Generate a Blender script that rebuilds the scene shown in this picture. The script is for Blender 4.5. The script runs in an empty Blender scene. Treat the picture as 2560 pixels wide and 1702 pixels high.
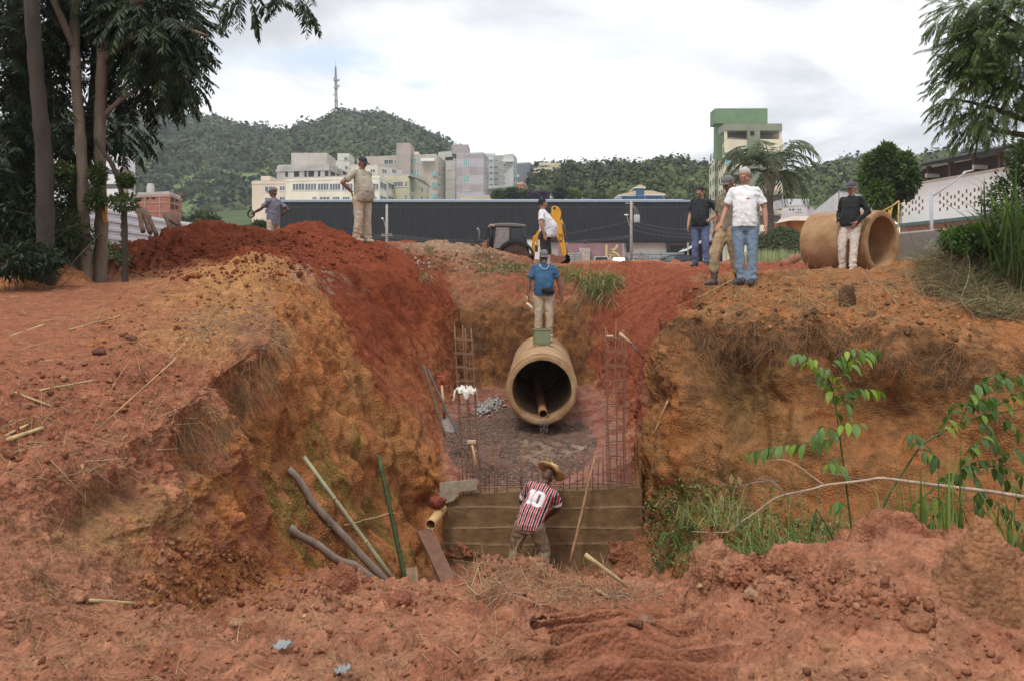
import bpy, bmesh, math, random
import numpy as np
from mathutils import Vector, Matrix, Euler
random.seed(7); RNG = np.random.default_rng(11)
SC = bpy.context.scene; COL = SC.collection
R = math.radians
# ---------------------------------------------------------------- camera, sky, sun, exposure
F = 2217.0                       # focal length in pixels of the 2560-wide photograph
cd = bpy.data.cameras.new('camera'); cam = bpy.data.objects.new('camera', cd); COL.objects.link(cam)
cam.rotation_euler = (R(90), 0, 0); cam.location = (0, 0, 0)
cd.sensor_width = 36; cd.lens = 36*F/2560; cd.shift_y = -151/2560
cd.clip_start = .05; cd.clip_end = 5000
SC.camera = cam
W = bpy.data.worlds.new('World'); SC.world = W; W.use_nodes = True
SUN_EL, SUN_AZ = R(58), R(205)   # high thin-cloud sun, a little behind and left of the camera
def build_world():
    nt = W.node_tree; nt.nodes.clear(); N = nt.nodes.new; L = nt.links.new
    out = N('ShaderNodeOutputWorld'); bg = N('ShaderNodeBackground'); L(bg.outputs[0], out.inputs[0])
    sky = N('ShaderNodeTexSky'); sky.sky_type = 'NISHITA'; sky.sun_disc = False
    sky.sun_elevation = SUN_EL; sky.sun_rotation = SUN_AZ; sky.air_density = 1.2; sky.dust_density = 1.5
    tc = N('ShaderNodeTexCoord')
    sep = N('ShaderNodeSeparateXYZ'); L(tc.outputs['Generated'], sep.inputs[0])
    # clouds live on a flat ceiling above the town: direction / (height + c)
    zz = N('ShaderNodeMath'); zz.operation = 'ADD'; L(sep.outputs[2], zz.inputs[0]); zz.inputs[1].default_value = .22
    zm = N('ShaderNodeMath'); zm.operation = 'MAXIMUM'; L(zz.outputs[0], zm.inputs[0]); zm.inputs[1].default_value = .08
    dv = N('ShaderNodeVectorMath'); dv.operation = 'DIVIDE'; L(tc.outputs['Generated'], dv.inputs[0])
    cb = N('ShaderNodeCombineXYZ')
    for i in range(3): L(zm.outputs[0], cb.inputs[i])
    L(cb.outputs[0], dv.inputs[1])
    def noise(scale, detail, rough, dist, off):
        mp = N('ShaderNodeMapping'); mp.inputs['Location'].default_value = off; L(dv.outputs[0], mp.inputs[0])
        n = N('ShaderNodeTexNoise'); n.inputs['Scale'].default_value = scale; n.inputs['Detail'].default_value = detail
        n.inputs['Roughness'].default_value = rough; n.inputs['Distortion'].default_value = dist
        L(mp.outputs[0], n.inputs[0]); return n
    def ramp(src, a, b, ca, cb_):
        r = N('ShaderNodeValToRGB'); r.color_ramp.interpolation = 'EASE'
        r.color_ramp.elements[0].position = a; r.color_ramp.elements[1].position = b
        r.color_ramp.elements[0].color = (*ca, 1); r.color_ramp.elements[1].color = (*cb_, 1)
        L(src, r.inputs[0]); return r
    n1 = noise(1.15, 7, .52, .25, (3.1, 1.7, .4)); n2 = noise(1.0, 7, .52, .4, (2.9, 6.2, 5.0))
    cover = ramp(n1.outputs[0], .34, .46, (0, 0, 0), (1, 1, 1))          # where cloud covers the blue
    tone = ramp(n2.outputs[0], .41, .58, (.50, .52, .555), (.90, .905, .915))     # thick grey to bright white
    mul = N('ShaderNodeMix'); mul.data_type = 'RGBA'; mul.blend_type = 'MULTIPLY'; mul.inputs[0].default_value = 1
    L(sky.outputs[0], mul.inputs[6]); mul.inputs[7].default_value = (.12, .12, .12, 1)
    add = N('ShaderNodeMix'); add.data_type = 'RGBA'; add.blend_type = 'MIX'; add.inputs[0].default_value = .45
    L(mul.outputs[2], add.inputs[6]); add.inputs[7].default_value = (.82, .9, 1.0, 1)     # thin veil over the blue
    mix = N('ShaderNodeMix'); mix.data_type = 'RGBA'; L(cover.outputs[0], mix.inputs[0])
    L(add.outputs[2], mix.inputs[6]); L(tone.outputs[0], mix.inputs[7])
    zen = N('ShaderNodeMapRange'); zen.interpolation_type = 'SMOOTHSTEP'; L(sep.outputs[2], zen.inputs[0])      # overcast: brighter overhead
    zen.inputs[1].default_value = .3; zen.inputs[2].default_value = .95; zen.inputs[3].default_value = 1; zen.inputs[4].default_value = 1.5
    L(mix.outputs[2], bg.inputs[0]); L(zen.outputs[0], bg.inputs[1])
build_world()
sd = bpy.data.lights.new('sun', 'SUN'); sun = bpy.data.objects.new('sun', sd); COL.objects.link(sun)
sd.energy = 1.5; sd.angle = R(12); sd.color = (1, .96, .9)
sun.rotation_euler = (R(90)-SUN_EL, 0, R(180)-SUN_AZ)
SC.view_settings.view_transform = 'Standard'; SC.view_settings.look = 'None'
SC.view_settings.exposure = 0.46; SC.view_settings.gamma = 1
try: SC.cycles.max_bounces = 6; SC.cycles.transparent_max_bounces = 12; SC.cycles.use_denoising = True
except Exception: pass
# ---------------------------------------------------------------- helpers
def P(px, py, d): return Vector(((px-1280)*d/F, d, (700-py)*d/F))   # where a sight line meets depth d
def PX(px, d): return (px-1280)*d/F
def PZ(py, d): return (700-py)*d/F
_perm = RNG.permutation(256).astype(np.int64); _perm = np.concatenate([_perm, _perm, _perm])
_g = np.array([[1,1,0],[-1,1,0],[1,-1,0],[-1,-1,0],[1,0,1],[-1,0,1],[1,0,-1],[-1,0,-1],[0,1,1],[0,-1,1],[0,1,-1],[0,-1,-1],[1,1,0],[-1,1,0],[0,-1,1],[0,-1,-1]], float)
def pn(p, s=1.0, seed=0):
    p = np.asarray(p, float)*s + seed*17.31
    i = np.floor(p).astype(np.int64); f = p-i; i &= 255
    u = f*f*f*(f*(f*6-15)+10); out = 0
    for dx in (0, 1):
        wx = u[:, 0] if dx else 1-u[:, 0]; a = _perm[i[:, 0]+dx]
        for dy in (0, 1):
            wy = u[:, 1] if dy else 1-u[:, 1]; b = _perm[a+i[:, 1]+dy]
            for dz in (0, 1):
                wz = u[:, 2] if dz else 1-u[:, 2]; h = _perm[b+i[:, 2]+dz] & 15
                g = _g[h]
                out = out + wx*wy*wz*(g[:, 0]*(f[:, 0]-dx)+g[:, 1]*(f[:, 1]-dy)+g[:, 2]*(f[:, 2]-dz))
    return out
def fbm(p, s, octv=4, gain=.5, seed=0):
    a = 1; o = 0
    for k in range(octv): o = o+a*pn(p, s*2.03**k, seed+k); a *= gain
    return o
def cells(p, s, seed=0):
    """nearest jittered cell: distance (in cell units), offset vector, three random numbers per cell"""
    q = np.asarray(p, float)*s+seed*11.7; b = np.floor(q-.5).astype(np.int64); best = np.full(len(q), 9.); off = np.zeros_like(q); rid = np.zeros(len(q), np.int64)
    for dx in (0, 1):
        for dy in (0, 1):
            for dz in (0, 1):
                c = b+np.array([dx, dy, dz]); m = c & 255; h = _perm[_perm[_perm[m[:, 0]]+m[:, 1]]+m[:, 2]]
                j = np.stack([_rnd[h, 0], _rnd[h, 1], _rnd[h, 2]], 1); o = q-(c+.18+.64*j); d = np.sqrt((o**2).sum(1)); k = d < best
                best = np.where(k, d, best); off[k] = o[k]; rid = np.where(k, h, rid)
    return best, off, _rnd[rid, 3:6]
_rnd = np.random.default_rng(5).random((256, 6))
def clod(p, s, prob, seed=0, sq=.8):
    """separate rounded lumps standing on the surface, height in metres"""
    d, o, r = cells(p, s, seed); rad = .28+.30*r[:, 1]; h = np.sqrt(np.clip(rad**2-d**2, 0, None))*sq; return np.where(r[:, 0] < prob, h/s, 0)
def sstep(a, b, x): t = np.clip((x-a)/(b-a), 0, 1); return t*t*(3-2*t)
def mesh_np(name, V, Fq, mat=None, parent=None, smooth=True, cols=None, uvs=None):
    """one mesh object from arrays; Fq an (n,3) or (n,4) array or a list of tuples"""
    me = bpy.data.meshes.new(name); V = np.asarray(V, float)
    if isinstance(Fq, np.ndarray):
        n, k = Fq.shape
        me.vertices.add(len(V)); me.vertices.foreach_set('co', V.ravel())
        me.loops.add(n*k); me.loops.foreach_set('vertex_index', Fq.ravel().astype(np.int32))
        me.polygons.add(n); me.polygons.foreach_set('loop_start', np.arange(n, dtype=np.int32)*k)
        me.polygons.foreach_set('loop_total', np.full(n, k, np.int32)); me.update(calc_edges=True)
    else: me.from_pydata([tuple(v) for v in V], [], Fq); me.update()
    me.validate()
    if smooth: me.polygons.foreach_set('use_smooth', np.ones(len(me.polygons), bool))
    if cols is not None:
        a = me.color_attributes.new('Col', 'FLOAT_COLOR', 'POINT')
        c = np.ones((len(V), 4)); c[:, :cols.shape[1]] = cols; a.data.foreach_set('color', c.ravel())
    if mat: me.materials.append(mat)
    o = bpy.data.objects.new(name, me); COL.objects.link(o)
    if parent: o.parent = parent
    return o
def tag(o, label=None, cat=None, group=None, kind=None):
    if label: o['label'] = label
    if cat: o['category'] = cat
    if group: o['group'] = group
    if kind: o['kind'] = kind
    return o
def empty(name, loc, label, cat, group=None, rz=0):
    o = bpy.data.objects.new(name, None); COL.objects.link(o); o.location = loc; o.rotation_euler = (0, 0, rz)
    o.empty_display_size = .2
    return tag(o, label, cat, group)
def copy_tree(o, parent=None):
    c = o.copy(); COL.objects.link(c); c.parent = parent
    for ch in [x for x in o.children]: copy_tree(ch, c)
    return c
class MB:
    """collects boxes, tubes, prisms; build() links them as one mesh object"""
    def __init__(s): s.v = []; s.f = []
    def add(s, v, f):
        n = len(s.v); s.v += [tuple(x) for x in v]; s.f += [tuple(i+n for i in q) for q in f]; return s
    def box(s, c, d, rz=0, rx=0, ry=0, taper=1.0):
        m = Euler((rx, ry, rz)).to_matrix(); c = Vector(c); vs = []
        for z in (-.5, .5):
            for x, y in ((-.5, -.5), (.5, -.5), (.5, .5), (-.5, .5)):
                t = taper if z > 0 else 1
                vs.append(c+m @ Vector((x*d[0]*t, y*d[1]*t, z*d[2])))
        return s.add(vs, [(3, 2, 1, 0), (4, 5, 6, 7), (0, 1, 5, 4), (1, 2, 6, 5), (2, 3, 7, 6), (3, 0, 4, 7)])
    def box2(s, a, b): return s.box([(a[i]+b[i])/2 for i in range(3)], [abs(b[i]-a[i]) for i in range(3)])
    def prism(s, poly, off):
        """poly: 3-D points of a planar outline; off: extrusion vector"""
        n = len(poly); off = Vector(off); a = [Vector(p) for p in poly]; b = [p+off for p in a]
        return s.add(a+b, [tuple(range(n-1, -1, -1)), tuple(range(n, 2*n))]+[(i, (i+1) % n, n+(i+1) % n, n+i) for i in range(n)])
    def tube(s, pts, r, n=8, cap=True):
        pts = [Vector(p) for p in pts]; K = len(pts)
        rs = r if hasattr(r, '__len__') else [r]*K
        base = len(s.v); up = None
        for k, p in enumerate(pts):
            t = (pts[min(k+1, K-1)]-pts[max(k-1, 0)])
            if t.length < 1e-9: t = Vector((0, 0, 1))
            t.normalize()
            if up is None:
                up = Vector((0, 0, 1)) if abs(t.z) < .9 else Vector((1, 0, 0))
            a = up.cross(t)
            if a.length < 1e-6: a = Vector((1, 0, 0)).cross(t)
            a.normalize(); b = t.cross(a); up = b.copy()
            up = b
            for i in range(n):
                q = 2*math.pi*i/n; s.v.append(tuple(p+(a*math.cos(q)+b*math.sin(q))*rs[k]))
            up = Vector((0, 0, 1)) if abs(t.z) < .9 else Vector((1, 0, 0))
        for k in range(K-1):
            for i in range(n):
                j = (i+1) % n; o = base+k*n
                s.f.append((o+i, o+j, o+n+j, o+n+i))
        if cap:
            s.f.append(tuple(base+i for i in range(n-1, -1, -1))); s.f.append(tuple(base+(K-1)*n+i for i in range(n)))
        return s
    def lathe(s, prof, c, n=24, axis=(0, 0, 1), closed=False):
        """prof: list of (radius, height along axis)"""
        ax = Vector(axis).normalized(); a = ax.orthogonal().normalized(); b = ax.cross(a); c = Vector(c); base = len(s.v); K = len(prof)
        for r, h in prof:
            for i in range(n):
                q = 2*math.pi*i/n; s.v.append(tuple(c+ax*h+(a*math.cos(q)+b*math.sin(q))*r))
        for k in range(K if closed else K-1):
            k2 = (k+1) % K
            for i in range(n):
                j = (i+1) % n; s.f.append((base+k*n+i, base+k*n+j, base+k2*n+j, base+k2*n+i))
        if not closed:
            s.f.append(tuple(base+i for i in range(n-1, -1, -1))); s.f.append(tuple(base+(K-1)*n+i for i in range(n)))
        return s
    def blob(s, c, r, n=10, m=7):
        base = len(s.v); c = Vector(c); r = r if hasattr(r, '__len__') else (r, r, r)
        s.v.append(tuple(c+Vector((0, 0, -r[2]))))
        for k in range(1, m):
            th = math.pi*k/m
            for i in range(n):
                q = 2*math.pi*i/n
                s.v.append(tuple(c+Vector((math.sin(th)*math.cos(q)*r[0], math.sin(th)*math.sin(q)*r[1], -math.cos(th)*r[2]))))
        s.v.append(tuple(c+Vector((0, 0, r[2])))); e = len(s.v)-1
        for i in range(n):
            j = (i+1) % n; s.f.append((base, base+1+j, base+1+i)); s.f.append((e, e-n+i, e-n+j))
            for k in range(m-2):
                o = base+1+k*n; s.f.append((o+i, o+j, o+n+j, o+n+i))
        return s
    def build(s, name, mat, parent=None, loc=None, smooth=False, bevel=0):
        V = np.array(s.v, float)
        if loc is not None: V = V-np.array(loc)
        o = mesh_np(name, V, s.f, mat, parent, smooth)
        if bevel:
            m = o.modifiers.new('bevel', 'BEVEL'); m.width = bevel; m.segments = 2; m.limit_method = 'ANGLE'
        if loc is not None: o.location = loc
        return o
def shade_auto(o, ang=40):
    me = o.data; me.polygons.foreach_set('use_smooth', np.ones(len(me.polygons), bool))
    try: me.set_sharp_from_angle(angle=R(ang))
    except Exception: pass
    return o
_mats = {}
def mat(name, col, rough=.8, var=.25, scale=6, bump=0., bscale=30, metal=0, col2=None, spec=.3, stretch=None, attr=False, detail=6, trans=0, alpha=1):
    """procedural: base colour broken up by two noises, with bump"""
    if name in _mats: return _mats[name]
    m = bpy.data.materials.new(name); m.use_nodes = True; _mats[name] = m
    nt = m.node_tree; N = nt.nodes.new; L = nt.links.new; b = nt.nodes['Principled BSDF']
    b.inputs['Roughness'].default_value = rough; b.inputs['Metallic'].default_value = metal
    b.inputs['Specular IOR Level'].default_value = spec
    tc = N('ShaderNodeTexCoord'); co = tc.outputs['Object']
    if stretch:
        mp = N('ShaderNodeMapping'); mp.inputs['Scale'].default_value = stretch; L(co, mp.inputs[0]); co = mp.outputs[0]
    n = N('ShaderNodeTexNoise'); n.inputs['Scale'].default_value = scale; n.inputs['Detail'].default_value = detail; n.inputs['Roughness'].default_value = .6
    L(co, n.inputs[0])
    c2 = col2 or tuple(c*(1-var) for c in col); c1 = col if col2 else tuple(min(1, c*(1+var*.6)) for c in col)
    r = N('ShaderNodeValToRGB'); r.color_ramp.elements[0].position = .32; r.color_ramp.elements[1].position = .68
    r.color_ramp.elements[0].color = (*c2, 1); r.color_ramp.elements[1].color = (*c1, 1); L(n.outputs[0], r.inputs[0])
    src = r.outputs[0]
    if attr:
        at = N('ShaderNodeVertexColor'); at.layer_name = 'Col'
        mx = N('ShaderNodeMix'); mx.data_type = 'RGBA'; mx.blend_type = 'MULTIPLY'; mx.inputs[0].default_value = 1
        L(at.outputs[0], mx.inputs[6]); L(src, mx.inputs[7]); src = mx.outputs[2]
    L(src, b.inputs['Base Color'])
    if bump:
        n2 = N('ShaderNodeTexNoise'); n2.inputs['Scale'].default_value = bscale; n2.inputs['Detail'].default_value = 8; n2.inputs['Roughness'].default_value = .65
        L(co, n2.inputs[0]); bp = N('ShaderNodeBump'); bp.inputs['Strength'].default_value = bump; bp.inputs['Distance'].default_value = .02
        L(n2.outputs[0], bp.inputs['Height']); L(bp.outputs[0], b.inputs['Normal'])
    if trans: b.inputs['Transmission Weight'].default_value = trans
    if alpha < 1: b.inputs['Alpha'].default_value = alpha
    return m
# ---------------------------------------------------------------- the ground: one lofted sheet through surveyed break lines
# columns: far-left, road, rim shoulder, rim, face, toe, floor x3, toe, face, rim, rim shoulder, plateau, far-right
NET = [
 # r0 under the camera
 [(-16,1.5,-.3),(-8,2.0,-.6),(-5.6,2.2,-.9),(-4.6,2.0,-1.1),(-3.6,1.8,-1.25),(-2.6,1.6,-1.35),(-1.3,1.6,-1.4),(.2,1.6,-1.4),(1.5,1.6,-1.4),(3.2,1.6,-1.4),(4.4,1.8,-1.4),(5.4,2,-1.4),(7,2,-1.4),(11,2,-1.3),(24,2,-1)],
 # r1
 [(-17,4.2,-.4),(-7.2,4.6,-.62),(-4.5,4.4,-.82),(-3.7,4.1,-1.02),(-3.0,3.95,-1.32),(-2.2,3.8,-1.64),(-1.3,3.9,-1.62),(.1,3.9,-1.62),(1.2,4.0,-1.6),(2.6,4.0,-1.55),(4.2,4.2,-1.5),(5.6,4.4,-1.4),(7.4,4.4,-1.3),(11,4.4,-1.2),(24,4.4,-.9)],
 # r2
 [(-18,6,-.3),(-6.2,6.3,-.58),(-3.75,5.7,-.90),(-2.98,5.3,-1.16),(-2.62,5.15,-1.52),(-2.05,4.95,-1.95),(-1.2,5.4,-2.0),(.1,5.4,-2.0),(1.25,5.4,-1.98),(3.0,5.4,-1.9),(4.6,5.6,-1.8),(6,5.8,-1.6),(7.8,5.8,-1.4),(12,6,-1.2),(25,6,-.8)],
 # r3
 [(-19,8,-.2),(-5.9,8,-.47),(-3.4,7.2,-.86),(-2.72,6.75,-1.14),(-2.5,6.5,-1.75),(-2.15,6.15,-2.3),(-1.2,6.9,-2.45),(.1,6.9,-2.4),(1.4,6.8,-2.4),(3.4,6.8,-2.4),(5.2,7,-2.2),(6.6,7.2,-1.8),(8.2,7.4,-1.4),(12,7.6,-1.1),(25,7.6,-.7)],
 # r4 crest of the foreground
 [(-20,9.8,-.1),(-6.0,9.5,-.33),(-3.5,8.8,-.6),(-2.78,8.4,-.90),(-2.5,8.25,-1.75),(-2.05,7.9,-2.66),(-1.2,8.1,-2.86),(.1,8.2,-2.78),(1.3,8.1,-2.84),(4.4,7.9,-2.8),(6.2,8.3,-2.2),(7.4,8.9,-1.3),(9.2,9.3,-1.0),(13,9.6,-.8),(26,9.8,-.5)],
 # r5 drop behind the crest
 [(-20,10.8,-.05),(-6.2,10.6,-.22),(-3.55,9.8,-.42),(-2.7,9.25,-.74),(-2.45,9.2,-1.95),(-1.95,9.2,-3.1),(-.9,9.1,-3.5),(.1,9.1,-3.5),(1.3,9.0,-3.4),(3.9,9.0,-3.25),(4.9,9.7,-2.15),(5.5,10.4,-.78),(6.6,11.2,-.5),(11,11.6,-.4),(26,11.8,-.2)],
 # r6 pit floor
 [(-20,12.2,.05),(-6.4,12.1,-.08),(-3.8,11.1,-.14),(-2.8,10.4,-.45),(-2.2,10.4,-1.8),(-1.35,10.7,-3.65),(-.6,10.8,-3.95),(.3,10.9,-4.02),(1.2,10.7,-3.95),(2.5,10.1,-3.55),(3.2,11.0,-2.0),(3.75,11.5,-.58),(4.7,12.2,-.28),(9,13,-.1),(26,13.4,.1)],
 # r7 foot of the concrete wall
 [(-20,13.8,.1),(-6.6,13.6,.02),(-4.0,12.4,.12),(-2.9,11.9,-.12),(-2.15,12.0,-1.4),(-1.02,12.4,-3.9),(-.5,12.48,-3.97),(.4,12.48,-3.98),(1.2,12.48,-3.97),(1.72,12.1,-3.9),(2.14,12.1,-1.75),(2.45,12.25,-.60),(3.5,13.0,-.06),(8.2,14.2,.08),(26,14.8,.25)],
 # r8 top of the slab
 [(-20,14.8,.15),(-6.8,14.6,.1),(-4.2,13.3,.3),(-3.0,12.6,0),(-2.05,12.6,-1.3),(-.98,12.6,-2.92),(-.5,12.62,-2.97),(.4,12.62,-2.97),(1.2,12.62,-2.97),(1.78,12.6,-2.92),(2.12,12.7,-1.7),(2.72,13.0,-.24),(3.8,13.7,.02),(8.2,15,.14),(26,15.5,.3)],
 # r9
 [(-20,16.2,.2),(-7.2,15.8,.25),(-4.3,14.6,.62),(-3.0,14,.08),(-2.0,14,-1.2),(-1.12,14,-2.58),(-.5,14,-2.66),(.4,14,-2.66),(1.2,14,-2.66),(1.85,14,-2.5),(2.35,14.2,-1.35),(3.15,14.4,-.04),(4.2,14.8,.1),(8.4,16,.2),(26,17,.35)],
 # r10
 [(-20,18.2,.3),(-7.6,17.5,.35),(-4.1,16.4,.85),(-2.55,16,.14),(-1.75,16,-1.05),(-1.14,16,-2.28),(-.5,16,-2.4),(.3,16,-2.4),(1.1,16,-2.4),(1.8,16,-2.22),(2.35,16.2,-1.1),(3.4,16.4,.08),(4.6,16.8,.18),(8.6,18,.26),(26,19,.4)],
 # r11 foot of the end wall
 [(-21,20,.4),(-8,19.2,.4),(-3.6,18.2,.8),(-1.95,17.9,.24),(-1.2,17.95,-.6),(-.95,18.05,-2.1),(-.5,18.3,-2.2),(.2,18.3,-2.2),(.9,18.3,-2.2),(1.6,18,-2.1),(2.2,18,-.95),(3.4,18.1,.16),(4.8,18.6,.24),(9,19.6,.32),(27,20.6,.45)],
 # r12 lip of the vertical cut
 [(-21,20.8,.4),(-8,20,.42),(-3.6,19,.7),(-1.95,18.6,.26),(-1.25,18.6,-.32),(-.98,18.68,-.62),(-.5,18.75,-.62),(.2,18.75,-.6),(.9,18.75,-.62),(1.6,18.65,-.62),(2.3,18.7,-.3),(3.4,18.8,.2),(4.9,19.3,.27),(9.2,20.2,.34),(27,21.2,.46)],
 # r13 rim behind
 [(-22,22.3,.4),(-8.2,21.5,.44),(-3.8,20.5,.6),(-2.2,20.1,.34),(-1.6,20,.25),(-1.1,20,.2),(-.5,20,.16),(.2,20,.15),(.9,20,.16),(1.6,20,.18),(2.4,20,.2),(3.5,20.2,.28),(5,20.6,.32),(9.6,21.4,.38),(28,22.4,.5)],
 # r14
 [(-24,26,.5),(-9,25,.5),(-5,24.5,.5),(-3.2,24.3,.46),(-2.4,24,.44),(-1.5,24,.42),(-.5,24,.4),(.3,24,.4),(1.1,24,.4),(1.9,24,.42),(2.8,24,.44),(4,24.2,.46),(5.6,24.6,.46),(10.5,25,.5),(30,26,.55)],
 # r15
 [(-34,38,.7),(-13,36,.7),(-7,35,.7),(-4.6,34,.66),(-3.4,34,.64),(-2.2,34,.62),(-.7,34,.6),(.5,34,.6),(1.7,34,.6),(2.8,34,.62),(4,34,.64),(5.8,34,.66),(8,35,.66),(15,36,.7),(42,38,.75)],
 # r16
 [(-56,64,1.15),(-22,61,1.12),(-12,60,1.1),(-8,60,1.05),(-6,60,1.03),(-4,60,1.02),(-1.3,60,1),(1,60,1),(3,60,1),(5,60,1.02),(7,60,1.03),(10,60,1.05),(14,61,1.08),(26,62,1.1),(64,64,1.1)],
 # r17
 [(-130,150,1.3),(-52,140,1.2),(-30,135,1.1),(-20,135,1.1),(-15,135,1.1),(-10,135,1.1),(-3.5,135,1.1),(2.5,135,1.1),(7,135,1.1),(12,135,1.1),(17,135,1.1),(24,135,1.1),(34,138,1.1),(60,140,1.2),(150,150,1.3)],
]
ROWN = [95,105,100,85,60,60,60,40,60,70,70,44,52,70,60,44,24]
COLN = [46,84,56,66,66,66,66,66,86,66,80,56,80,46]
def pchip_up(C, counts, axis):
    C = np.moveaxis(C, axis, 0); D = np.diff(C, axis=0)
    m = np.zeros_like(C); a, b = D[:-1], D[1:]
    with np.errstate(all='ignore'): h = np.where(a*b > 0, 2*a*b/(a+b), 0)
    m[1:-1] = np.nan_to_num(h); m[0] = D[0]; m[-1] = D[-1]
    out = []; T = []
    for k, n in enumerate(counts):
        t = np.linspace(0, 1, n, endpoint=(k == len(counts)-1)).reshape(-1, *([1]*(C.ndim-1)))
        h00 = 2*t**3-3*t**2+1; h10 = t**3-2*t**2+t; h01 = -2*t**3+3*t**2; h11 = t**3-t**2
        sm = h00*C[k]+h10*m[k]+h01*C[k+1]+h11*m[k+1]; li = (1-t)*C[k]+t*C[k+1]
        out.append(.6*sm+.4*li); T.append(k+t.ravel())
    return np.moveaxis(np.concatenate(out, 0), 0, axis), np.concatenate(T)
G = np.array(NET, float)
G, TT = pchip_up(G, ROWN, 0); G, UU = pchip_up(G, COLN, 1)
NR, NC = G.shape[:2]
T2, U2 = np.meshgrid(TT, UU, indexing='ij')
# heaps: ridges of tipped spoil, (x, y, height, half width) along each ridge
def seg_ridge(X, Y, pts):
    best = np.zeros_like(X)
    for (x0, y0, h0, w0), (x1, y1, h1, w1) in zip(pts[:-1], pts[1:]):
        dx, dy = x1-x0, y1-y0; t = np.clip(((X-x0)*dx+(Y-y0)*dy)/(dx*dx+dy*dy+1e-9), 0, 1)
        d = np.hypot(X-x0-t*dx, Y-y0-t*dy); h = h0+t*(h1-h0); w = w0+t*(w1-w0)
        q = np.clip(1-d/w, 0, 1); best = np.maximum(best, h*(q*.75+.25*q*q*(3-2*q)))
    return best
X, Y, Z = G[..., 0].copy(), G[..., 1].copy(), G[..., 2].copy()
wob = fbm(np.stack([X.ravel(), Y.ravel(), 0*X.ravel()], 1), .9, 4, seed=3).reshape(X.shape)
XW, YW = X+.35*wob, Y+.35*np.roll(wob, 37, 1)
HEAP = [  # red spoil tipped left of the trench
 [(-7.4,14.6,.05,.8),(-6.6,15.4,.42,1.3),(-5.8,16.2,.42,1.5),(-5.2,16.8,.16,1.3),(-4.7,17.2,.12,1.3),(-4.25,17.5,.02,1.2)],[(-4.35,17.6,.2,.9),(-4.0,17.6,.40,1.0),(-3.75,17.8,.2,.9)],
 [(-5.6,16.1,.2,1.2),(-7.0,17,.1,1.2)],
 [(-2.9,19.3,.35,1.0),(-2.0,20.0,.32,.9),(-1.5,20.6,.22,.8)],
 # stony heap in front of the backhoe
 [(-2.9,21.5,.5,1.6),(-1.7,22.0,.64,1.9),(-.75,21.8,.52,1.6),(.1,21.6,.34,1.2)],
 [(-5.5,31,.5,2.4),(-3.9,32,.85,2.6),(-2.6,32.5,.5,2.2)],
 # low heaps by the car park
 [(1.3,20.9,.1,.7),(3.0,21.3,.12,.7)],[(8.2,58,.35,1.6),(9.2,58,.3,1.3)],[(14.2,52,.5,2.2),(16.2,52,.4,2.5)],[(3.5,56,.2,2),(6,56,.3,2)],
 [(-3.3,18.1,.08,.8),(-2.9,18.0,.08,.7)],
  # ochre mound on the left rim
 [(-4.6,10.8,.08,.8),(-3.9,11.8,.16,1.0),(-3.5,12.8,.16,.9)],
 # small orange mound under the left trees
 [(-6.9,12.7,.5,.85),(-7.6,12.5,.3,.8)],
 # right rim: shoulder under the men, straw heap, lumps
 [(4.4,13.4,.06,.8),(5.3,13.6,.04,.8)],
 [(6.3,13.0,.2,1.1),(7.4,14.6,.42,1.6),(9.5,14.6,.55,2.2),(12,15,.5,2.5)],
 [(5.0,12.0,.12,.5),(5.6,11.7,.1,.5)],
]
FG = [  # the berm the loader pushed up, and lumps along the foreground crest
 [(1.0,6.0,.05,.3),(1.4,6.15,.18,.4),(1.54,6.2,.54,.32),(1.75,6.15,.28,.4),(2.0,6.0,.3,.5),(2.35,5.8,.52,.62),(2.75,5.4,.42,.75),(3.1,5.0,.1,.7)],
 [(1.3,5.4,.24,.3),(1.6,5.2,.36,.42),(2.2,5.0,.34,.6),(2.8,4.6,.2,.6)],[(1.35,4.5,.12,.3),(1.9,4.1,.14,.45)],
 [(-.55,8.0,.08,.4),(-.22,8.05,.24,.45),(.1,8.1,.14,.45),(.6,8.0,.06,.4)],
 [(-1.9,7.6,.14,.5),(-1.2,7.9,.16,.45),(-.9,7.9,.08,.3)],
 [(.75,6.9,.1,.3),(1.0,6.5,.16,.35)],
 [(-.1,5.5,.1,.5),(.25,5.0,.12,.4),(.35,4.4,.12,.35)],
 [(-2.2,5.2,.16,.4),(-2.4,4.6,.18,.5),(-2.2,4.0,.1,.5)],
]
top = np.clip(1.0, 0, 1)
bump = np.zeros_like(X)
for h in HEAP+FG: bump = bump+seg_ridge(XW, YW, h)
face = np.exp(-((U2-4)/.9)**2)+np.exp(-((U2-10)/.9)**2); face = np.clip(face, 0, 1)
inpit = sstep(4.6, 5.0, T2)*(1-sstep(12.6, 13.0, T2))*sstep(2.6, 3.4, U2)*(1-sstep(10.8, 11.4, U2))
bump *= 1-inpit
Z += bump
# tyre ruts of the loader in the middle foreground
rut_c = .56+.06*np.sin(Y*1.3)
rm = np.exp(-((X-rut_c)/.42)**4)*sstep(2.2, 3.2, Y)*(1-sstep(5.5, 6.1, Y))
ca = (Y*2.0+1.6*np.sqrt((X-rut_c)**2+.02))
lug = np.sin(ca*2*math.pi*1.6)
Z += rm*(-.16+.10*np.tanh(1.8*lug)*(.8+.35*pn(np.stack([X.ravel()*2, Y.ravel()*2, 0*X.ravel()], 1), 1, 9).reshape(X.shape)))
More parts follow.
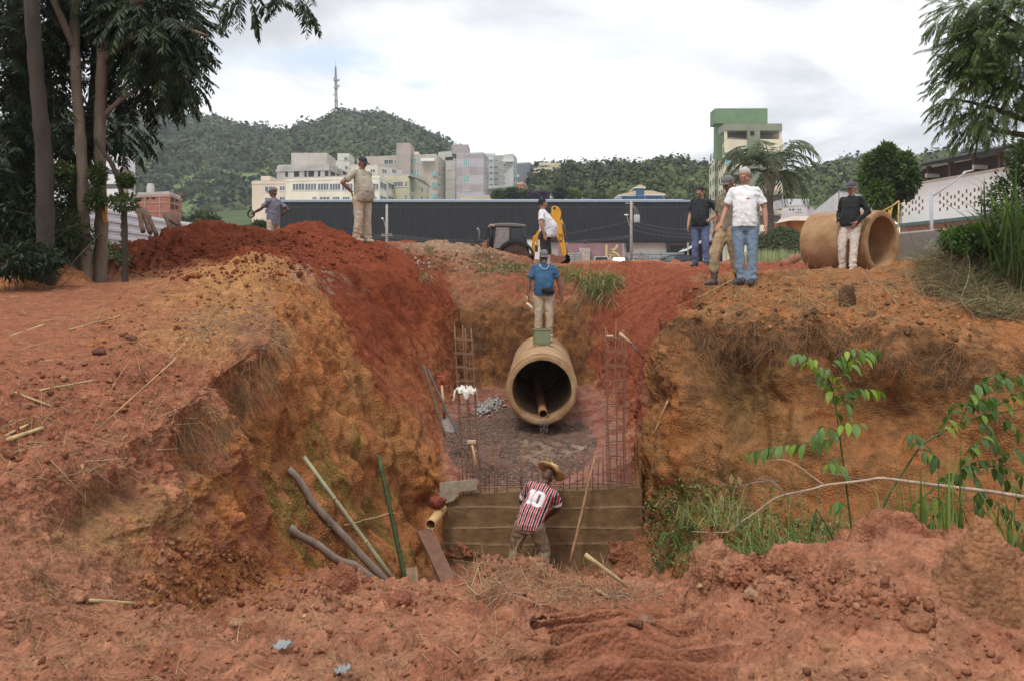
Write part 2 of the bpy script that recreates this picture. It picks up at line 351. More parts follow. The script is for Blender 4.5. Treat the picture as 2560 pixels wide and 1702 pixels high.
# normals of the smooth sheet
def normals(X, Y, Z):
    A = np.stack([X, Y, Z], -1); du = np.gradient(A, axis=1); dv = np.gradient(A, axis=0)
    n = np.cross(du, dv); return n/(np.linalg.norm(n, axis=-1, keepdims=True)+1e-12)
NN = normals(X, Y, Z); steep = 1-np.clip(NN[..., 2], 0, 1)
Pf = np.stack([X, Y, Z], -1).reshape(-1, 3)
q3 = Pf*np.array([1, 1, 1.]); qv = Pf*np.array([1, 1, .16])             # qv: drawn out vertically
near = (1-sstep(15, 40, Y)).ravel(); st = steep.ravel()
slab = (sstep(7.9, 8.05, T2)*(1-sstep(10.92, 11.04, T2))*sstep(5, 5.25, U2)*(1-sstep(8.75, 9, U2))).ravel()
road = (np.exp(-((U2-1.2)/.7)**4)*sstep(1, 2, T2)*(1-sstep(8, 9, T2))).ravel()
redsl = (sstep(8.2, 9.2, T2)*(1-sstep(12, 12.6, T2))*np.clip((sstep(2.2, 3, U2)-sstep(4.3, 5, U2))+(sstep(9.2, 10, U2)-sstep(10.8, 11.3, U2)), 0, 1)).ravel()
backw = (sstep(10.9, 11.1, T2)*(1-sstep(12.0, 12.4, T2))*sstep(4, 4.6, U2)*(1-sstep(9.6, 10.2, U2))).ravel()
loose = np.clip(1-.85*slab-.75*road-.6*redsl-.5*backw, .1, 1)
fgm = (1-sstep(4.6, 5.2, T2)).ravel()
slabm = 1-.9*slab; rutm = rm.ravel()
rough = np.clip(.85+.9*fbm(q3, .7, 3, seed=17), .4, 1.35)               # some patches churned, some smeared smooth
d0 = fbm(q3, .55, 3, seed=21)*.08*(1-slab)*(1-.5*road)                    # swells
cliff = sstep(.35, .75, st)*(1-slab); flat = (1-cliff)
smear = np.clip(redsl*.75+backw*.5+road*.8+rutm*.9+slab*.9, 0, .95)
d1 = (np.abs(fbm(q3, 1.9, 4, .5, seed=31))-.24)*.13*(1-smear)*(1-.4*cliff)*rough
lc = (1-smear)*(.35+.65*flat)*rough
q3j = q3+np.stack([pn(q3, 9, 301), pn(q3, 9, 302), pn(q3, 9, 303)], 1)*.03
pz_ = sstep(-.15, .35, fbm(q3, 1.1, 3, seed=19)); d2 = clod(q3j, 3.2, .10+.12*fgm, 3, .65)*lc+clod(q3j, 7.5, .34, 4, .8)*lc*(.15+.85*pz_)+clod(q3j, 15, .5, 5, 1.0)*np.clip(lc+.25, 0, 1.2)*(1-slab)
nearm = (Y.ravel() < 13)
d3 = np.zeros(len(q3)); d3[nearm] = clod(q3j[nearm], 31, .65, 6, 1.2)*np.clip(lc[nearm]+.2, 0, 1)
d3 += fbm(q3, 30, 2, seed=51)*.010*(1-.8*slab)
# cut faces: spalled facets, bucket grooves down the fall line, fluting
qf = q3*np.array([1, 1, .55]); dc, oc, rc = cells(qf+.12*np.stack([pn(q3, 2.5, 311), pn(q3, 2.5, 312), pn(q3, 2.5, 313)], 1), 2.3, 7)
facet = (rc[:, 0]-.5)*.13+(oc*(rc*2-1)).sum(1)*.055
dc2, oc2, rc2 = cells(qf+.05*np.stack([pn(q3, 6, 321), pn(q3, 6, 322), pn(q3, 6, 323)], 1), 6.5, 8)
facet += (rc2[:, 0]-.5)*.045+(oc2*(rc2*2-1)).sum(1)*.018
gro = fbm(qv, 2.0, 4, .5, seed=61); gw = .5+.5*np.tanh(3*fbm(q3, .8, 2, seed=68))
teeth = np.abs(fbm(q3*np.array([1, 1, .06]), 6.5, 2, .5, seed=66))*gw
d4 = cliff*(gro*.17-teeth*.085+facet*(1.1-.6*gw))*(1-.72*redsl)*(1-.6*backw)
d4 += redsl*(fbm(np.stack([Pf[:, 0]*.35, Pf[:, 1], Pf[:, 2]*.35], 1), 2.2, 4, .55, seed=69)*.16)
ledge = fbm(np.stack([Pf[:, 0]*.5, Pf[:, 1]*.5, Pf[:, 2]*2.6], 1), 1.0, 3, .5, seed=71)
d5 = cliff*ledge*.07*(1-.9*redsl)*(1-.6*backw)
rb = sstep(8.9, 9.6, U2.ravel())*sstep(3.6, 4.4, T2.ravel())*(1-sstep(9, 10, T2.ravel()))*(1-sstep(11.1, 11.7, U2.ravel()))
d6 = rb*(fbm(q3, .75, 3, .5, seed=141)*.34+fbm(q3*np.array([1, 1, .5]), 1.7, 2, .5, seed=145)*.12)         # the right bank is a worn, lobed shoulder
d7 = cliff*(fbm(q3, 11, 2, .6, seed=151)*.024+fbm(q3, 24, 2, .6, seed=155)*.012)*(1-.5*redsl)
sml = sstep(2.9, 3.3, U2.ravel())*(1-sstep(4.9, 5.1, U2.ravel()))*sstep(3.8, 4.6, T2.ravel())*(1-sstep(8.4, 9, T2.ravel())); d2 = d2*(1-.6*sml); d7 = d7*(1-.55*sml); d4 = d4*(1-.35*sml)+sml*cliff*gro*.08
disp = (d0+d1+d2*(.75+.1*fgm)+d3+d4+d5+d6+d7-.03)*(1-.85*rutm)
disp *= near*.85+.15
disp += slab*(fbm(q3, 5, 4, .6, seed=81)*.03+clod(q3, 12, .3, 9, .5)*.7)
# undercut hollows in the left bank and the right bank
def hollow(c, r, amt):
    q = (Pf-np.array(c))/np.array(r); return -amt*np.exp(-(q**2).sum(1)*1.2)
disp += hollow((-2.65,5.9,-1.45), (.4,.45,.14), .2)+hollow((-2.6,7.2,-1.4), (.3,.5,.2), .15)
disp += hollow((4.4,10.7,-1.6), (1.5,1.0,.5), .5)+hollow((3.0,11.5,-1.5), (.38,.8,.6), .55)-hollow((2.35,11.9,-1.7), (.22,.6,.8), .22)-hollow((3.7,10.9,-2.0), (.28,.8,.7), .34)-hollow((5.4,10.0,-1.6), (.3,.8,.6), .3)-hollow((4.4,10.4,-2.5), (.35,.6,.3), .25)
disp += hollow((-1.55,11.2,-2.7), (.35,.45,.5), .45)+hollow((-1.1,12.2,-3.1), (.2,.35,.3), .35)
disp += hollow((2.35,14.6,-1.6), (.3,.5,.3), .3)
edge = np.minimum(1, np.minimum(T2, 17-T2)*2).ravel()
NNf = NN.reshape(-1, 3); V = Pf+NNf*(disp*edge)[:, None]
# keep the soil behind the concrete wall's face
mwall = (np.abs(V[:, 1]-12.52) < .12) & (V[:, 0] > -1.0) & (V[:, 0] < 1.85)
V[mwall, 2] = np.minimum(V[mwall, 2], -2.975)
inwall = (V[:, 1] > 12.2) & (V[:, 1] < 12.52) & (V[:, 0] > -.9) & (V[:, 0] < 1.7) & (V[:, 2] > -3.6)
V[inwall, 2] = -3.85
# soil colours by what the earth is there
def C(*c): return np.array(c)
pink = C(.365,.158,.09); pinkd = C(.285,.107,.058); ochre = C(.355,.146,.054); orange = C(.375,.138,.046); redc = C(.215,.052,.022)
redsc = C(.25,.072,.037); tan = C(.42,.21,.085); dark = C(.16,.085,.04); mud = C(.30,.135,.095); moss = C(.19,.145,.04); olive = C(.25,.135,.055); grav = C(.165,.105,.08)
_cell_tint = cells(q3j, 7.5, 4)[2][:, 2]; n_a = fbm(q3, .8, 4, seed=91); n_b = fbm(q3, 2.6, 4, .6, seed=95); n_c = fbm(qv, 3.0, 4, .6, seed=99)
n_f = fbm(q3, 7, 3, .6, seed=97); Tn = T2.ravel()+n_a*.5+n_f*.35; Un = U2.ravel()+n_b*.35+n_f*.3; Tr = T2.ravel(); Ur = U2.ravel()
col = np.tile(pink, (len(V), 1))
def lay(c, w):
    global col
    w = np.clip(w, 0, 1)[:, None]; col = col*(1-w)+c*w
lay(pinkd, sstep(.0, .35, n_b)*.8)
lay(C(.36,.185,.10), sstep(.12, .3, fbm(q3, 1.3, 3, seed=103))*.5)
left = 1-sstep(4.9, 5.3, Un); right = sstep(8.7, 9.2, Un)
lay(pinkd, (1-sstep(2.6, 3.1, Un))*sstep(1.2, 2.2, Tn))                       # road and left shoulder
lay(C(.30,.115,.062), np.exp(-((Un-1.2)/.8)**2)*(1-sstep(8, 9, Tn)))
lay(tan*.95, (np.exp(-((Un-2.25)/.5)**2))*sstep(3.6, 4.6, Tn)*(1-sstep(7.6, 8.4, Tn))*.9)
lay(tan, (np.exp(-((Un-2.2)/.7)**2))*sstep(5.8, 6.6, Tn)*(1-sstep(7.7, 8.3, Tn)))
facel = sstep(2.8, 3.2, Un)*(1-sstep(4.95, 5.2, Un))
lay(ochre, facel*sstep(2.0, 2.8, Tn)*(1-sstep(8.2, 8.9, Tn)))
lay(orange, facel*sstep(2.2, 3, Tn)*(1-sstep(8.2, 9, Tn))*sstep(-.05, .3, n_c)*.8)
lay(pinkd, facel*sstep(1, 2, Tn)*(1-sstep(5, 6, Tn))*sstep(.12, .35, n_b)*.8)
lay(pink*.95, facel*(1-sstep(2.4, 3.4, Tn+(Un-3.9)*.5)))
lay(pinkd*1.1, facel*(1-sstep(3.0, 3.7, Un))*(1-sstep(4.0, 4.6, Tn)))
lay(C(.30,.17,.07), facel*np.exp(-((Un-3.9)/.25)**2)*np.exp(-((Tn-2.6)/.5)**2)*.8)
lay(moss, facel*sstep(4.4, 5, Tn)*(1-sstep(6.5, 7.2, Tn))*sstep(3.7, 4.2, Un)*sstep(.02, .3, n_c)*.75)
lay(C(.30,.16,.06), facel*sstep(5.6, 6.2, Tn)*sstep(.05, .4, n_a)*.5)
lay(redc, (1-sstep(4.1, 4.7, Un))*sstep(8.0, 8.5, Tn+(3-np.minimum(Un, 3))*.12)*(1-sstep(13.6, 14.4, Tn)))  # red spoil
lay(C(.30,.10,.04), sstep(3.7, 4.3, Un)*left*sstep(8.4, 9, Tn)*(1-sstep(11, 11.5, Tn))*.85)
lay(C(.33,.24,.17), np.exp(-((Un-3.1)/.14)**2)*sstep(7.6, 8.0, Tn)*(1-sstep(9.2, 9.8, Tn))*sstep(-.1, .2, n_b)*.8)   # grey grit streak
lay(C(.23,.105,.04), backw)
lay(C(.13,.062,.032), backw*sstep(-.05, .2, n_b)*.8)
top_l = sstep(12.1, 12.5, Tn)*(1-sstep(13.5, 14, Tn))*sstep(3.2, 4.9, Un+n_b*.5)*(1-sstep(10.5, 11, Un))
lay(C(.24,.082,.04), top_l); lay(dark, top_l*sstep(.1, .25, n_b)*.7)
lay(C(.29,.14,.075), top_l*(1-sstep(6.0, 6.6, Un))*.5)
# right side
lay(redsc, sstep(8.9, 9.3, Un)*(1-sstep(11.2, 11.8, Un))*sstep(8.2, 8.8, Tn)*(1-sstep(13.2, 14, Tn)))
facer = sstep(8.8, 9.3, Un)*(1-sstep(10.9, 11.15, Un))*sstep(4.0, 4.6, Tn)*(1-sstep(8.0, 8.6, Tn))
lay(C(.29,.13,.05), facer); lay(orange*.86, facer*sstep(.02, .2, n_c)*.75); lay(olive*.8, facer*sstep(.05, .3, n_b)*(1-sstep(9.8, 10.4, Un))*.8)
lay(moss*.9, facer*(1-sstep(9.3, 9.9, Un))*sstep(6, 7, Tn)*sstep(.0, .3, n_c)*.6)
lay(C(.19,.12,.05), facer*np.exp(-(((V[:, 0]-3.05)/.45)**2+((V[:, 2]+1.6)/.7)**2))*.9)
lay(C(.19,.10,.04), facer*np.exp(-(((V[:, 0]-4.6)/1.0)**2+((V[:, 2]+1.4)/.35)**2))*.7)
lay(C(.34,.17,.075), facer*np.exp(-(((V[:, 0]-2.4)/.3)**2))*sstep(-.1, .2, n_b)*.6)
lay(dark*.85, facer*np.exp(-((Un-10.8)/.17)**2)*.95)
topr = sstep(10.9, 11.2, Un)*sstep(3.5, 4.5, Tn)*(1-sstep(9.6, 10.4, Tn))
lay(C(.32,.135,.052), topr); lay(C(.30,.165,.075), topr*sstep(.02, .2, n_b)*.8); lay(dark*1.2, topr*sstep(.2, .34, n_b)*.8)
lay(redsc*1.1, sstep(11.1, 11.5, Un)*sstep(9.7, 10.6, Tn)*(1-sstep(14, 15, Tn)))
lay(C(.30,.11,.055), sstep(13.4, 14.2, Tn))
lay(C(.30,.19,.12), np.exp(-(((V[:, 0]+1.6)/1.5)**2+((V[:, 1]-22)/1.3)**2))*1.1)     # stony heap
lay(redc, np.exp(-(((V[:, 0]+4)/2.6)**2+((V[:, 1]-32)/2.4)**2))*1.3)
lay(C(.40,.18,.06), np.exp(-(((V[:, 0]+7.1)/.9)**2+((V[:, 1]-12.6)/.7)**2))*1.3)
# pit floor and slab
pit = sstep(4.9, 5.3, Tn)*(1-sstep(7.6, 7.9, Tr))*sstep(4.9, 5.3, Ur)*(1-sstep(8.8, 9.2, Ur))
lay(C(.28,.115,.055), pit)
lay(mud, slab); lay(C(.22,.07,.045), slab*sstep(.0, .3, n_b)*.8)
gpat = slab*sstep(.0, .16, 1-((V[:, 0]-.1)/1.2)**2-((V[:, 1]-14.6)/1.8)**2+n_b*.7)
lay(grav, gpat*.9)
lay(dark*.8, gpat*sstep(.05, .3, fbm(q3, 4, 3, seed=107))*.6)
# red on the tyre ruts, and freshly scraped berm face
lay(pinkd*.95, (rm.ravel())*.8)
col *= (1+cliff*(.22*fbm(qv, 9, 3, .6, seed=117)+.14*fbm(q3, 4.5, 3, .6, seed=119)))[:, None]; col *= (1+.28*fbm(q3, 9, 3, seed=111)+.22*fbm(q3, 34, 2, seed=113))[:, None]; col *= (1+.22*(_cell_tint-.5)*(1-.8*smear))[:, None]
col = np.clip(col, .01, .9)
wet = np.clip(slab*(.9-.5*gpat)+pit*.35, 0, 1)*sstep(-.25, .15, fbm(q3, 2.2, 4, seed=115))
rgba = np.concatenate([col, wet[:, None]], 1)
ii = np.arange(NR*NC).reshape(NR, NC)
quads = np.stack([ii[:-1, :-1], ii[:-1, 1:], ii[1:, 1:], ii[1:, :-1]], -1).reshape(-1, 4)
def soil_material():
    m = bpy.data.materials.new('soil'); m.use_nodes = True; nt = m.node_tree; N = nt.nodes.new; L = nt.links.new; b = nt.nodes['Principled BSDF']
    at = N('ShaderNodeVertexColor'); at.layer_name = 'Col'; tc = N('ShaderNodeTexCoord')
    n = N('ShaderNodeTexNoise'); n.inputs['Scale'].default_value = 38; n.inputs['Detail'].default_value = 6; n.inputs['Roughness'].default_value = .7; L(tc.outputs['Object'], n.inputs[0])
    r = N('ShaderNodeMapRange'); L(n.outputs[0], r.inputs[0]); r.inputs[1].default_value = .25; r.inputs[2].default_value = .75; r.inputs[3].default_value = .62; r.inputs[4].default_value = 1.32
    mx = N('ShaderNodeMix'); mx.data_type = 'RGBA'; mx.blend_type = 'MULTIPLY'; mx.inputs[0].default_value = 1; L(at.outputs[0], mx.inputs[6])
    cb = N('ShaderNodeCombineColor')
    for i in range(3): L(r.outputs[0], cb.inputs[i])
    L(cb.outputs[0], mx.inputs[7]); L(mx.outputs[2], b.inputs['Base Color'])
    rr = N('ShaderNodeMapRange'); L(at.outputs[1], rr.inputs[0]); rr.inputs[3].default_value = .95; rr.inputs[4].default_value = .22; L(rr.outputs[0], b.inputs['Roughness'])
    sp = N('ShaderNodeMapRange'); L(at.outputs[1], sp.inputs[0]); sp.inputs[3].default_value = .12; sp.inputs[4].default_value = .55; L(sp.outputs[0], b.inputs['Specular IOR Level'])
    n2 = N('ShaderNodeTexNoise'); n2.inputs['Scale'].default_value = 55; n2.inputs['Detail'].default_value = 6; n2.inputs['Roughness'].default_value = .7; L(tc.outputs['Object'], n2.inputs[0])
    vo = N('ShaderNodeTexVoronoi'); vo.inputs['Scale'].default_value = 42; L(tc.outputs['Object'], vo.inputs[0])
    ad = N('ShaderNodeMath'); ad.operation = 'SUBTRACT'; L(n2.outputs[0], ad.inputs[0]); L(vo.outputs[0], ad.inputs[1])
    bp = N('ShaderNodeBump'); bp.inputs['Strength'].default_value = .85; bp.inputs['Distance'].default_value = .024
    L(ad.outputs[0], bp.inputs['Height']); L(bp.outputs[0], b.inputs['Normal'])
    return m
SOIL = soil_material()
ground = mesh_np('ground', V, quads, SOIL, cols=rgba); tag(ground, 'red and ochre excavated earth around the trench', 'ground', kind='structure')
bpy.context.view_layer.update()
GV = V.reshape(NR, NC, 3); GN = normals(GV[..., 0], GV[..., 1], GV[..., 2])
def gz(x, y, top=60.):
    ok, loc, nn, _ = ground.ray_cast(Vector((x, y, top)), Vector((0, 0, -1)))
    return loc.z if ok else 0.
def ghit(px, py):
    """first point of the ground along a sight line"""
    ok, loc, nn, _ = ground.ray_cast(Vector((0, 0, 0)), P(px, py, 1).normalized())
    if ok: return loc.copy(), nn.copy()
    return ghit(px, py+12) if py < 1800 else (None, None)
# ---------------------------------------------------------------- materials for built things
M_CONC = mat('wet_concrete', (.225,.135,.062), .55, .45, 3.5, .5, 40, col2=(.105,.062,.029), detail=10)
M_PIPE = mat('pipe_concrete', (.43,.30,.165), .85, .4, 3.2, .7, 45, col2=(.27,.135,.06), detail=10)
M_PIPE2 = mat('rim_pipe_concrete', (.40,.255,.135), .88, .35, 2.6, .7, 40, col2=(.25,.125,.055), detail=10)
M_RUST = mat('rusty_steel', (.23,.12,.075), .7, .4, 60)
M_PVC = mat('stained_pvc', (.60,.42,.20), .5, .35, 12, .1, 40, col2=(.45,.25,.10))
M_PVCB = mat('brown_pvc', (.42,.22,.11), .55, .3, 9, .1, 40)
M_WOODG = mat('weathered_wood', (.30,.24,.19), .85, .45, 8, .6, 30, stretch=(1, 1, .25), col2=(.17,.12,.09))
M_WOODB = mat('brown_board', (.19,.085,.045), .5, .4, 10, .4, 30, stretch=(1, 1, .3), col2=(.11,.05,.03))
M_WOODP = mat('pale_wood', (.55,.38,.22), .75, .3, 18, .2, 40)
M_PLY = mat('pale_board', (.43,.30,.18), .8, .35, 7, .3, 40)
M_FORM = mat('form_board', (.33,.28,.20), .8, .3, 9, .4, 40)
M_BAMG = mat('green_bamboo', (.055,.085,.03), .45, .4, 14, .1, 40, col2=(.03,.045,.018))
M_BAML = mat('pale_bamboo', (.40,.36,.22), .5, .35, 10, .1, 40, col2=(.26,.27,.16))
M_RED = mat('red_plastic', (.50,.06,.035), .4, .25, 20)
M_STEEL = mat('worn_steel', (.22,.17,.14), .45, .35, 25, .1, 60, metal=.6)
M_DARKST = mat('dark_steel_bar', (.10,.085,.08), .5, .35, 30, metal=.4)
M_CLOTHW = mat('white_sack', (.72,.68,.60), .9, .2, 14, .3, 40)
M_CRATE = mat('green_crate', (.15,.24,.14), .6, .4, 9, .15, 30, col2=(.27,.22,.12))
M_STRAW = mat('straw', (.50,.36,.18), .85, .45, 5)
M_ROOT = mat('root_fibre', (.33,.20,.10), .9, .4, 5)
M_STONE = mat('wet_gravel', (.26,.155,.10), .4, .55, 14, col2=(.065,.052,.048), spec=.5)
M_STONE2 = mat('grey_gravel', (.34,.32,.30), .8, .4, 40)
M_WATER = mat('water', (.55,.52,.47), .06, .1, 9, .5, 60, spec=.5, trans=.75)
# ---------------------------------------------------------------- the low retaining wall
def retaining_wall():
    root = empty('retaining_wall', (.42, 12.5, -4.1), 'low board-marked concrete wall across the trench with rebar standing along its top', 'wall')
    nx, nz = 200, 90; yF, yB = 12.37, 12.66
    xs = np.linspace(-.97, 1.82, nx); ws = np.linspace(0, 1, nz)
    XX, WW = np.meshgrid(xs, ws, indexing='ij'); top = -2.985+.08*(XX+.97)/2.79+.012*np.sin(XX*5)
    top = top-.10*sstep(-.55, -.95, XX)*(1+.4*np.sin(XX*31))
    ZZ = -4.3+WW*(top+4.3)
    q = np.stack([XX.ravel(), 0*XX.ravel()+3, ZZ.ravel()], 1)
    YY = yF+.012*fbm(q, 4, 4, seed=5).reshape(XX.shape)
    for zc, a in ((-3.18, .012), (-3.45, .016), (-3.68, .012)):          # lips where the form boards met
        zz = zc+.012*np.sin(XX*3+zc*9); d = ZZ-zz
        YY -= a*np.exp(-(d/.009)**2)*(.6+.6*np.sin(XX*17+zc*40)**2); YY += .008*np.tanh(d/.02)
    YY += .05*sstep(.3, .75, fbm(q, 2.5, 3, seed=8).reshape(XX.shape))*sstep(-.5, -.9, XX)
    V = np.stack([XX, YY, ZZ], -1).reshape(-1, 3); ii = np.arange(nx*nz).reshape(nx, nz)
    Q = np.stack([ii[:-1, :-1], ii[1:, :-1], ii[1:, 1:], ii[:-1, 1:]], -1).reshape(-1, 4).tolist()
    V2 = V.copy(); V2[:, 1] = yB; n = len(V)
    tb = [(int(ii[i, -1]), int(ii[i+1, -1]), int(ii[i+1, -1])+n, int(ii[i, -1])+n) for i in range(nx-1)]
    for e in (0, nx-1): tb += [(int(ii[e, k]), int(ii[e, k+1]), int(ii[e, k+1])+n, int(ii[e, k])+n) for k in range(nz-1)]
    VV = np.concatenate([V, V2])-np.array(root.location)
    o = mesh_np('wall', VV, [tuple(f) for f in Q]+tb, M_CONC, root)
    shade_auto(o, 35)
    L = Vector(root.location)
    for px in (1150, 1166, 1184, 1200, 1330, 1345, 1362, 1376, 1213, 1222, 1237, 1243, 1268, 1302, 1306, 1407, 1441, 1476, 1481, 1509, 1425, 1458, 1494, 1527, 1552):
        x = PX(px, 12.5)+random.uniform(-.005, .005); h = random.uniform(.48, .60); y = 12.44+.12*(random.random() < .5)
        t = random.uniform(-.02, .02)
        MB().tube([Vector((x, y, -3.1))-L, Vector((x+t*.5, y, -2.93+h*.5))-L, Vector((x+t, y+.01, -2.95+h))-L], .0085, 6).build('rebar', M_RUST, root, smooth=True)
    for y, z in ((12.41, -2.9), (12.55, -2.9)):
        MB().tube([Vector((x, y+.008*math.sin(x*7), z+.03*(x+1)/2.8+.006*math.sin(x*4)))-L for x in np.linspace(-.75, 1.72, 12)], .0085, 6).build('rebar', M_RUST, root, smooth=True)
    for a, b in (((1270, 1176), (1306, 1207)), ((1396, 1219), (1456, 1197))):
        MB().tube([P(*a, 12.5)-L, P(*b, 12.52)-L], .0085, 6).build('rebar', M_RUST, root, smooth=True)
retaining_wall()
def rebar_cage(tx, bx, ty, by, label, w=.235, dep=.17):
    d = 12.5; a = P(bx, by, d); b = P(tx, ty, d)
    root = empty('rebar_cage', a, label, 'rebar cage', 'rebar column cages at the wall'); ax = b-a
    for i, (ox, oy) in enumerate(((-.5, -.5), (.5, -.5), (.5, .5), (-.5, .5), (0, -.5), (.08, .5))):
        o = Vector((ox*w, oy*dep, 0)); h = 1+random.uniform(-.03, .03)
        pts = [o+ax*t+Vector((.006*math.sin(9*t+i), .006*math.cos(7*t+i), 0)) for t in np.linspace(-.12, h, 9)]
        MB().tube(pts, .009, 6).build('rebar', M_RUST, root, smooth=True)
    n = 12
    for k in range(n):
        t = .02+.9*k/(n-1)+random.uniform(-.01, .01); c = ax*t; s = random.uniform(-.012, .012); e = .012
        cs = [c+Vector((sx*(w/2+e), sy*(dep/2+e), s*sx)) for sx, sy in ((-1, -1), (1, -1), (1, 1), (-1, 1), (-1, -1), (-.6, -.98))]
        MB().tube(cs, .0068, 5).build('stirrup', M_RUST, root)
    return root
rebar_cage(1157, 1179, 815, 1222, 'rusty rebar cage with the white sack hung on it')
rebar_cage(1537, 1541, 815, 1215, 'rusty rebar cage with a wooden-handled tool stuck through it')
def rod(name, pts, r, m, label, cat, n=8, nodes=None, wob=0, group=None):
    pts = [Vector(p) for p in pts]; base = pts[-1].copy(); out = []; rs = []
    K = 8 if len(pts) == 2 else 1
    r0, r1 = r if hasattr(r, '__len__') else (r, r)
    for i in range(len(pts)-1):
        for k in range(K): out.append(pts[i].lerp(pts[i+1], k/K))
    out.append(pts[-1]); T = len(out)
    for i, p in enumerate(out):
        p += Vector((random.uniform(-wob, wob), random.uniform(-wob, wob), random.uniform(-wob, wob))); rs.append(r0+(r1-r0)*i/(T-1))
    mb = MB().tube([p-base for p in out], rs, n)
    if nodes:
        for t in nodes:
            p = out[0].lerp(out[-1], t)-base; dr = (out[-1]-out[0]).normalized(); rr = r0+(r1-r0)*t
            mb.lathe([(rr*.98, -.012), (rr*1.14, -.003), (rr*1.14, .003), (rr*.98, .012)], p, 10, dr)
    o = mb.build(name, m, None, smooth=True); o.location = base
    return tag(o, label, cat, group)
def concrete_pipe(name, a, b, ro, ri, m, label, group, spigot=True):
    a, b = Vector(a), Vector(b); L = (b-a).length; ax = (b-a).normalized(); N = 72
    prof = []
    if spigot: prof = [(ri, 0), (ri+.028, -.004), (ri+.06, 0), (ro-.035, .004), (ro-.03, .07), (ro-.004, .075), (ro, .085)]
    else: prof = [(ri, .0), (ri+.02, -.006), (ro-.03, -.004), (ro, .012)]
    prof += [(ro, t) for t in np.linspace(.12, L-.1, 14)]+[(ro, L-.01), (ro-.02, L), (ri+.02, L)]+[(ri, t) for t in np.linspace(L-.01, .02, 16)]
    mb = MB(); mb.lathe(prof, (0, 0, 0), N, ax, closed=True); V = np.array(mb.v)
    q = V+np.array(a); n_ = V-np.outer(V @ np.array(ax), np.array(ax)); n_ /= np.linalg.norm(n_, axis=1, keepdims=True)+1e-9
    V = V+n_*(.006*fbm(q, 5, 4, seed=33)+.004*fbm(q, 18, 2, seed=35))[:, None]
    ends = np.exp(-((V @ np.array(ax))/.05)**2); V = V+np.outer(ends*.012*fbm(q, 14, 3, seed=36), np.array(ax))
    o = mesh_np(name, V, mb.f, m); o.location = a; shade_auto(o, 50)
    return tag(o, label, 'pipe', group)
PA, PB = Vector((.497, 14.7, -1.82)), Vector((.63, 18.75, -1.755))
pm = PA.lerp(PB, .64)
concrete_pipe('concrete_pipe', PA, pm-(PB-PA).normalized()*.012, .6, .495, M_PIPE, 'concrete drain pipe open to the camera at the end of the trench, mouth dribbling water', 'concrete drain pipes laid in the trench')
concrete_pipe('concrete_pipe', pm+(PB-PA).normalized()*.012, PB+(PB-PA).normalized()*.35, .6, .495, M_PIPE, 'concrete drain pipe length running into the earth wall behind the open one', 'concrete drain pipes laid in the trench', False)
def hollow_tube(name, a, b, ro, ri, m, label, cat, group=None):
    a, b = Vector(a), Vector(b); L = (b-a).length; mb = MB()
    mb.lathe([(ro, .0), (ro, L*.5), (ro, L), (ri, L), (ri, L*.5), (ri, 0)], (0, 0, 0), 24, (b-a), closed=True)
    o = mb.build(name, m, None); o.location = a; shade_auto(o, 45); return tag(o, label, cat, group)
hollow_tube('drain_tube', (.522, 14.82, -2.235), (.50, 18.2, -2.0), .076, .068, M_PVCB, 'brown plastic tube lying inside the open concrete pipe', 'pipe')
hollow_tube('spout_tube', P(1076, 1311, 11.72), P(1107, 1270, 12.42), .07, .062, M_PVC, 'short yellowed plastic tube spilling water beside the concrete wall', 'pipe')
def water_strands(a, b, n, spread, name, label):
    mb = MB(); a, b = Vector(a), Vector(b)
    for i in range(n):
        ox = (i/(max(1, n-1))-.5)*spread; k = 6
        pts = [a+Vector((ox, -.07*t**.6, 0))+Vector((random.uniform(-.004, .004), 0, (b.z-a.z)*t)) for t in np.linspace(0, 1, k)]
        mb.tube(pts, [random.uniform(.0025, .0055) for _ in range(k)], 6)
    o = mb.build(name, M_WATER, None, smooth=True); return tag(o, label, 'water', kind='stuff')
water_strands(PA+Vector((.03, .0, -.50)), PA+Vector((.03, 0, -.70)), 6, .12, 'falling_water', 'thin sheet of water spilling from the pipe mouth')
a_ = P(1076, 1311, 11.7); water_strands(a_+Vector((0, 0, -.055)), a_+Vector((0, 0, -.32)), 3, .025, 'falling_water', 'thin trickle of water falling from the yellowed tube')
# puddle under the pipe
_q = np.array([(x, y, gz(x, y, -1.6)) for x in np.linspace(.0, 1.0, 12) for y in np.linspace(13.45, 14.55, 12)]); _pl = np.linalg.lstsq(np.c_[_q[:, :2], np.ones(len(_q))], _q[:, 2], rcond=None)[0]
mb = MB(); ring = []
for i in range(48):
    q = 2*math.pi*i/48; r = 1+.22*math.sin(3*q+1)+.15*math.sin(7*q); x_, y_ = .5+.5*r*math.cos(q), 14.0+.5*r*math.sin(q); ring.append((x_, y_, _pl[0]*x_+_pl[1]*y_+_pl[2]+.006))
mb.add(ring, [tuple(range(48))]); tag(mb.build('water', mat('puddle', (.26,.18,.125), .05, .3, 6, .35, 16, spec=.8)), 'shallow puddle on the gravel', 'water', kind='structure')
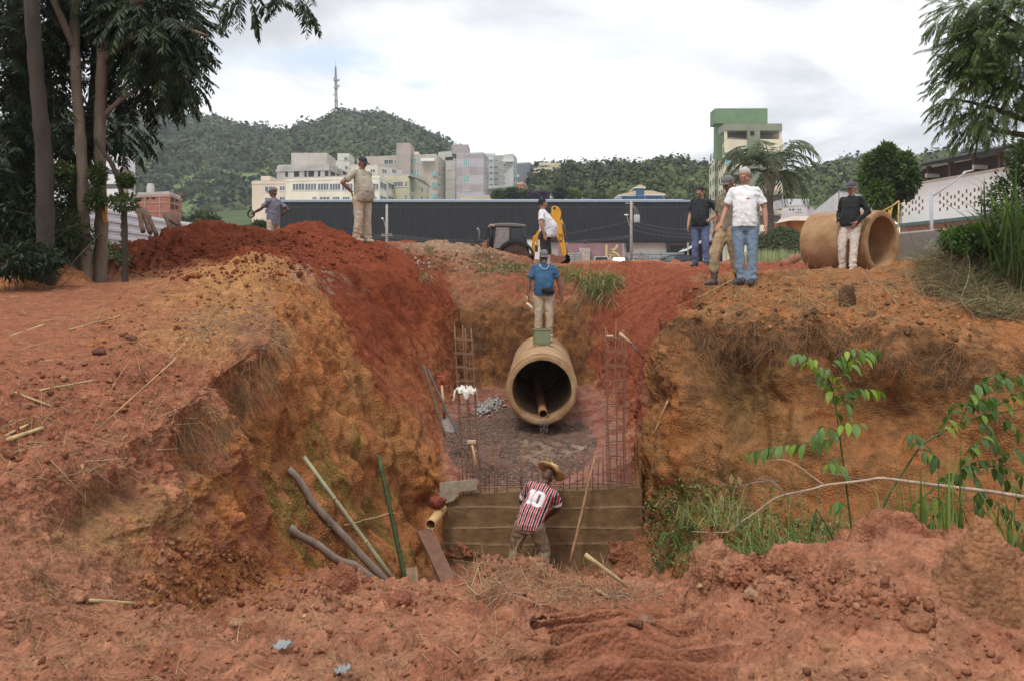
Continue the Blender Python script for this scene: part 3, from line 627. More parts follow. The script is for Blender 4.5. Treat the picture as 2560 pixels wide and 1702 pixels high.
# gravel
def pebbles(name, pts, rmin, rmax, m, label, flat=.7):
    bm = bmesh.new(); bmesh.ops.create_icosphere(bm, subdivisions=1, radius=1); base = np.array([v.co for v in bm.verts]); fc = np.array([[v.index for v in f.verts] for f in bm.faces]); bm.free()
    n = len(pts); pts = np.array(pts); r = rmin+(rmax-rmin)*RNG.random(n)**2
    V = base[None]*(1+.28*RNG.standard_normal((n, len(base), 1)))*r[:, None, None]; ang = RNG.random(n)*6.28
    ca, sa = np.cos(ang), np.sin(ang); sx = .7+.7*RNG.random(n)
    x = V[..., 0]*sx[:, None]; y = V[..., 1]; V = np.stack([x*ca[:, None]-y*sa[:, None], x*sa[:, None]+y*ca[:, None], V[..., 2]*flat], -1)
    V = (V+pts[:, None]).reshape(-1, 3); Fc = (fc[None]+(np.arange(n)*len(base))[:, None, None]).reshape(-1, 3)
    o = mesh_np(name, V, Fc, m, smooth=False); return tag(o, label, name.replace('_', ' '), kind='stuff')
pp = []
for i in range(15000):
    a = random.uniform(0, 6.283); r = math.sqrt(random.random()); x = .12+1.25*r*math.cos(a); y = 14.55+1.9*r*math.sin(a)
    if pn(np.array([[x*1.6, y*1.6, 3.]]))[0] > -.18-.3*(1-r): pp.append((x, y, gz(x, y, -1.3 if (x-.5)**2 > .5 or y < 14.6 else -2.0)+.006))
pebbles('gravel', pp, .007, .019, M_STONE, 'dark wet gravel spread on the mud round the pipe mouth')
pp = []
for i in range(420):
    t = random.random(); c = P(1198, 1005, 16).lerp(P(1244, 972, 17), t); x, y = c.x+random.gauss(0, .08), c.y+random.gauss(0, .14); pp.append((x, y, gz(x, y, -1.)+.02+.05*random.random()))
pebbles('gravel', pp, .015, .04, M_STONE2, 'small spill of pale grey gravel left of the pipe')
# crate on the pipe
def crate():
    c = Vector((.545, 16.25, PA.z+.6+.035)); root = empty('plastic_crate', c, 'mud-stained green plastic crate standing on top of the concrete pipe', 'crate', rz=R(4))
    w, d, h, t = .29, .24, .29, .012; mb = MB()
    mb.box((0, -d/2, h/2), (w, t, h)); mb.box((0, d/2, h/2), (w, t, h)); mb.box((-w/2, 0, h/2), (t, d-t, h)); mb.box((w/2, 0, h/2), (t, d-t, h)); mb.box((0, 0, .02), (w-t, d-t, t))
    mb.build('side_panel', M_CRATE, root, bevel=.004)
    mb = MB(); mb.box((0, -d/2-.006, h-.012), (w+.03, .024, .024)); mb.box((0, d/2+.006, h-.012), (w+.03, .024, .024)); mb.box((-w/2-.006, 0, h-.012), (.024, d-.014, .024)); mb.box((w/2+.006, 0, h-.012), (.024, d-.014, .024))
    mb.build('rim', M_CRATE, root, bevel=.004)
    mb = MB(); mb.box((-.13, -d/2-.008, h*.45), (.014, .012, h*.8)); mb.box((.13, -d/2-.008, h*.45), (.014, .012, h*.8)); mb.box((0, -d/2-.0085, .045), (w*.9, .012, .014)); mb.build('rib', M_CRATE, root)
    for sx in (-.1, .1): MB().box((sx, -d/2+.02, -.006), (.07, .05, .03)).build('foot', M_PIPE, root)
crate()
# sticks, planks and poles leaning in the pit
def lean(px, py, back=.04):
    h, n = ghit(px, py); return h+n*back
def fl(px, py, d): return P(px, py, d)
def prop(pts, d_end, back=.05):
    """a pole through surveyed points, kept clear of the bank it leans on"""
    h, n = ghit(*pts[0]); d0 = h.y-.10; out = []
    L = [0.]
    for a, b in zip(pts[:-1], pts[1:]): L.append(L[-1]+math.hypot(b[0]-a[0], b[1]-a[1]))
    for (px, py), l in zip(pts, L):
        d = d0+(d_end-d0)*l/L[-1]; g, _ = ghit(px, py)
        if g is not None and g.y > 8.9: d = min(d, g.y-back)
        out.append(P(px, py, d))
    return out
rod('bamboo_pole', prop([(760, 1141), (862, 1281), (945, 1395), (1006, 1478)], 10.1), (.021, .027), M_BAML, 'long pale bamboo pole leaning on the left trench face', 'pole', nodes=(.3, .62, .9))
rod('bamboo_pole', [P(946, 1138, 10.75), fl(1019, 1474, 10.25)], (.025, .030), M_BAMG, 'upright dark green bamboo pole with white patches', 'pole', nodes=(.12, .45, .72))
rod('tree_branch', prop([(722, 1170), (742, 1192), (762, 1222), (778, 1250), (800, 1276), (832, 1312), (862, 1342), (900, 1384), (945, 1432), (988, 1478)], 9.9), (.036, .046), M_WOODG, 'thick grey branch leaning left of the pale bamboo', 'branch', wob=.004)
rod('tree_branch', prop([(727, 1316), (745, 1336), (772, 1350), (800, 1366), (826, 1388), (852, 1404), (885, 1412), (915, 1436), (942, 1455), (970, 1472)], 9.7), (.038, .048), M_WOODG, 'crooked branch lying lowest across the left of the pit', 'branch', wob=.004)
rod('cane_stalk', prop([(862, 1311), (985, 1280)], 10.6), .006, M_STRAW, 'thin straw stalk lying across the bamboo poles', 'stalk', 5, wob=.006)
rod('wooden_stick', [P(1488, 1139, 12.34), P(1424, 1412, 12.0)], (.017, .021), mat('reddish_stick', (.36,.20,.11), .8, .35, 12), 'long thin stick leaning on the concrete wall right of the striped man', 'stick', wob=.006)
def plank(name, a, b, w, t, m, label, tw=0.):
    a, b = Vector(a), Vector(b); z = (a-b).normalized(); x = Vector((1, 0, 0)); x = (x-z*x.dot(z)).normalized(); y = z.cross(x)
    rot = Matrix((x, y, z)).transposed() @ Matrix.Rotation(tw, 3, 'Z'); L = (a-b).length
    mb = MB(); nz = 10; vs = []
    for k in range(nz+1):
        for sx, sy in ((-1, -1), (1, -1), (1, 1), (-1, 1)):
            wv = 1+.03*math.sin(k*1.7+sx); vs.append(rot @ Vector((sx*w/2*wv, sy*t/2+.006*math.sin(k*.8), L*k/nz)))
    f = [(3, 2, 1, 0), tuple(4*nz+i for i in range(4))]
    for k in range(nz):
        for i in range(4): j = (i+1) % 4; f.append((4*k+i, 4*k+j, 4*k+4+j, 4*k+4+i))
    mb.add(vs, f); o = mb.build(name, m); o.location = b
    return tag(o, label, 'board')
plank('wooden_plank', P(1060, 1324, 11.7), P(1141, 1496, 10.85), .20, .035, M_WOODB, 'wet dark brown plank under the dripping yellowed tube', .25)
plank('wooden_board', P(1026, 1418, 10.75), P(1032, 1488, 10.65), .16, .02, M_PLY, 'short pale board standing beside the green bamboo pole')
q = [P(1099, 1207, 12.34), P(1192, 1197, 12.34), P(1192, 1223, 12.34), P(1150, 1228, 12.34), P(1135, 1250, 12.34), P(1100, 1262, 12.34)]
o = MB().prism([p-q[0] for p in q], (0, .03, 0)).build('form_board', M_FORM); o.location = q[0]; tag(o, 'grey form board on edge at the left end of the concrete wall', 'board')
# tools
def shovel():
    top, bot = P(1101, 940, 13.75), P(1110, 1040, 13.6); root = empty('shovel', bot, 'shovel with a red handle and round blade leaning on the left trench face', 'shovel'); L = bot
    MB().tube([P(1104, 962, 13.73)-L, P(1110, 1022, 13.62)-L], .019, 8).build('shaft', M_WOODP, root, smooth=True)
    mb = MB(); a = P(1104, 964, 13.73)-L; b = P(1101, 940, 13.75)-L
    mb.tube([a, a+Vector((-.045, 0, .05)), b+Vector((-.05, 0, .0)), b+Vector((.045, 0, .005)), a+Vector((.04, 0, .05)), a], .016, 8).tube([a+Vector((0, 0, .01)), a+Vector((.006, 0, -.1))], .023, 8); mb.build('handle', M_RED, root, smooth=True)
    mb = MB(); mb.tube([P(1109.5, 1017, 13.63)-L, P(1111, 1045, 13.59)-L], [.021, .018], 8); mb.build('socket', M_DARKST, root, smooth=True)
    a = P(1109, 1043, 13.59)-L; e = P(1131, 1082, 13.35)-L; ax = (e-a); nn = Vector((.35, -.8, .5)).normalized(); sd = ax.cross(nn).normalized(); vs = []; fs = []
    prof = [.05, .09, .10, .10, .095, .075, .03]; n = len(prof)
    for k, w in enumerate(prof):
        for j in range(5):
            u = j/2-1; vs.append(a+ax*(k/(n-1))+sd*w*u+nn*(.025*u*u))
    for k in range(n-1):
        for j in range(4): i = k*5+j; fs.append((i, i+1, i+6, i+5))
    o = MB().add(vs, fs).build('blade', M_STEEL, root, smooth=True); s = o.modifiers.new('s', 'SOLIDIFY'); s.thickness = .004
shovel()
rod('wooden_pole', [P(1068, 920, 13.65), P(1173, 1146, 12.85)], (.016, .018), M_DARKST, 'dark grey pole propped in front of the red-handled shovel', 'pole', wob=.002)
rod('wooden_pole', [P(1059, 912, 13.5), P(1112, 1090, 13.0)], (.022, .02), mat('dark_wood', (.13,.085,.055), .8, .4, 12), 'dark brown pole leaning left of the red-handled shovel', 'pole', wob=.003)
def mallet(top, bot, label, m_head, hd=(.12, .05, .05)):
    top, bot = Vector(top), Vector(bot); root = empty('hand_tool', bot, label, 'tool')
    MB().tube([top-bot, (top-bot)*.5+Vector((.004, 0, 0)), Vector((0, 0, 0))], [.017, .016, .019], 8).build('handle', M_WOODP, root, smooth=True)
    MB().box(top-bot, hd).build('head', m_head, root, bevel=.008)
mallet(P(1179, 1104, 12.36), P(1192, 1176, 12.36), 'short wooden mallet hung on the rebar cage with the sack', M_WOODP)
def stuck_tool():
    a, m, b = P(1548, 833, 12.32), P(1577, 858, 12.3), P(1610, 897, 12.25); root = empty('hand_tool', b, 'wooden-handled iron bar stuck through the right rebar cage', 'tool')
    MB().tube([a-b, m-b], [.022, .02], 8).build('handle', M_WOODP, root, smooth=True)
    MB().tube([m-b, Vector((0, 0, 0))], [.012, .008], 8).build('bar', M_DARKST, root, smooth=True)
stuck_tool()
rod('wooden_stick', [P(1516, 842, 12.38), P(1532, 841, 12.4)], .018, M_WOODP, 'stub of wood laid in the right rebar cage', 'stick', wob=.003)
rod('wooden_stick', [lean(1678, 1003, .05), lean(1640, 1088, .05)], .012, M_STRAW, 'pale stick lying on the nose of the right bank', 'stick', wob=.004)
def sack():
    c = P(1163, 962, 12.5); nu, nv = 26, 22; vs = []; fs = []
    for i in range(nu):
        for j in range(nv):
            u = i/(nu-1)-.5; v = j/(nv-1)-.5          # drapes front and back over a stirrup
            x = u*.30*(1+.25*abs(v)); drop = abs(v)*(.42+.22*math.sin(u*9+1)+.1*math.sin(u*23)); z = -drop*.55-.06*u*u*4+.012*math.sin(u*30)
            y = (-1 if v < 0 else 1)*min(.10, abs(v)*.5)+.022*math.sin(u*26+v*5)*abs(v)*2-.02
            vs.append(Vector((x, y*1.0, z)))
    for i in range(nu-1):
        for j in range(nv-1): a = i*nv+j; fs.append((a, a+1, a+nv+1, a+nv))
    o = MB().add(vs, fs).build('sack', M_CLOTHW, None, smooth=True); o.location = c; s = o.modifiers.new('s', 'SOLIDIFY'); s.thickness = .006
    tag(o, 'white sack draped over the left rebar cage', 'sack')
sack()
# ---------------------------------------------------------------- people
def fuse(name, mb, vox, m, parent, smooth=4, cols=None, disp=None, post=None):
    """one continuous surface from overlapping volumes"""
    me = bpy.data.meshes.new('tmp'); me.from_pydata(mb.v, [], mb.f); me.update()
    o = bpy.data.objects.new('tmp', me); COL.objects.link(o)
    r = o.modifiers.new('r', 'REMESH'); r.mode = 'VOXEL'; r.voxel_size = vox
    s = o.modifiers.new('s', 'SMOOTH'); s.factor = .5; s.iterations = smooth
    dg = bpy.context.evaluated_depsgraph_get(); me2 = bpy.data.meshes.new_from_object(o.evaluated_get(dg)); bpy.data.objects.remove(o)
    n = len(me2.vertices); V = np.empty(n*3); me2.vertices.foreach_get('co', V); V = V.reshape(-1, 3)
    if disp is not None:
        NV = np.empty(n*3); me2.vertices.foreach_get('normal', NV); NV = NV.reshape(-1, 3)
        V = V+NV*disp(V)[:, None]
    if post is not None: V = post(V)
    me2.vertices.foreach_set('co', V.ravel())
    if cols is not None:
        a = me2.color_attributes.new('Col', 'FLOAT_COLOR', 'POINT'); c = np.ones((n, 4)); c[:, :3] = cols(V); a.data.foreach_set('color', c.ravel())
    me2.polygons.foreach_set('use_smooth', np.ones(len(me2.polygons), bool)); me2.materials.clear(); me2.materials.append(m); me2.name = name
    ob = bpy.data.objects.new(name, me2); COL.objects.link(ob); ob.parent = parent; return ob
def capsule(mb, a, b, ra, rb, n=10):
    a, b = Vector(a), Vector(b); d = (b-a); L = d.length
    if L < 1e-6: return mb.blob(a, ra)
    d.normalize(); pts = []; rs = []
    for t in (-1, -.8, -.45, 0): pts.append(a+d*ra*t); rs.append(max(.001, ra*math.sqrt(max(0, 1-t*t))))
    for t in (0, .45, .8, 1): pts.append(b+d*rb*t); rs.append(max(.001, rb*math.sqrt(max(0, 1-t*t))))
    return mb.tube(pts, rs, n)
def loft(mb, secs, n=20):
    """secs: (centre, x-vector, y-vector) of ellipse rings"""
    base = len(mb.v)
    for c, ax, ay in secs:
        for i in range(n):
            q = 2*math.pi*i/n; cq, sq = math.cos(q), math.sin(q); e = .86
            mb.v.append(tuple(Vector(c)+Vector(ax)*math.copysign(abs(cq)**e, cq)+Vector(ay)*math.copysign(abs(sq)**e, sq)))
    K = len(secs)
    for k in range(K-1):
        for i in range(n):
            j = (i+1) % n; o = base+k*n; mb.f.append((o+i, o+j, o+n+j, o+n+i))
    mb.f.append(tuple(base+i for i in range(n-1, -1, -1))); mb.f.append(tuple(base+(K-1)*n+i for i in range(n)))
    return mb
def cloth(name, col, var=.2, attr=False, bump=.25, rough=.9, col2=None, scale=7):
    return mat('cloth_'+name, col, rough, var, scale, bump, 45, attr=attr, col2=col2)
SKIN = {}
def skin(col):
    return mat('skin_%d' % int(col[0]*1000), (1, 1, 1), .5, .08, 12, attr=True, spec=.35)
def hand(mb, w, d, n, side, curl=.5, s=1.0):
    """w wrist, d direction of the fingers, n palm normal, side +1/-1 thumb side along d x n"""
    d = Vector(d).normalized(); n = Vector(n); n = (n-d*n.dot(d)).normalized(); x = d.cross(n)*side; w = Vector(w)
    for k in range(4):
        o = (k-1.5)*.019*s; capsule(mb, w+d*.012+x*o*.7, w+d*.088*s+x*o, .016*s, .0135*s, 8)
    ln = [.068, .078, .073, .056]
    for k in range(4):
        o = (1.5-k)*.0205*s; p = w+d*.09*s+x*o; dd = d.copy()
        for j, f in enumerate((.45, .32, .23)):
            ang = curl*(.5+.35*j)*(1+.08*k); dd = (d*math.cos(ang*(j+1)*.8)+n*math.sin(ang*(j+1)*.8)).normalized()
            q = p+dd*ln[k]*f*1.05*s; capsule(mb, p, q, .0088*s, .0078*s, 8); p = q
    p = w+d*.03*s+x*.032*s; dd = (d*.6+x*.75+n*.35).normalized(); q = p+dd*.045*s; capsule(mb, p, q, .0125*s, .0105*s, 8)
    dd = (d*.85+x*.35+n*.45).normalized(); capsule(mb, q, q+dd*.038*s, .010*s, .008*s, 8)
def person(label, x, y, rz, H=1.72, skin_col=(.26,.13,.08), shirt=None, trousers=None, shoe=None, belly=0., bulk=1., pitch=0., roll=0., twist=0.,
           arms=None, legs=None, head=(0, 0, 0), sleeve='short', shorts=False, hair=None, cap=None, beard=None, tuck=False, hem=.0, z=None, shirt_cols=None, shirt_vox=.011,
           extras=None, shoes_kind='shoe', curl=(.55, .55), hipdrop=0., hat=None, leg_w=1., flare=1.):
    s = H/1.75; z0 = gz(x, y) if z is None else z
    root = empty('person', (x, y, z0), label, 'person', rz=R(rz))
    bulk_x = bulk
    def B(p):
        p = Vector(p); p.z -= hipdrop/s; k = float(sstep(.84-hipdrop/s, 1.12-hipdrop/s, p.z)); pv = Vector((0, 0, .93-hipdrop/s))
        m = Euler((pitch*k, roll*k, twist*k)).to_matrix(); return (pv+m @ (p-pv))*s
    def Bd(p, v): return B(Vector(p)+Vector(v)*.01)-B(p)
    def ring(z, rx, ry, yo=0.): c = (0, yo, z); return (B(c), (B((rx, yo, z))-B(c)), (B((0, yo+ry, z))-B(c)))
    # joints (world-scaled local coordinates)
    J = {}
    for sd, nm in ((-1, 'l'), (1, 'r')):          # 'l' is at -x: the left of the picture when facing the camera
        J['sh'+nm] = B((sd*.172*bulk_x**.5, .01, 1.405))
        J['el'+nm] = J['sh'+nm]+Vector((sd*.075, .02, -.285))*s; J['wr'+nm] = J['el'+nm]+Vector((sd*.01, -.07, -.24))*s
        J['hp'+nm] = B((sd*.095*bulk_x**.5, 0, .90)); J['kn'+nm] = Vector((sd*.115, -.03, .49))*s; J['an'+nm] = Vector((sd*.125, .02, .085))*s; J['ft'+nm] = Vector((sd*.06, -1, 0))
    for src in (arms or {}, legs or {}):
        for k, v in src.items(): J[k] = Vector(v)*(1 if k[:2] == 'ft' else s)
    # body ------------------------------------------------------------
    mb = MB()
    loft(mb, [ring(.84, .14, .09), ring(.95, .15*bulk_x, .10), ring(1.08, .135*bulk_x, .10, -.3*belly), ring(1.28, .15*bulk_x, .105), ring(1.38, .15*bulk_x, .085), ring(1.425, .095, .065), ring(1.46, .055, .05)])
    neck0, neck1 = B((0, .015, 1.43)), B((0, -.005, 1.56)); capsule(mb, neck0, neck1, .06*s*bulk_x**.4, .053*s, 12)
    hm = Euler((pitch+head[0], roll+head[1], twist+head[2])).to_matrix(); hc = B((0, -.015, 1.625)); hs = s*1.02
    def Hd(v): return hc+hm @ (Vector(v)*hs)
    def hblob(c, r, n=14, m=10):
        b0 = len(mb.v); mb.blob((0, 0, 0), r, n, m)
        for i in range(b0, len(mb.v)): mb.v[i] = tuple(Hd(Vector(mb.v[i])+Vector(c)))
    hblob((0, .01, .035), (.075, .095, .085)); hblob((0, -.022, -.03), (.062, .072, .075)); hblob((0, -.05, -.075), (.04, .042, .035)); hblob((0, .03, -.03), (.062, .065, .07))
    hblob((0, -.09, .022), (.052, .02, .012), 10, 6)                                   # brow
    hblob((0, -.104, -.012), (.0125, .016, .026), 8, 6); hblob((0, -.112, -.028), (.018, .0145, .011), 8, 6)   # nose
    hblob((0, -.086, -.058), (.024, .012, .008), 8, 6)                                # lips
    for sd in (-1, 1):
        hblob((sd*.078, .012, -.005), (.010, .022, .034), 8, 6); hblob((sd*.042, -.062, -.022), (.024, .026, .022), 8, 6)
    for nm, sd in (('l', -1), ('r', 1)):
        S, E, Wp = J['sh'+nm], J['el'+nm], J['wr'+nm]
        capsule(mb, S, E, .050*s*bulk_x**.7, .040*s*bulk_x**.5, 12); capsule(mb, E, E.lerp(Wp, .35), .039*s*bulk_x**.5, .041*s*bulk_x**.5, 12); capsule(mb, E.lerp(Wp, .35), Wp, .041*s*bulk_x**.5, .027*s, 12)
        d = J.get('hd'+nm, (Wp-E)); d = Vector(d).normalized(); nrm = Vector(J.get('pn'+nm, (-sd*1., .25, 0)))
        hand(mb, Wp, d, nrm, 1 if d.cross(nrm).dot(J.get('th'+nm, Vector((0, -1, 0)))) > 0 else -1, curl[0 if nm == 'l' else 1], s)
        hp, kn, an = J['hp'+nm], J['kn'+nm], J['an'+nm]
        capsule(mb, hp, kn, .078*s, .052*s, 12); capsule(mb, kn, kn.lerp(an, .35), .050*s, .054*s, 12); capsule(mb, kn.lerp(an, .35), an, .054*s, .034*s, 12)
        f = Vector(J['ft'+nm]).normalized(); capsule(mb, an+Vector((0, 0, -.04*s)), an+f*.15*s+Vector((0, 0, -.055*s)), .036*s, .028*s, 8)
    sk = np.array(skin_col)
    def scol(V):
        c = np.tile(sk, (len(V), 1)); hmi = np.array(hm.inverted()); q = (V-np.array(hc)) @ hmi.T/hs
        def spot(cx, cy, cz, r, cc, w=1.):
            nonlocal c
            dd = np.sqrt((((q-np.array([cx, cy, cz]))/np.array(r))**2).sum(1)); k = np.clip(1.25-dd, 0, 1)[:, None]*w; c = c*(1-k)+np.array(cc)*k
        for sd in (-1, 1):
            spot(sd*.031, -.095, .004, (.016, .022, .009), sk*.3); spot(sd*.032, -.105, .028, (.024, .02, .007), (.03, .025, .02), .8)
        spot(0, -.10, -.058, (.028, .03, .008), sk*np.array([.75, .5, .5])); spot(0, -.11, -.042, (.014, .02, .006), sk*.6)
        if beard is not None:
            spot(0, -.085, -.085, (.05, .05, .04), beard, .9); spot(0, -.105, -.047, (.032, .03, .008), beard, .7)
        return c
    body = fuse('body', mb, .0072, skin(skin_col), root, 3, cols=lambda V: np.clip(scol(V)*1.25, 0, 1))
    # trousers -----------------------------------------------------------
    def seam(V, sc=1.0): return (.012*np.abs(fbm(V*np.array([1, 1, .6])+x*3, 6, 3, .55, seed=4))-.004)*sc
    tw = leg_w
    mb = MB()
    wz = 1.0 if not tuck else 1.03
    loft(mb, [ring(.80, .15*bulk_x, .105), ring(.90, .178*bulk_x, .125, -.1*belly), ring(.945, .168*bulk_x, .118, -.2*belly), ring(wz-.01 if not tuck else 1.05, .148*bulk_x, .10, -.3*belly)])
    for nm in 'lr':
        hp, kn, an = J['hp'+nm], J['kn'+nm], J['an'+nm]
        capsule(mb, hp+Vector((0, 0, -.02)), hp.lerp(kn, .5), .102*s*tw*bulk_x**.5, .088*s*tw, 14)
        if shorts: capsule(mb, hp.lerp(kn, .5), hp.lerp(kn, .98), .094*s*tw, .092*s*tw, 14)
        else:
            capsule(mb, hp.lerp(kn, .5), kn, .088*s*tw, .074*s*tw, 14); capsule(mb, kn, kn.lerp(an, .6), .074*s*tw, .068*s*tw*flare, 14); capsule(mb, kn.lerp(an, .6), an+Vector((0, 0, .01 if shoes_kind == 'shoe' else .2)), .068*s*tw*flare, .066*s*tw*flare, 14)
    zan = .35*s
    def tdisp(V):
        low = 1+1.6*sstep(zan, .1, V[:, 2]); return seam(V, 1.9)*low+.0045*low*np.sin(V[:, 2]*75+4*fbm(V, 3, 2, seed=2))*np.abs(fbm(V, 4, 2, seed=6))
    if trousers is not None: fuse('shorts' if shorts else 'trousers', mb, .011, trousers, root, 3, disp=tdisp)
    # shirt --------------------------------------------------------------
    if shirt is not None:
        mb = MB(); hz = .87-hem if not tuck else 1.0
        bl = belly
        loft(mb, [ring(hz, .180*bulk_x, .130+.45*bl, -.5*bl), ring(hz+.06, .184*bulk_x, .132+.62*bl, -.7*bl), ring(1.04, .180*bulk_x, .13+.78*bl, -.9*bl), ring(1.12, .178*bulk_x, .13+.72*bl, -.82*bl), ring(1.20, .176*bulk_x, .13+.5*bl, -.56*bl), ring(1.30, .178*bulk_x, .128+.2*bl, -.22*bl),
                  ring(1.375, .176*bulk_x, .115), ring(1.425, .145*bulk_x, .092, .005), ring(1.46, .098*bulk_x**.5, .075, .01), ring(1.485, .070, .066, .008)], 26)
        for nm in 'lr':
            S, E, Wp = J['sh'+nm], J['el'+nm], J['wr'+nm]
            capsule(mb, B((0, .012, 1.445)), S, .045*s, .060*s, 12)
            if sleeve == 'short': capsule(mb, S, S.lerp(E, .32), .064*s*bulk_x**.6, .064*s*bulk_x**.6, 14); mb.tube([S.lerp(E, .3), S.lerp(E, .74)], [.064*s*bulk_x**.6, .069*s*bulk_x**.6], 16)
            else:
                capsule(mb, S, S.lerp(E, .5), .066*s, .060*s, 14); capsule(mb, S.lerp(E, .5), E, .060*s, .053*s, 14); capsule(mb, E, E.lerp(Wp, .5), .053*s, .048*s, 14); mb.tube([E.lerp(Wp, .4), E.lerp(Wp, .97)], [.049*s, .041*s], 14)
        Binv_m = Euler((pitch, roll, twist)).to_matrix().inverted(); pv = np.array((0, 0, .93*s-hipdrop))
        def local(V): return ((V-pv) @ np.array(Binv_m).T+np.array((0, 0, .93*s)))/s
        def sdisp(V): return seam(V, 1.9)+.0065*np.sin(V[:, 2]*48+V[:, 0]*20+6*fbm(V, 3.2, 2, seed=8))*np.clip(fbm(V, 5, 2, seed=12)+.25, 0, 1)
        fuse('shirt', mb, shirt_vox, shirt, root, 3, disp=sdisp, cols=(lambda V: shirt_cols(local(V), V, J)) if shirt_cols else None)
    # footwear ------------------------------------------------------------
    for nm in 'lr':
        an = J['an'+nm]; f = Vector(J['ft'+nm]); up = Vector((0, 0, 1)); f = f.normalized(); mb = MB(); zb = an.z-.085*s
        heel = Vector((an.x, an.y, zb+.04))-f*.045*s; toe = heel+f*.235*s+Vector((0, 0, -.012))
        capsule(mb, heel, heel+f*.1*s, .044*s, .046*s, 12); capsule(mb, heel+f*.1*s, toe, .046*s, .034*s, 12)
        if shoes_kind == 'boot': capsule(mb, an+Vector((0, 0, -.03)), an+Vector((0, 0, .05)), .05*s, .055*s, 12); mb.tube([an+Vector((0, 0, .04)), J['an'+nm].lerp(J['kn'+nm], .78)], [.056*s, .068*s], 14)
        else: capsule(mb, heel+Vector((0, 0, .02)), heel+f*.09*s+Vector((0, 0, .035)), .042*s, .036*s, 10)
        def flat(V, zb=zb): V = V.copy(); V[:, 2] = np.maximum(V[:, 2], zb); return V
        sh = fuse(shoes_kind, mb, .009, shoe or cloth('shoe_dark', (.05,.05,.055)), root, 3, post=flat)
    # hair, cap ------------------------------------------------------------
    def hmesh(name, blobs, m, vox=.009, cut=None, disp=None):
        mb = MB()
        for c, r in blobs:
            b0 = len(mb.v); mb.blob((0, 0, 0), r, 16, 12)
            for i in range(b0, len(mb.v)):
                v = Vector(mb.v[i])+Vector(c)
                if cut: v = cut(v)
                mb.v[i] = tuple(Hd(v))
        return fuse(name, mb, vox, m, root, 2, disp=disp)
    if hair is not None:
        def hcut(v):
            if v.y < -.035 and v.z < .055: v = Vector((v.x, max(v.y, -.035), v.z))
            if v.z < -.035: v.z = -.035
            return v
        hmesh('hair', [((0, .018, .042), (.084, .098, .088)), ((0, .045, .0), (.076, .066, .07))], hair, cut=hcut, disp=lambda V: .008*fbm(V, 45, 2, seed=3))
    if cap is not None:
        crown = lambda v: Vector((v.x, v.y, max(v.z, .035)))
        ob = hmesh('cap', [((0, .012, .04), (.087, .106, .092))], cap, cut=crown)
        mb = MB(); n = 14; vs = []
        for layer in (0, -.007):
            for i in range(n+1):
                a = math.pi*(i/n); vs.append(Hd((-.078*math.cos(a), -.055-.02*math.sin(a)-.0, .043+layer)))
            for i in range(n+1):
                a = math.pi*(i/n); vs.append(Hd((-.080*math.cos(a), -.062-.115*math.sin(a)**.8, .030-.02*math.cos(a)**2+layer)))
        k = 2*(n+1); fs = []
        for i in range(n): fs += [(i, i+1, n+2+i, n+1+i), (k+i+1, k+i, k+n+1+i, k+n+2+i), (n+1+i, n+2+i, k+n+2+i, k+n+1+i), (i+1, i, k+i, k+i+1)]
        o = mesh_np('peak', np.array([tuple(v) for v in vs]), fs, cap); o.parent = ob
    if hat is not None:
        mb = MB(); prof = [(.0, .165), (.045, .163), (.072, .15), (.085, .10), (.092, .06), (.13, .045), (.17, .040), (.205, .052), (.207, .046), (.17, .033), (.13, .036), (.085, .05), (.075, .09), (.05, .14), (0, .15)]
        mb.lathe(prof, (0, 0, 0), 36, (0, 0, 1)); v2 = []
        for v in mb.v:
            v = Vector(v); r = math.hypot(v.x, v.y)
            if r > .1: v.z += .9*(abs(v.x)-.1)**2*3*(1 if v.x < 0 else .2)-.1*max(0, v.x-.1)+.006*math.sin(v.x*40+v.y*31)
            else: v.z -= .02*math.exp(-(v.x/.03)**2)*(1 if v.z > .12 else 0)
            v2.append(tuple(Hd(v+Vector((0, .01, .02)))))
        mb.v = v2; o = mb.build('straw_hat', hat, root, smooth=True)
    ctx = dict(root=root, J=J, B=B, Hd=Hd, s=s, z0=z0)
    if extras: extras(ctx)
    return ctx
K_ = lambda *a: a
M_HAIRG = mat('grey_hair', (.42,.40,.38), .8, .3, 60); M_HAIRB = mat('black_hair', (.02,.018,.016), .7, .3, 60)
M_CAPN = cloth('cap_navy', (.035,.04,.05)); M_CAPG = cloth('cap_grey', (.15,.14,.14)); M_CAPP = cloth('cap_purple', (.09,.07,.10))
M_HAT = mat('straw_hat', (.50,.33,.15), .8, .35, 25, .3, 80)
M_JEANS = cloth('jeans', (.14,.20,.29), .35, col2=(.20,.26,.31), scale=4); M_JEANS2 = cloth('jeans_dark', (.11,.14,.25), .3, scale=4)
M_TROUS = cloth('stained_beige', (.47,.41,.34), col2=(.44,.30,.17), scale=3.5); M_TROUSW = cloth('stained_white', (.55,.50,.46), col2=(.45,.33,.24), scale=5)
M_TROUSK = cloth('khaki_work', (.36,.26,.15), .3); M_TROUSG = cloth('grey_work', (.20,.17,.13), .35, col2=(.24,.15,.085), scale=4)
M_BOOT = mat('rubber_boot', (.05,.045,.04), .45, .5, 8, col2=(.13,.10,.075)); M_SHOE = cloth('sneaker', (.05,.055,.07)); M_SHOEL = cloth('pale_shoe', (.40,.33,.26))
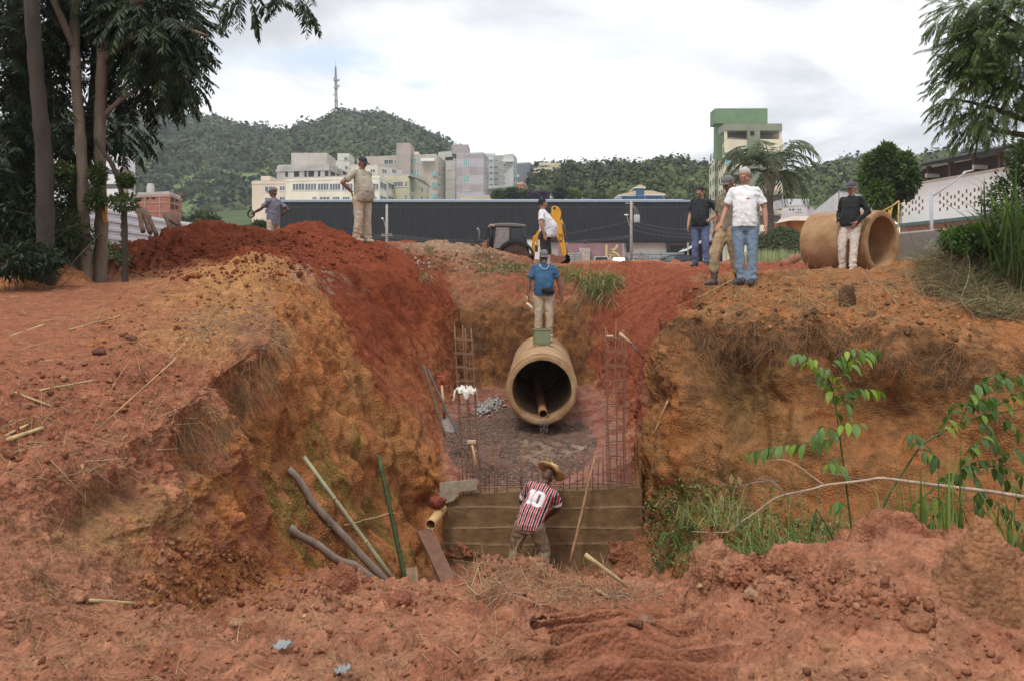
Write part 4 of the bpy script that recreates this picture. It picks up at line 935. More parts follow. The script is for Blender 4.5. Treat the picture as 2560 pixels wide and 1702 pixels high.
# --- the man in the striped football shirt bent over in the pit
def stripes(q, V, J):
    c = np.zeros((len(V), 3)); u = q[:, 0]/.062+.25; f = u-np.floor(u)
    red, blk, wht = np.array((.50,.05,.05)), np.array((.022,.022,.035)), np.array((.66,.62,.62))
    c[:] = wht; c[(f > .06) & (f < .46)] = red; c[(f > .56) & (f < .94)] = blk
    # the white 10 on the back; seen from behind the first digit stands at +x
    X_, Z_ = -q[:, 0], q[:, 2]; back = q[:, 1] > .01
    one = (X_ > -.105) & (X_ < -.055) & (Z_ > 1.13) & (Z_ < 1.345); one |= (X_ > -.125) & (X_ < -.08) & (Z_ > 1.29) & (Z_ < 1.33)
    e = ((np.abs(X_-.03)/.072)**4+(np.abs(Z_-1.237)/.112)**4) < 1; i = ((np.abs(X_-.03)/.024)**4+(np.abs(Z_-1.237)/.068)**4) < 1
    c[back & (one | (e & ~i))] = np.array((.74,.72,.74))
    for nm in 'lr':
        S, E = np.array(J['sh'+nm]), np.array(J['el'+nm]); d = E-S; t = ((V-S) @ d)/(d @ d); r = np.linalg.norm(V-S-np.outer(t, d), axis=1)
        c[(t > .58) & (r < .1)] = wht*1.1
    return c
def px_x(px, d): return PX(px, d)
person('man in a straw hat and striped shirt numbered 10 bending in the pit', PX(1322, 11.75), 11.75, 172, 1.74, (.085,.042,.028), shirt=cloth('striped', (1, 1, 1), .1, attr=True, bump=.15), shirt_vox=.0065,
       shirt_cols=stripes, trousers=M_TROUSG, shoe=M_BOOT, pitch=R(33), roll=R(-15), twist=R(-12), head=(R(12), R(-4), R(-10)), hat=M_HAT, z=-4.08, hipdrop=.05,
       arms=dict(ell=(-.36,-.33,1.00), wrl=(-.18,-.46,.82), elr=(.16,-.46,1.04), wrr=(-.02,-.55,.84)), legs=dict(knl=(-.20,-.10,.48), knr=(.20,-.10,.48), anl=(-.20,.06,.085), anr=(.21,.06,.085)), leg_w=1.12, bulk=1.02, hem=.02)
# --- blue T-shirt, on the pipe
def blue_extras(c):
    s, J, Hd, B, root = c['s'], c['J'], c['Hd'], c['B'], c['root']
    mb = MB(); pts = [B((.17*math.sin(a), -.135*math.cos(a)-.02, 1.0-.02*math.cos(a))) for a in np.linspace(-3.14, 3.14, 26)]
    o = mb.tube(pts, .014, 8).build('belt_strap', M_CAPN, root, smooth=True)
    mb = MB().blob((0, 0, 0), (.14*s, .05*s, .06*s), 16, 10); o = mb.build('waist_pouch', cloth('pouch', (.02,.02,.022)), root, smooth=True); o.location = B((.06, -.17, .965)); o.rotation_euler = (0, R(8), R(12))
    pts = [B((.085*math.sin(a), -.085-.055*max(0, math.cos(a)), 1.47-.09*max(0, math.cos(a)))) for a in np.linspace(-1.7, 1.7, 16)]
    MB().tube(pts, .006, 6).build('necklace', mat('white_bead', (.7,.7,.68), .5), root, smooth=True)
    w = J['wrl']+(J['wrl']-J['ell']).normalized()*.09; a = w+Vector((0, -.02, 0))
    tr = empty('trowel', Vector(root.location)+Vector(a), 'pointed mason trowel in the hand of the man in blue', 'trowel')
    MB().tube([Vector((-.01, 0, .05)), Vector((.01, -.03, -.04))], .013, 8).build('handle', M_WOODP, tr, smooth=True)
    bl = [Vector((.005, -.04, -.07)), Vector((-.035, -.06, -.085)), Vector((.10, -.11, -.19)), Vector((.075, -.05, -.12))]
    MB().prism(bl, (0, .004, .003)).build('blade', mat('trowel_steel', (.55,.50,.42), .4, .2, 20, metal=.3), tr)
def cap_text(c, txt, size, m):
    cu = bpy.data.curves.new('lettering', 'FONT'); cu.body = txt; cu.size = size; cu.align_x = 'CENTER'; cu.extrude = .002
    o = bpy.data.objects.new('lettering', cu); COL.objects.link(o); dg = bpy.context.evaluated_depsgraph_get(); me = bpy.data.meshes.new_from_object(o.evaluated_get(dg)); bpy.data.objects.remove(o)
    o = bpy.data.objects.new('lettering', me); COL.objects.link(o); me.materials.append(m); return o
pz_top = PA.lerp(PB, (17.25-14.7)/(PB.y-PA.y)).z+.6
person('man in a blue T-shirt, grey cap and waist pouch standing on the concrete pipe', .62, 17.25, 4, 1.77, (.115,.058,.036), shirt=cloth('blue', (.045,.12,.22), .25), trousers=M_TROUS, shoe=M_SHOEL, cap=M_CAPG, beard=(.45,.42,.40),
       belly=.035, bulk=1.08, head=(R(14), 0, 0), extras=blue_extras, z=pz_top-.012, arms=dict(ell=(-.285,.0,1.15), wrl=(-.31,-.08,.90), elr=(.285,.0,1.15), wrr=(.33,-.05,.91)),
       legs=dict(anl=(-.10,.0,.085), anr=(.10,-.02,.085), knl=(-.105,-.03,.49), knr=(.105,-.04,.49)), leg_w=1.1)
# --- white T-shirt and jeans on the right rim
def tee_print(q, V, J):
    c = np.full((len(V), 3), .76); x_, z_ = (q[:, 0]-.05)*1.7, (q[:, 2]-1.28)*1.7; f = q[:, 1] < 0
    wing = f & (np.abs(np.abs(x_)*.55+z_-.012) < .013) & (np.abs(x_) < .055); c[wing | (f & (np.abs(x_) < .012) & (np.abs(z_) < .03))] = np.array((.22,.07,.06)); return c
person('grey-haired man in a white emblem T-shirt and faded jeans on the right rim', PX(1862, 13.1), 13.1, -14, 1.73, (.30,.15,.10), shirt=cloth('white_print', (1, .985, .98), .06, attr=True), shirt_vox=.008, shirt_cols=tee_print, trousers=M_JEANS, shoe=M_SHOE,
       hair=M_HAIRG, belly=.02, head=(R(24), 0, R(-16)), arms=dict(ell=(-.27,.05,1.15), wrl=(-.34,-.10,.93), elr=(.285,.04,1.14), wrr=(.30,-.06,.87), hdl=(-.5,-.4,-.7), pnl=(.3,.8,-.6)), curl=(.25,.5), leg_w=1.06, legs=dict(anl=(-.06,.0,.085), anr=(.10,-.03,.085), knl=(-.08,-.03,.49), knr=(.11,-.03,.49), ftl=(-.5,-1,0), ftr=(-.1,-1,0)))
# --- man in boots half hidden behind him
person('man in khaki trousers and rubber boots half hidden behind the man in white', PX(1822, 13.75), 13.75, -52, 1.70, (.20,.10,.06), shirt=cloth('olive_shirt', (.22,.18,.12), .3), trousers=M_TROUSK, shoe=M_BOOT, shoes_kind='boot', cap=M_CAPG,
       head=(R(20), 0, 0), legs=dict(knl=(-.10,-.22,.50), anl=(-.10,-.24,.085), knr=(.10,.02,.49), anr=(.11,.10,.085)), leg_w=1.25, z=gz(PX(1815, 13.6), 13.6)-.02)
# --- black polo, hand on hip
def specs(c):
    Hd, root = c['Hd'], c['root']; mb = MB()
    for sd in (-1, 1):
        mb.tube([Hd((sd*(.033+.021*math.cos(a)), -.112, .004+.014*math.sin(a))) for a in np.linspace(0, 6.283, 13)], .0026, 5); mb.tube([Hd((sd*.054, -.11, .008)), Hd((sd*.08, .0, .008))], .0025, 5)
    mb.tube([Hd((-.012, -.114, .006)), Hd((.012, -.114, .006))], .0025, 5); mb.build('glasses', mat('black_frame', (.015,.015,.015), .3), root, smooth=True)
person('man with glasses in black polo shirt and jeans, hand on hip', PX(1752, 19.4), 19.4, -32, 1.76, (.32,.17,.115), shirt=cloth('black_polo', (.022,.026,.028), .3), trousers=M_JEANS2, shoe=M_SHOE, hair=M_HAIRB, belly=.045, bulk=1.1, beard=(.06,.045,.04),
       head=(R(30), 0, R(-14)), extras=specs, arms=dict(elr=(.40,.12,1.17), wrr=(.215,-.06,1.02), hdr=(-.7,-.5,-.25), pnr=(-.2,.3,-.9), ell=(-.26,.06,1.15), wrl=(-.26,-.07,.89)), leg_w=1.08)
# --- heavy man in white T-shirt and shorts
def socks(c):
    for nm in 'lr':
        J = c['J']; a = J['an'+nm]; b = a.lerp(J['kn'+nm], .35); MB().tube([a+Vector((0, 0, -.03)), a.lerp(b, .5), b], [.047, .050, .054], 14).build('sock', cloth('white_sock', (.75,.74,.74)), c['root'], smooth=True)
person('heavy man in a pale T-shirt, dark shorts and white socks beside the backhoe', PX(1362, 20.6), 20.6, 82, 1.72, (.28,.14,.09), shirt=cloth('pale_tee', (.62,.60,.62), .12), trousers=cloth('dark_shorts', (.03,.028,.028)), shorts=True, shoe=M_SHOE, hair=M_HAIRB, belly=.115, bulk=1.16, hem=.06,
       head=(R(4), 0, R(32)), extras=socks, arms=dict(ell=(-.30,.05,1.13), wrl=(-.31,-.02,.87), elr=(.28,.04,1.14), wrr=(.26,-.1,.89)), leg_w=1.2, pitch=R(-5))
# --- khaki polo, hand on hip, on the red spoil heap
person('man in khaki polo and dark cap, hand on hip on the red heap', PX(905, 18.0), 18.0, 52, 1.74, (.20,.10,.065), shirt=cloth('khaki_polo', (.36,.31,.24), .15), trousers=M_TROUS, shoe=M_SHOEL, cap=M_CAPN, belly=.08, bulk=1.16, hem=.05,
       head=(R(20), 0, R(8)), arms=dict(ell=(-.42,.12,1.20), wrl=(-.225,.06,1.02), hdl=(.5,.4,-.6), pnl=(.7,-.5,.1), elr=(.24,.14,1.16), wrr=(.16,.22,.98)), leg_w=1.2, flare=1.1)
# --- grey T-shirt holding a roll of tape
def tape(c):
    J = c['J']; p = Matrix.Rotation(c['root'].rotation_euler[2], 3, 'Z') @ (J['wrr']+(J['wrr']-J['elr']).normalized()*.13)+Vector(c['root'].location)
    mb = MB().lathe([(.075, -.02), (.10, -.02), (.10, .02), (.075, .02)], (0, 0, 0), 24, (.3, 1, 0), closed=True); o = mb.build('tape_roll', mat('black_tape', (.015,.015,.016), .4)); o.location = p; shade_auto(o, 40)
    tag(o, 'black roll of tape in the outstretched hand of the man in grey', 'tape')
person('thin man in grey T-shirt and cap holding out a roll of tape', PX(684, 21.8), 21.8, -118, 1.74, (.10,.05,.035), shirt=cloth('grey_tee', (.17,.165,.20), .2), trousers=M_TROUS, shoe=M_SHOE, cap=M_CAPG, bulk=.95, hem=.06,
       head=(R(6), 0, R(12)), extras=tape, arms=dict(elr=(.25,-.18,1.2), wrr=(.20,-.45,1.13), ell=(-.28,.22,1.2), wrl=(-.2,.02,1.05)), curl=(.5,1.0))
# --- black jumper leaning on the big pipe
person('man in black long sleeves and dirty white trousers leaning on the big pipe', PX(2126, 16.75), 16.75, -40, 1.72, (.27,.13,.085), shirt=cloth('black_top', (.018,.021,.02), .3), sleeve='long', trousers=M_TROUSW, shoe=M_SHOEL, cap=M_CAPP, belly=.03,
       pitch=R(-7), head=(R(16), 0, R(-18)), arms=dict(elr=(.30,.10,1.15), wrr=(.16,-.13,.95), ell=(-.25,.10,1.15), wrl=(-.20,-.08,.94), hdr=(-.4,-.3,-.7), hdl=(.2,-.2,-.8)), legs=dict(knl=(-.10,-.16,.50), anl=(-.10,-.16,.085), knr=(.11,-.12,.50), anr=(.13,-.26,.085)), leg_w=1.1)
# ---------------------------------------------------------------- the big pipe on the right rim
def at(px, d): return PX(px, d)
rim_c = Vector((at(2206, 17.0), 17.0, 0)); ax = Vector((-.62, .80, 0)).normalized()
z0 = gz(rim_c.x-.5, rim_c.y+.6)
concrete_pipe('concrete_pipe', (rim_c.x, rim_c.y, z0+.57), (rim_c.x+ax.x*1.42, rim_c.y+ax.y*1.42, z0+.6), .61, .50, M_PIPE2, 'big ochre-stained concrete pipe lying on the right rim', None, False)
M_YEL = mat('yellow_paint', (.62,.30,.02), .45, .25, 12, .05, 40); M_BLK = mat('black_plastic', (.022,.022,.024), .5, .3, 10); M_GLS = mat('dark_glass', (.012,.016,.018), .08, .2, 3, spec=.6)
M_YELS = mat('yellow_strap', (.58,.40,.06), .8, .25, 20); M_BAMY = mat('yellow_bamboo', (.52,.36,.12), .55, .3, 14)
def strap():
    d = 18.2; root = empty('cane_trellis', P(2245, 660, d), 'thin yellow cane frame with a strap behind the big pipe', 'trellis'); L = Vector(root.location)
    MB().tube([P(2200, 532, d)-L, P(2232, 515, d)-L, P(2247, 503, d)-L], .016, 7).build('cane', M_BAMY, root, smooth=True)
    MB().tube([P(2247, 503, d)-L, P(2246, 560, d)-L, P(2245, 680, d)-L], .015, 7).build('cane', M_BAMY, root, smooth=True)
    mb = MB(); mb.prism([P(2228, 517, d)-L, P(2233, 516, d)-L, P(2226, 548, d)-L, P(2221, 545, d)-L], (0, .008, 0)).prism([P(2220, 526, d)-L, P(2224, 524, d)-L, P(2226, 548, d)-L, P(2222, 550, d)-L], (0, .008, .004)).prism([P(2221, 545, d)-L, P(2226, 545, d)-L, P(2227, 640, d)-L, P(2222, 640, d)-L], (0, .008, .002))
    mb.build('strap', M_YELS, root)
strap()
# ---------------------------------------------------------------- backhoe loader, working beyond the end of the trench
def backhoe():
    D = 40.; gzv = gz(at(1275, D), D); O = Vector((at(1275, D), D, gzv)); root = empty('backhoe_loader', O, 'yellow and black backhoe loader with a plastic-covered cab window', 'backhoe')
    def q(px, py, dy=0.): p = P(px, py, D+dy); return p-O
    def panel(name, pts, dy, th, m, par=root, bev=0): o = MB().prism([q(*p, dy) for p in pts], (0, th, 0)).build(name, m, par, bevel=bev); return o
    grey = mat('roof_grey', (.13,.125,.12), .6, .25, 8); rubber = mat('tyre_rubber', (.03,.028,.026), .9, .4, 20, .4, 60, col2=(.10,.05,.03))
    rf = MB().prism([q(1229, 568), q(1232, 560), q(1250, 558.3), q(1280, 557.8), q(1308, 561), q(1316, 563), q(1316, 569), q(1300, 568.5), q(1260, 567.5)], (0, 1.5, 0)).build('roof', grey, root, bevel=.05)
    cab = panel('cab_frame', [(1222, 622), (1234, 568), (1308, 568), (1322, 640), (1300, 640), (1250, 625)], .12, 1.25, M_BLK)
    w = panel('side_window', [(1276, 570.5), (1306, 570.5), (1320, 637), (1276, 625)], .05, .06, M_GLS)
    w = panel('covered_window', [(1238, 569.5), (1274.5, 569.5), (1273.5, 622), (1230, 620.5)], .04, .07, mat('plastic_sheet', (.27,.245,.23), .35, .35, 10, .9, 9, col2=(.15,.12,.11), spec=.6))
    for a, b in (((1231, 568), (1222, 622)), ((1237.5, 569), (1229.5, 621)), ((1275.5, 569), (1275, 623)), ((1308, 568), (1322, 638))):
        MB().tube([q(*a, 0), q(*b, 0)], .045, 8).build('pillar', M_BLK, root, smooth=True)
    MB().tube([q(1237, 566, -.05), q(1227, 564, -.05), q(1221.5, 570, -.05)], .07, 8).build('work_lamp', mat('lamp_housing', (.25,.2,.17), .5), root, smooth=True)
    MB().tube([q(1221, 575, .1), q(1211, 606, .1)], .02, 6).build('mirror_arm', M_BLK, root)
    MB().box(q(1222, 580, .05), (.12, .08, .5)).build('mirror', M_BLK, root, bevel=.02)
    pl = MB().box(q(1297.5, 619.5, -.02), (.27, .02, .165)).build('number_plate', mat('plate_white', (.75,.73,.68), .5, .08), root)
    t = cap_text(None, '1093', .13, mat('print_black', (.02,.02,.02), .6)); t.parent = root; t.rotation_euler = (R(90), 0, 0); t.location = q(1297.5, 622, -.033); t.name = 'number'
    # rear mudguard and wheel
    cx, cy, r = 1288, 651, .74; mb = MB(); n = 18; vs = []; fs = []
    for i in range(n+1):
        a = R(8+150*i/n)
        for rr in (r+.07, r+.2-.10*abs(i/n-.5)): vs.append(q(cx, cy)+Vector((rr*math.cos(a), -.25, rr*math.sin(a))))
    for v in list(vs): vs.append(v+Vector((0, .62, 0)))
    k = 2*(n+1)
    for i in range(n): o = 2*i; fs += [(o, o+1, o+3, o+2), (k+o+1, k+o, k+o+2, k+o+3), (o+1, k+o+1, k+o+3, o+3), (k+o, o, o+2, k+o+2)]
    fs += [(0, k, k+1, 1), (2*n, 2*n+1, k+2*n+1, k+2*n)]
    MB().add(vs, fs).build('mudguard', M_BLK, root, smooth=False)
    def wheel(x, z, r, y, w):
        wv = MB().lathe([(r*.55, -w/2), (r*.9, -w/2), (r, -w*.32), (r, w*.32), (r*.9, w/2), (r*.55, w/2)], (x, y, z), 32, (0, 1, 0), closed=True)
        for i in range(20):
            a = i/20*6.283; wv.box((x+(r+.01)*math.cos(a), y, z+(r+.01)*math.sin(a)), (.06, w*.9, .07), ry=-a)
        o = wv.build('wheel', rubber, root); MB().lathe([(.01, -w*.3), (r*.3, -w*.3), (r*.56, -w*.46), (r*.56, w*.46), (.01, w*.46)], (x, y, z), 24, (0, 1, 0)).build('rim', mat('muddy_rim', (.12,.06,.035), .8, .4, 8), o)
    c = q(cx, cy); wheel(c.x, c.z-.0, r, .05, .42); wheel(c.x, c.z, r, 1.5, .42)
    c2 = q(1190, 664); wheel(c2.x, .45, .45, .1, .32); wheel(c2.x, .45, .45, 1.45, .32)
    # bonnet, exhaust, beacon
    panel('bonnet', [(1178, 640), (1182, 612), (1224, 606), (1228, 645)], .35, .9, mat('muddy_bonnet', (.20,.09,.05), .7, .4, 6), bev=.05)
    MB().tube([q(1198, 612, .7), q(1198.5, 580, .7), q(1196.5, 575, .7), q(1192, 571, .7)], .045, 8).build('exhaust', mat('exhaust_steel', (.25,.24,.23), .5, .3, 10, metal=.5), root, smooth=True)
    MB().box(q(1196, 611, .7), (.2, .2, .16)).build('exhaust_base', M_BLK, root)
    MB().box(q(1206, 617, .2), (.09, .1, .1)).build('indicator', mat('amber_lens', (.8,.35,.03), .3, .1), root, bevel=.02)
    MB().prism([q(1204, 620, .3), q(1210, 603, .3), q(1217, 601, .3), q(1217, 622, .3)], (0, .1, 0)).build('side_cowl', mat('faded_red', (.42,.17,.10), .7), root)
    panel('chassis', [(1185, 655), (1185, 640), (1335, 640), (1335, 655)], .4, .7, M_BLK)
    # backhoe arm
    bm_ = panel('boom', [(1326, 648), (1332, 592), (1338, 588), (1344, 592), (1347, 618), (1343, 618), (1339, 600), (1337, 640), (1336, 650)], .75, .22, M_YEL, bev=.02)
    panel('boom', [(1338, 588), (1344, 592), (1394, 524), (1388, 518)], .98, .2, M_YEL, bev=.02)
    ar = panel('dipper_arm', [(1378.5, 520), (1381, 517), (1388, 515), (1396, 518), (1402, 527), (1403.5, 537), (1401, 546), (1400, 550), (1406, 553), (1407.5, 558), (1405, 566), (1408, 585), (1415, 625), (1418, 640), (1412, 645), (1406, 638), (1398, 610), (1388, 580), (1382, 556), (1379, 535)], .7, .26, M_YEL, bev=.02)
    MB().tube([q(1386, 521, .66), q(1386, 521, .75)], .06, 12).build('pin', M_BLK, ar)
    MB().tube([q(1403, 545, .83), q(1409, 562, .83), q(1415.5, 605, .83)], .035, 8).tube([q(1415.5, 605, .83), q(1418, 636, .83)], .025, 8).build('hydraulic_ram', mat('ram_steel', (.20,.2,.2), .35, .2, metal=.6), root, smooth=True)
    MB().tube([q(1402, 532, .8), q(1407, 540, .8), q(1408, 555, .8)], .025, 6).build('hose', M_BLK, root, smooth=True)
    t = cap_text(None, 'JCB', .26, mat('print_dark', (.05,.045,.04), .5)); t.parent = root; t.rotation_euler = (R(90), R(98), 0); t.location = q(1397.0, 596, .675); t.name = 'lettering'
    ssp = []; 
    bk = MB(); w0, w1 = .35, 1.25; prof = [(1416, 636), (1424, 641), (1426, 652), (1421, 660), (1405, 664), (1388, 662), (1386, 659), (1404, 657), (1414, 650), (1413, 641)]
    bk.prism([q(*p, w0) for p in prof], (0, w1-w0, 0)); o = bk.build('bucket', mat('bucket_steel', (.13,.075,.05), .7, .4, 8, .3, 30, col2=(.27,.10,.05)), root)
    for sy in (w0, w1-.03): bk2 = MB().prism([q(*p, sy) for p in ((1413, 641), (1416, 636), (1424, 641), (1426, 652), (1421, 660), (1405, 664), (1388, 662), (1376, 634), (1392, 640))], (0, .03, 0)).build('bucket_side', mat('bucket_steel', (.13,.075,.05)), root)
    panel('stabiliser', [(1372, 628), (1378, 627), (1386, 655), (1384, 660), (1378, 656)], .25, .12, mat('bucket_steel', (.13,.075,.05)))
backhoe()
M_WHT = mat('white_paint', (.70,.69,.66), .4, .12, 5); M_CARW = mat('car_white', (.66,.65,.63), .25, .06, 3); M_CARB = mat('car_dark', (.025,.028,.04), .25, .2, 3); M_CARU = mat('car_blue', (.05,.09,.2), .25, .2, 3)
M_TYRE = mat('tyre', (.025,.024,.023), .9, .3, 20); M_LAMPR = mat('red_lens', (.55,.02,.02), .25, .1); M_CHR = mat('chrome', (.6,.6,.6), .2, .1, metal=.9)
M_HEAD = mat('head_lens', (.75,.76,.78), .12, .05)
def wheel(par, x, y, r, w=.2, axis=(0, 1, 0)):
    a = Vector(axis); o = MB().lathe([(.02, -w/2), (r*.85, -w/2), (r, -w*.35), (r, w*.35), (r*.85, w/2), (.02, w/2)], (x, y, r), 22, axis).build('wheel', M_TYRE, par)
    MB().lathe([(.02, -w/2-.012), (r*.55, -w/2-.012), (r*.6, 0), (r*.55, w/2+.012), (.02, w/2+.012)], (x, y, r), 16, axis).build('rim', M_CHR, o)
def car(label, px, d, rz, m, kind='hatch', L=3.9, Wd=1.65, H=1.45, z=None):
    """length along +x, nose at +x"""
    x = at(px, d); zz = gz(x, d) if z is None else z; name = 'pickup_truck' if kind == 'pickup' else 'parked_car'; root = empty(name, (x, d, zz), label, 'pickup' if kind == 'pickup' else 'car', rz=R(rz)); h = L/2
    belt = .86*H/1.45
    lower = [(-h, .35), (-h, .62), (-h+.04, belt-.03), (-.2, belt), (h-1.0, belt-.03), (h-.25, .72), (h, .62), (h, .32), (h-.45, .24), (-h+.4, .24)]
    b = MB().prism([(px_, -Wd/2, pz_) for px_, pz_ in lower], (0, Wd, 0)).build('body', m, root, bevel=.06)
    if kind == 'pickup': g = [(-.35, belt), (-.22, H), (.55, H), (1.15, belt)]
    else: g = [(-h+.12, belt), (-h+.45, H-.03), (-.5, H), (.35, H-.02), (1.05, belt)]
    mb = MB(); n = len(g); i_ = .16
    vs = [(a, -Wd/2+(.03 if c <= belt else i_), c) for a, c in g]+[(a, Wd/2-(.03 if c <= belt else i_), c) for a, c in g]
    mb.add(vs, [tuple(range(n-1, -1, -1)), tuple(range(n, 2*n))]+[(i, (i+1) % n, n+(i+1) % n, n+i) for i in range(n)]); mb.build('cabin_glass', M_GLS, root, bevel=.03)
    gt = [p for p in g if p[1] > belt+.1]; xa, xb = gt[0][0], gt[-1][0]
    MB().box(((xa+xb)/2, 0, H+.005), (xb-xa+.05, Wd-.3, .05)).build('roof', m, root, bevel=.02)
    for s in (-1, 1):
        for a, c in ((g[0], gt[0]), (g[-1], gt[-1])): MB().tube([(a[0], s*(Wd/2-.035), belt), (c[0], s*(Wd/2-i_), H)], .035, 6).build('pillar', m, root)
        MB().box((h-.06, s*(Wd/2-.22), .66), (.1, .3, .13)).build('headlight', M_HEAD, root, bevel=.02)
        MB().box((-h+.015, s*(Wd/2-.13), .74), (.07, .2, .22)).build('tail_lamp', M_LAMPR, root, bevel=.015)
        MB().box((.75, s*(Wd/2+.09), .93), (.1, .17, .11)).build('mirror', M_BLK, root, bevel=.02)
        wheel(root, h-.75, s*(Wd/2-.1), .30); wheel(root, -h+.7, s*(Wd/2-.1), .30)
    MB().box((h-.01, 0, .38), (.12, Wd-.1, .16)).build('bumper', M_BLK, root, bevel=.03); MB().box((-h+.0, 0, .42), (.12, Wd-.1, .16)).build('bumper', M_BLK if m is not M_CARW else M_WHT, root, bevel=.03)
    MB().box((-h-.01, 0, .62), (.03, .42, .13)).build('number_plate', mat('plate_grey', (.5,.5,.5), .5), root)
    if kind == 'pickup':
        MB().box((-1.2, 0, .80), (1.5, Wd-.16, .06)).build('load_bed', M_BLK, root); MB().box((-.45, 0, H-.04), (.05, .18, .07)).build('brake_lamp', M_LAMPR, root)
    return root
car('white pickup truck seen from behind in front of the billboard', 1503, 96, 92, M_CARW, 'pickup', 4.4, 1.66, 1.42)
car('dark blue car half hidden right of the white pickup', 1552, 101, 75, M_CARU)
car('black hatchback with a pale windscreen parked by the metal fence', 1690, 92, 205, M_CARB, L=3.8)
car('small dark blue car behind the mounds left of the black hatchback', 1666, 103, 180, M_CARB, L=3.6)
def white_truck():
    d = 62; x = at(1331, d); root = empty('white_truck', (x, d, gz(x, d)), 'white box van behind the backhoe cab', 'van'); b = gz(x, d); top = PZ(599, d)-b; w = PX(1350, d)-PX(1313, d)
    MB().box((0, 1.2, (top+.4)/2), (w, 2.2, top-.4)).build('box_body', M_WHT, root, bevel=.05)
    MB().box((w*.22, .08, top*.66), (w*.30, .04, top*.26)).build('window', M_GLS, root, bevel=.01); MB().box((w*.12, .06, top*.62), (w*.05, .06, top*.4)).build('door_frame', M_WHT, root)
    MB().box((0, .09, top-.03), (w+.02, .04, .06)).build('roof_trim', mat('orange_trim', (.55,.28,.08), .6), root)
    for sx in (-.3, .3): wheel(root, sx*w, .3, .36)
white_truck()
def motorcycle(label, px, d, rz, m):
    x = at(px, d); root = empty('motorcycle', (x, d, gz(x, d)), label, 'motorcycle', 'motorcycles parked by the metal fence', R(rz))
    for wx in (-.62, .62):
        w = MB().lathe([(.25, -.045), (.30, -.03), (.31, 0), (.30, .03), (.25, .045)], (wx, 0, .31), 22, (0, 1, 0), closed=True).build('wheel', M_TYRE, root)
        mb = MB().lathe([(.01, -.03), (.05, -.03), (.05, .03), (.01, .03)], (wx, 0, .31), 10, (0, 1, 0))
        for k in range(8): a = k*.785; mb.tube([(wx+.04*math.cos(a), 0, .31+.04*math.sin(a)), (wx+.25*math.cos(a), 0, .31+.25*math.sin(a))], .006, 4)
        mb.build('spokes', M_CHR, w)
    MB().prism([(-.2, -.11, .72), (.05, -.13, .78), (.32, -.1, .86), (.4, -.06, .78), (.12, -.1, .66)], (0, .22, 0)).build('fuel_tank', m, root, bevel=.04)
    MB().box((-.38, 0, .76), (.62, .2, .09)).build('seat', M_BLK, root, bevel=.03)
    MB().box((0, 0, .45), (.42, .24, .34)).build('engine', M_STEEL, root, bevel=.04)
    mb = MB()
    for s in (-1, 1): mb.tube([(.62, s*.08, .31), (.38, s*.08, .98)], .022, 7)
    mb.build('fork', M_CHR, root); MB().tube([(.30, -.36, 1.02), (.38, -.15, 1.0), (.38, .15, 1.0), (.30, .36, 1.02)], .016, 7).build('handlebar', M_BLK, root)
    MB().lathe([(.01, -.06), (.07, -.05), (.095, .03), (.01, .05)], (.48, 0, .88), 14, (1, 0, 0)).build('headlight', M_HEAD, root, smooth=True)
    for s in (-1, 1):
        MB().tube([(.34, s*.3, 1.02), (.32, s*.36, 1.16)], .008, 5).build('mirror_arm', M_BLK, root); MB().blob((.32, s*.37, 1.2), (.03, .065, .05), 10, 8).build('mirror', M_HEAD, root, smooth=True)
    MB().tube([(-.1, -.13, .3), (-.75, -.16, .38)], [.03, .05], 8).build('exhaust', M_CHR, root, smooth=True); MB().prism([(-.95, -.07, .62), (-.6, -.07, .74), (-.4, -.07, .7), (-.7, -.07, .6)], (0, .14, 0)).build('mudguard', m, root); MB().box((-.9, 0, .62), (.05, .12, .07)).build('tail_lamp', M_LAMPR, root)
motorcycle('motorcycle leftmost by the metal fence', 1579, 88, 62, M_CARU); motorcycle('motorcycle left of the reddish mound by the fence', 1596, 89, 100, M_CARB)
motorcycle('motorcycle right of the reddish mound, mirrors up', 1634, 88, 70, M_CARB); motorcycle('motorcycle nearest the black hatchback', 1648, 87, 110, M_CARU)
# ---------------------------------------------------------------- metal fence, billboard, warehouse
M_ZINC = mat('zinc_sheet', (.36,.38,.39), .45, .2, 6, metal=.3); M_BEIGE = mat('beige_render', (.40,.37,.33), .85, .15, 2); M_CHAR = mat('charcoal_cladding', (.021,.0235,.028), .55, .2, 1.2)
def corr(p0, p1, z0, z1, n, amp, vertical=True):
    """corrugated sheet from p0 to p1 (plan), ribs upright or lying"""
    p0, p1 = Vector(p0), Vector(p1); d = (p1-p0); nrm = Vector((d.y, -d.x, 0)).normalized(); mb = MB(); vs = []; fs = []
    prof = [(0, 0), (.30, 0), (.42, 1), (.72, 1), (.84, 0)]
    us = [((i+a)/n, b) for i in range(n) for a, b in prof]+[(1, 0)]
    if vertical:
        for u, b in us:
            c = p0+d*u+nrm*amp*b; vs += [(c.x, c.y, z0), (c.x, c.y, z1)]
    else:
        for u, b in us:
            z = z0+(z1-z0)*u; o = nrm*amp*b; vs += [(p0.x+o.x, p0.y+o.y, z), (p1.x+o.x, p1.y+o.y, z)]
    for i in range(len(us)-1): fs.append((2*i, 2*i+2, 2*i+3, 2*i+1))
    return mb.add(vs, fs)
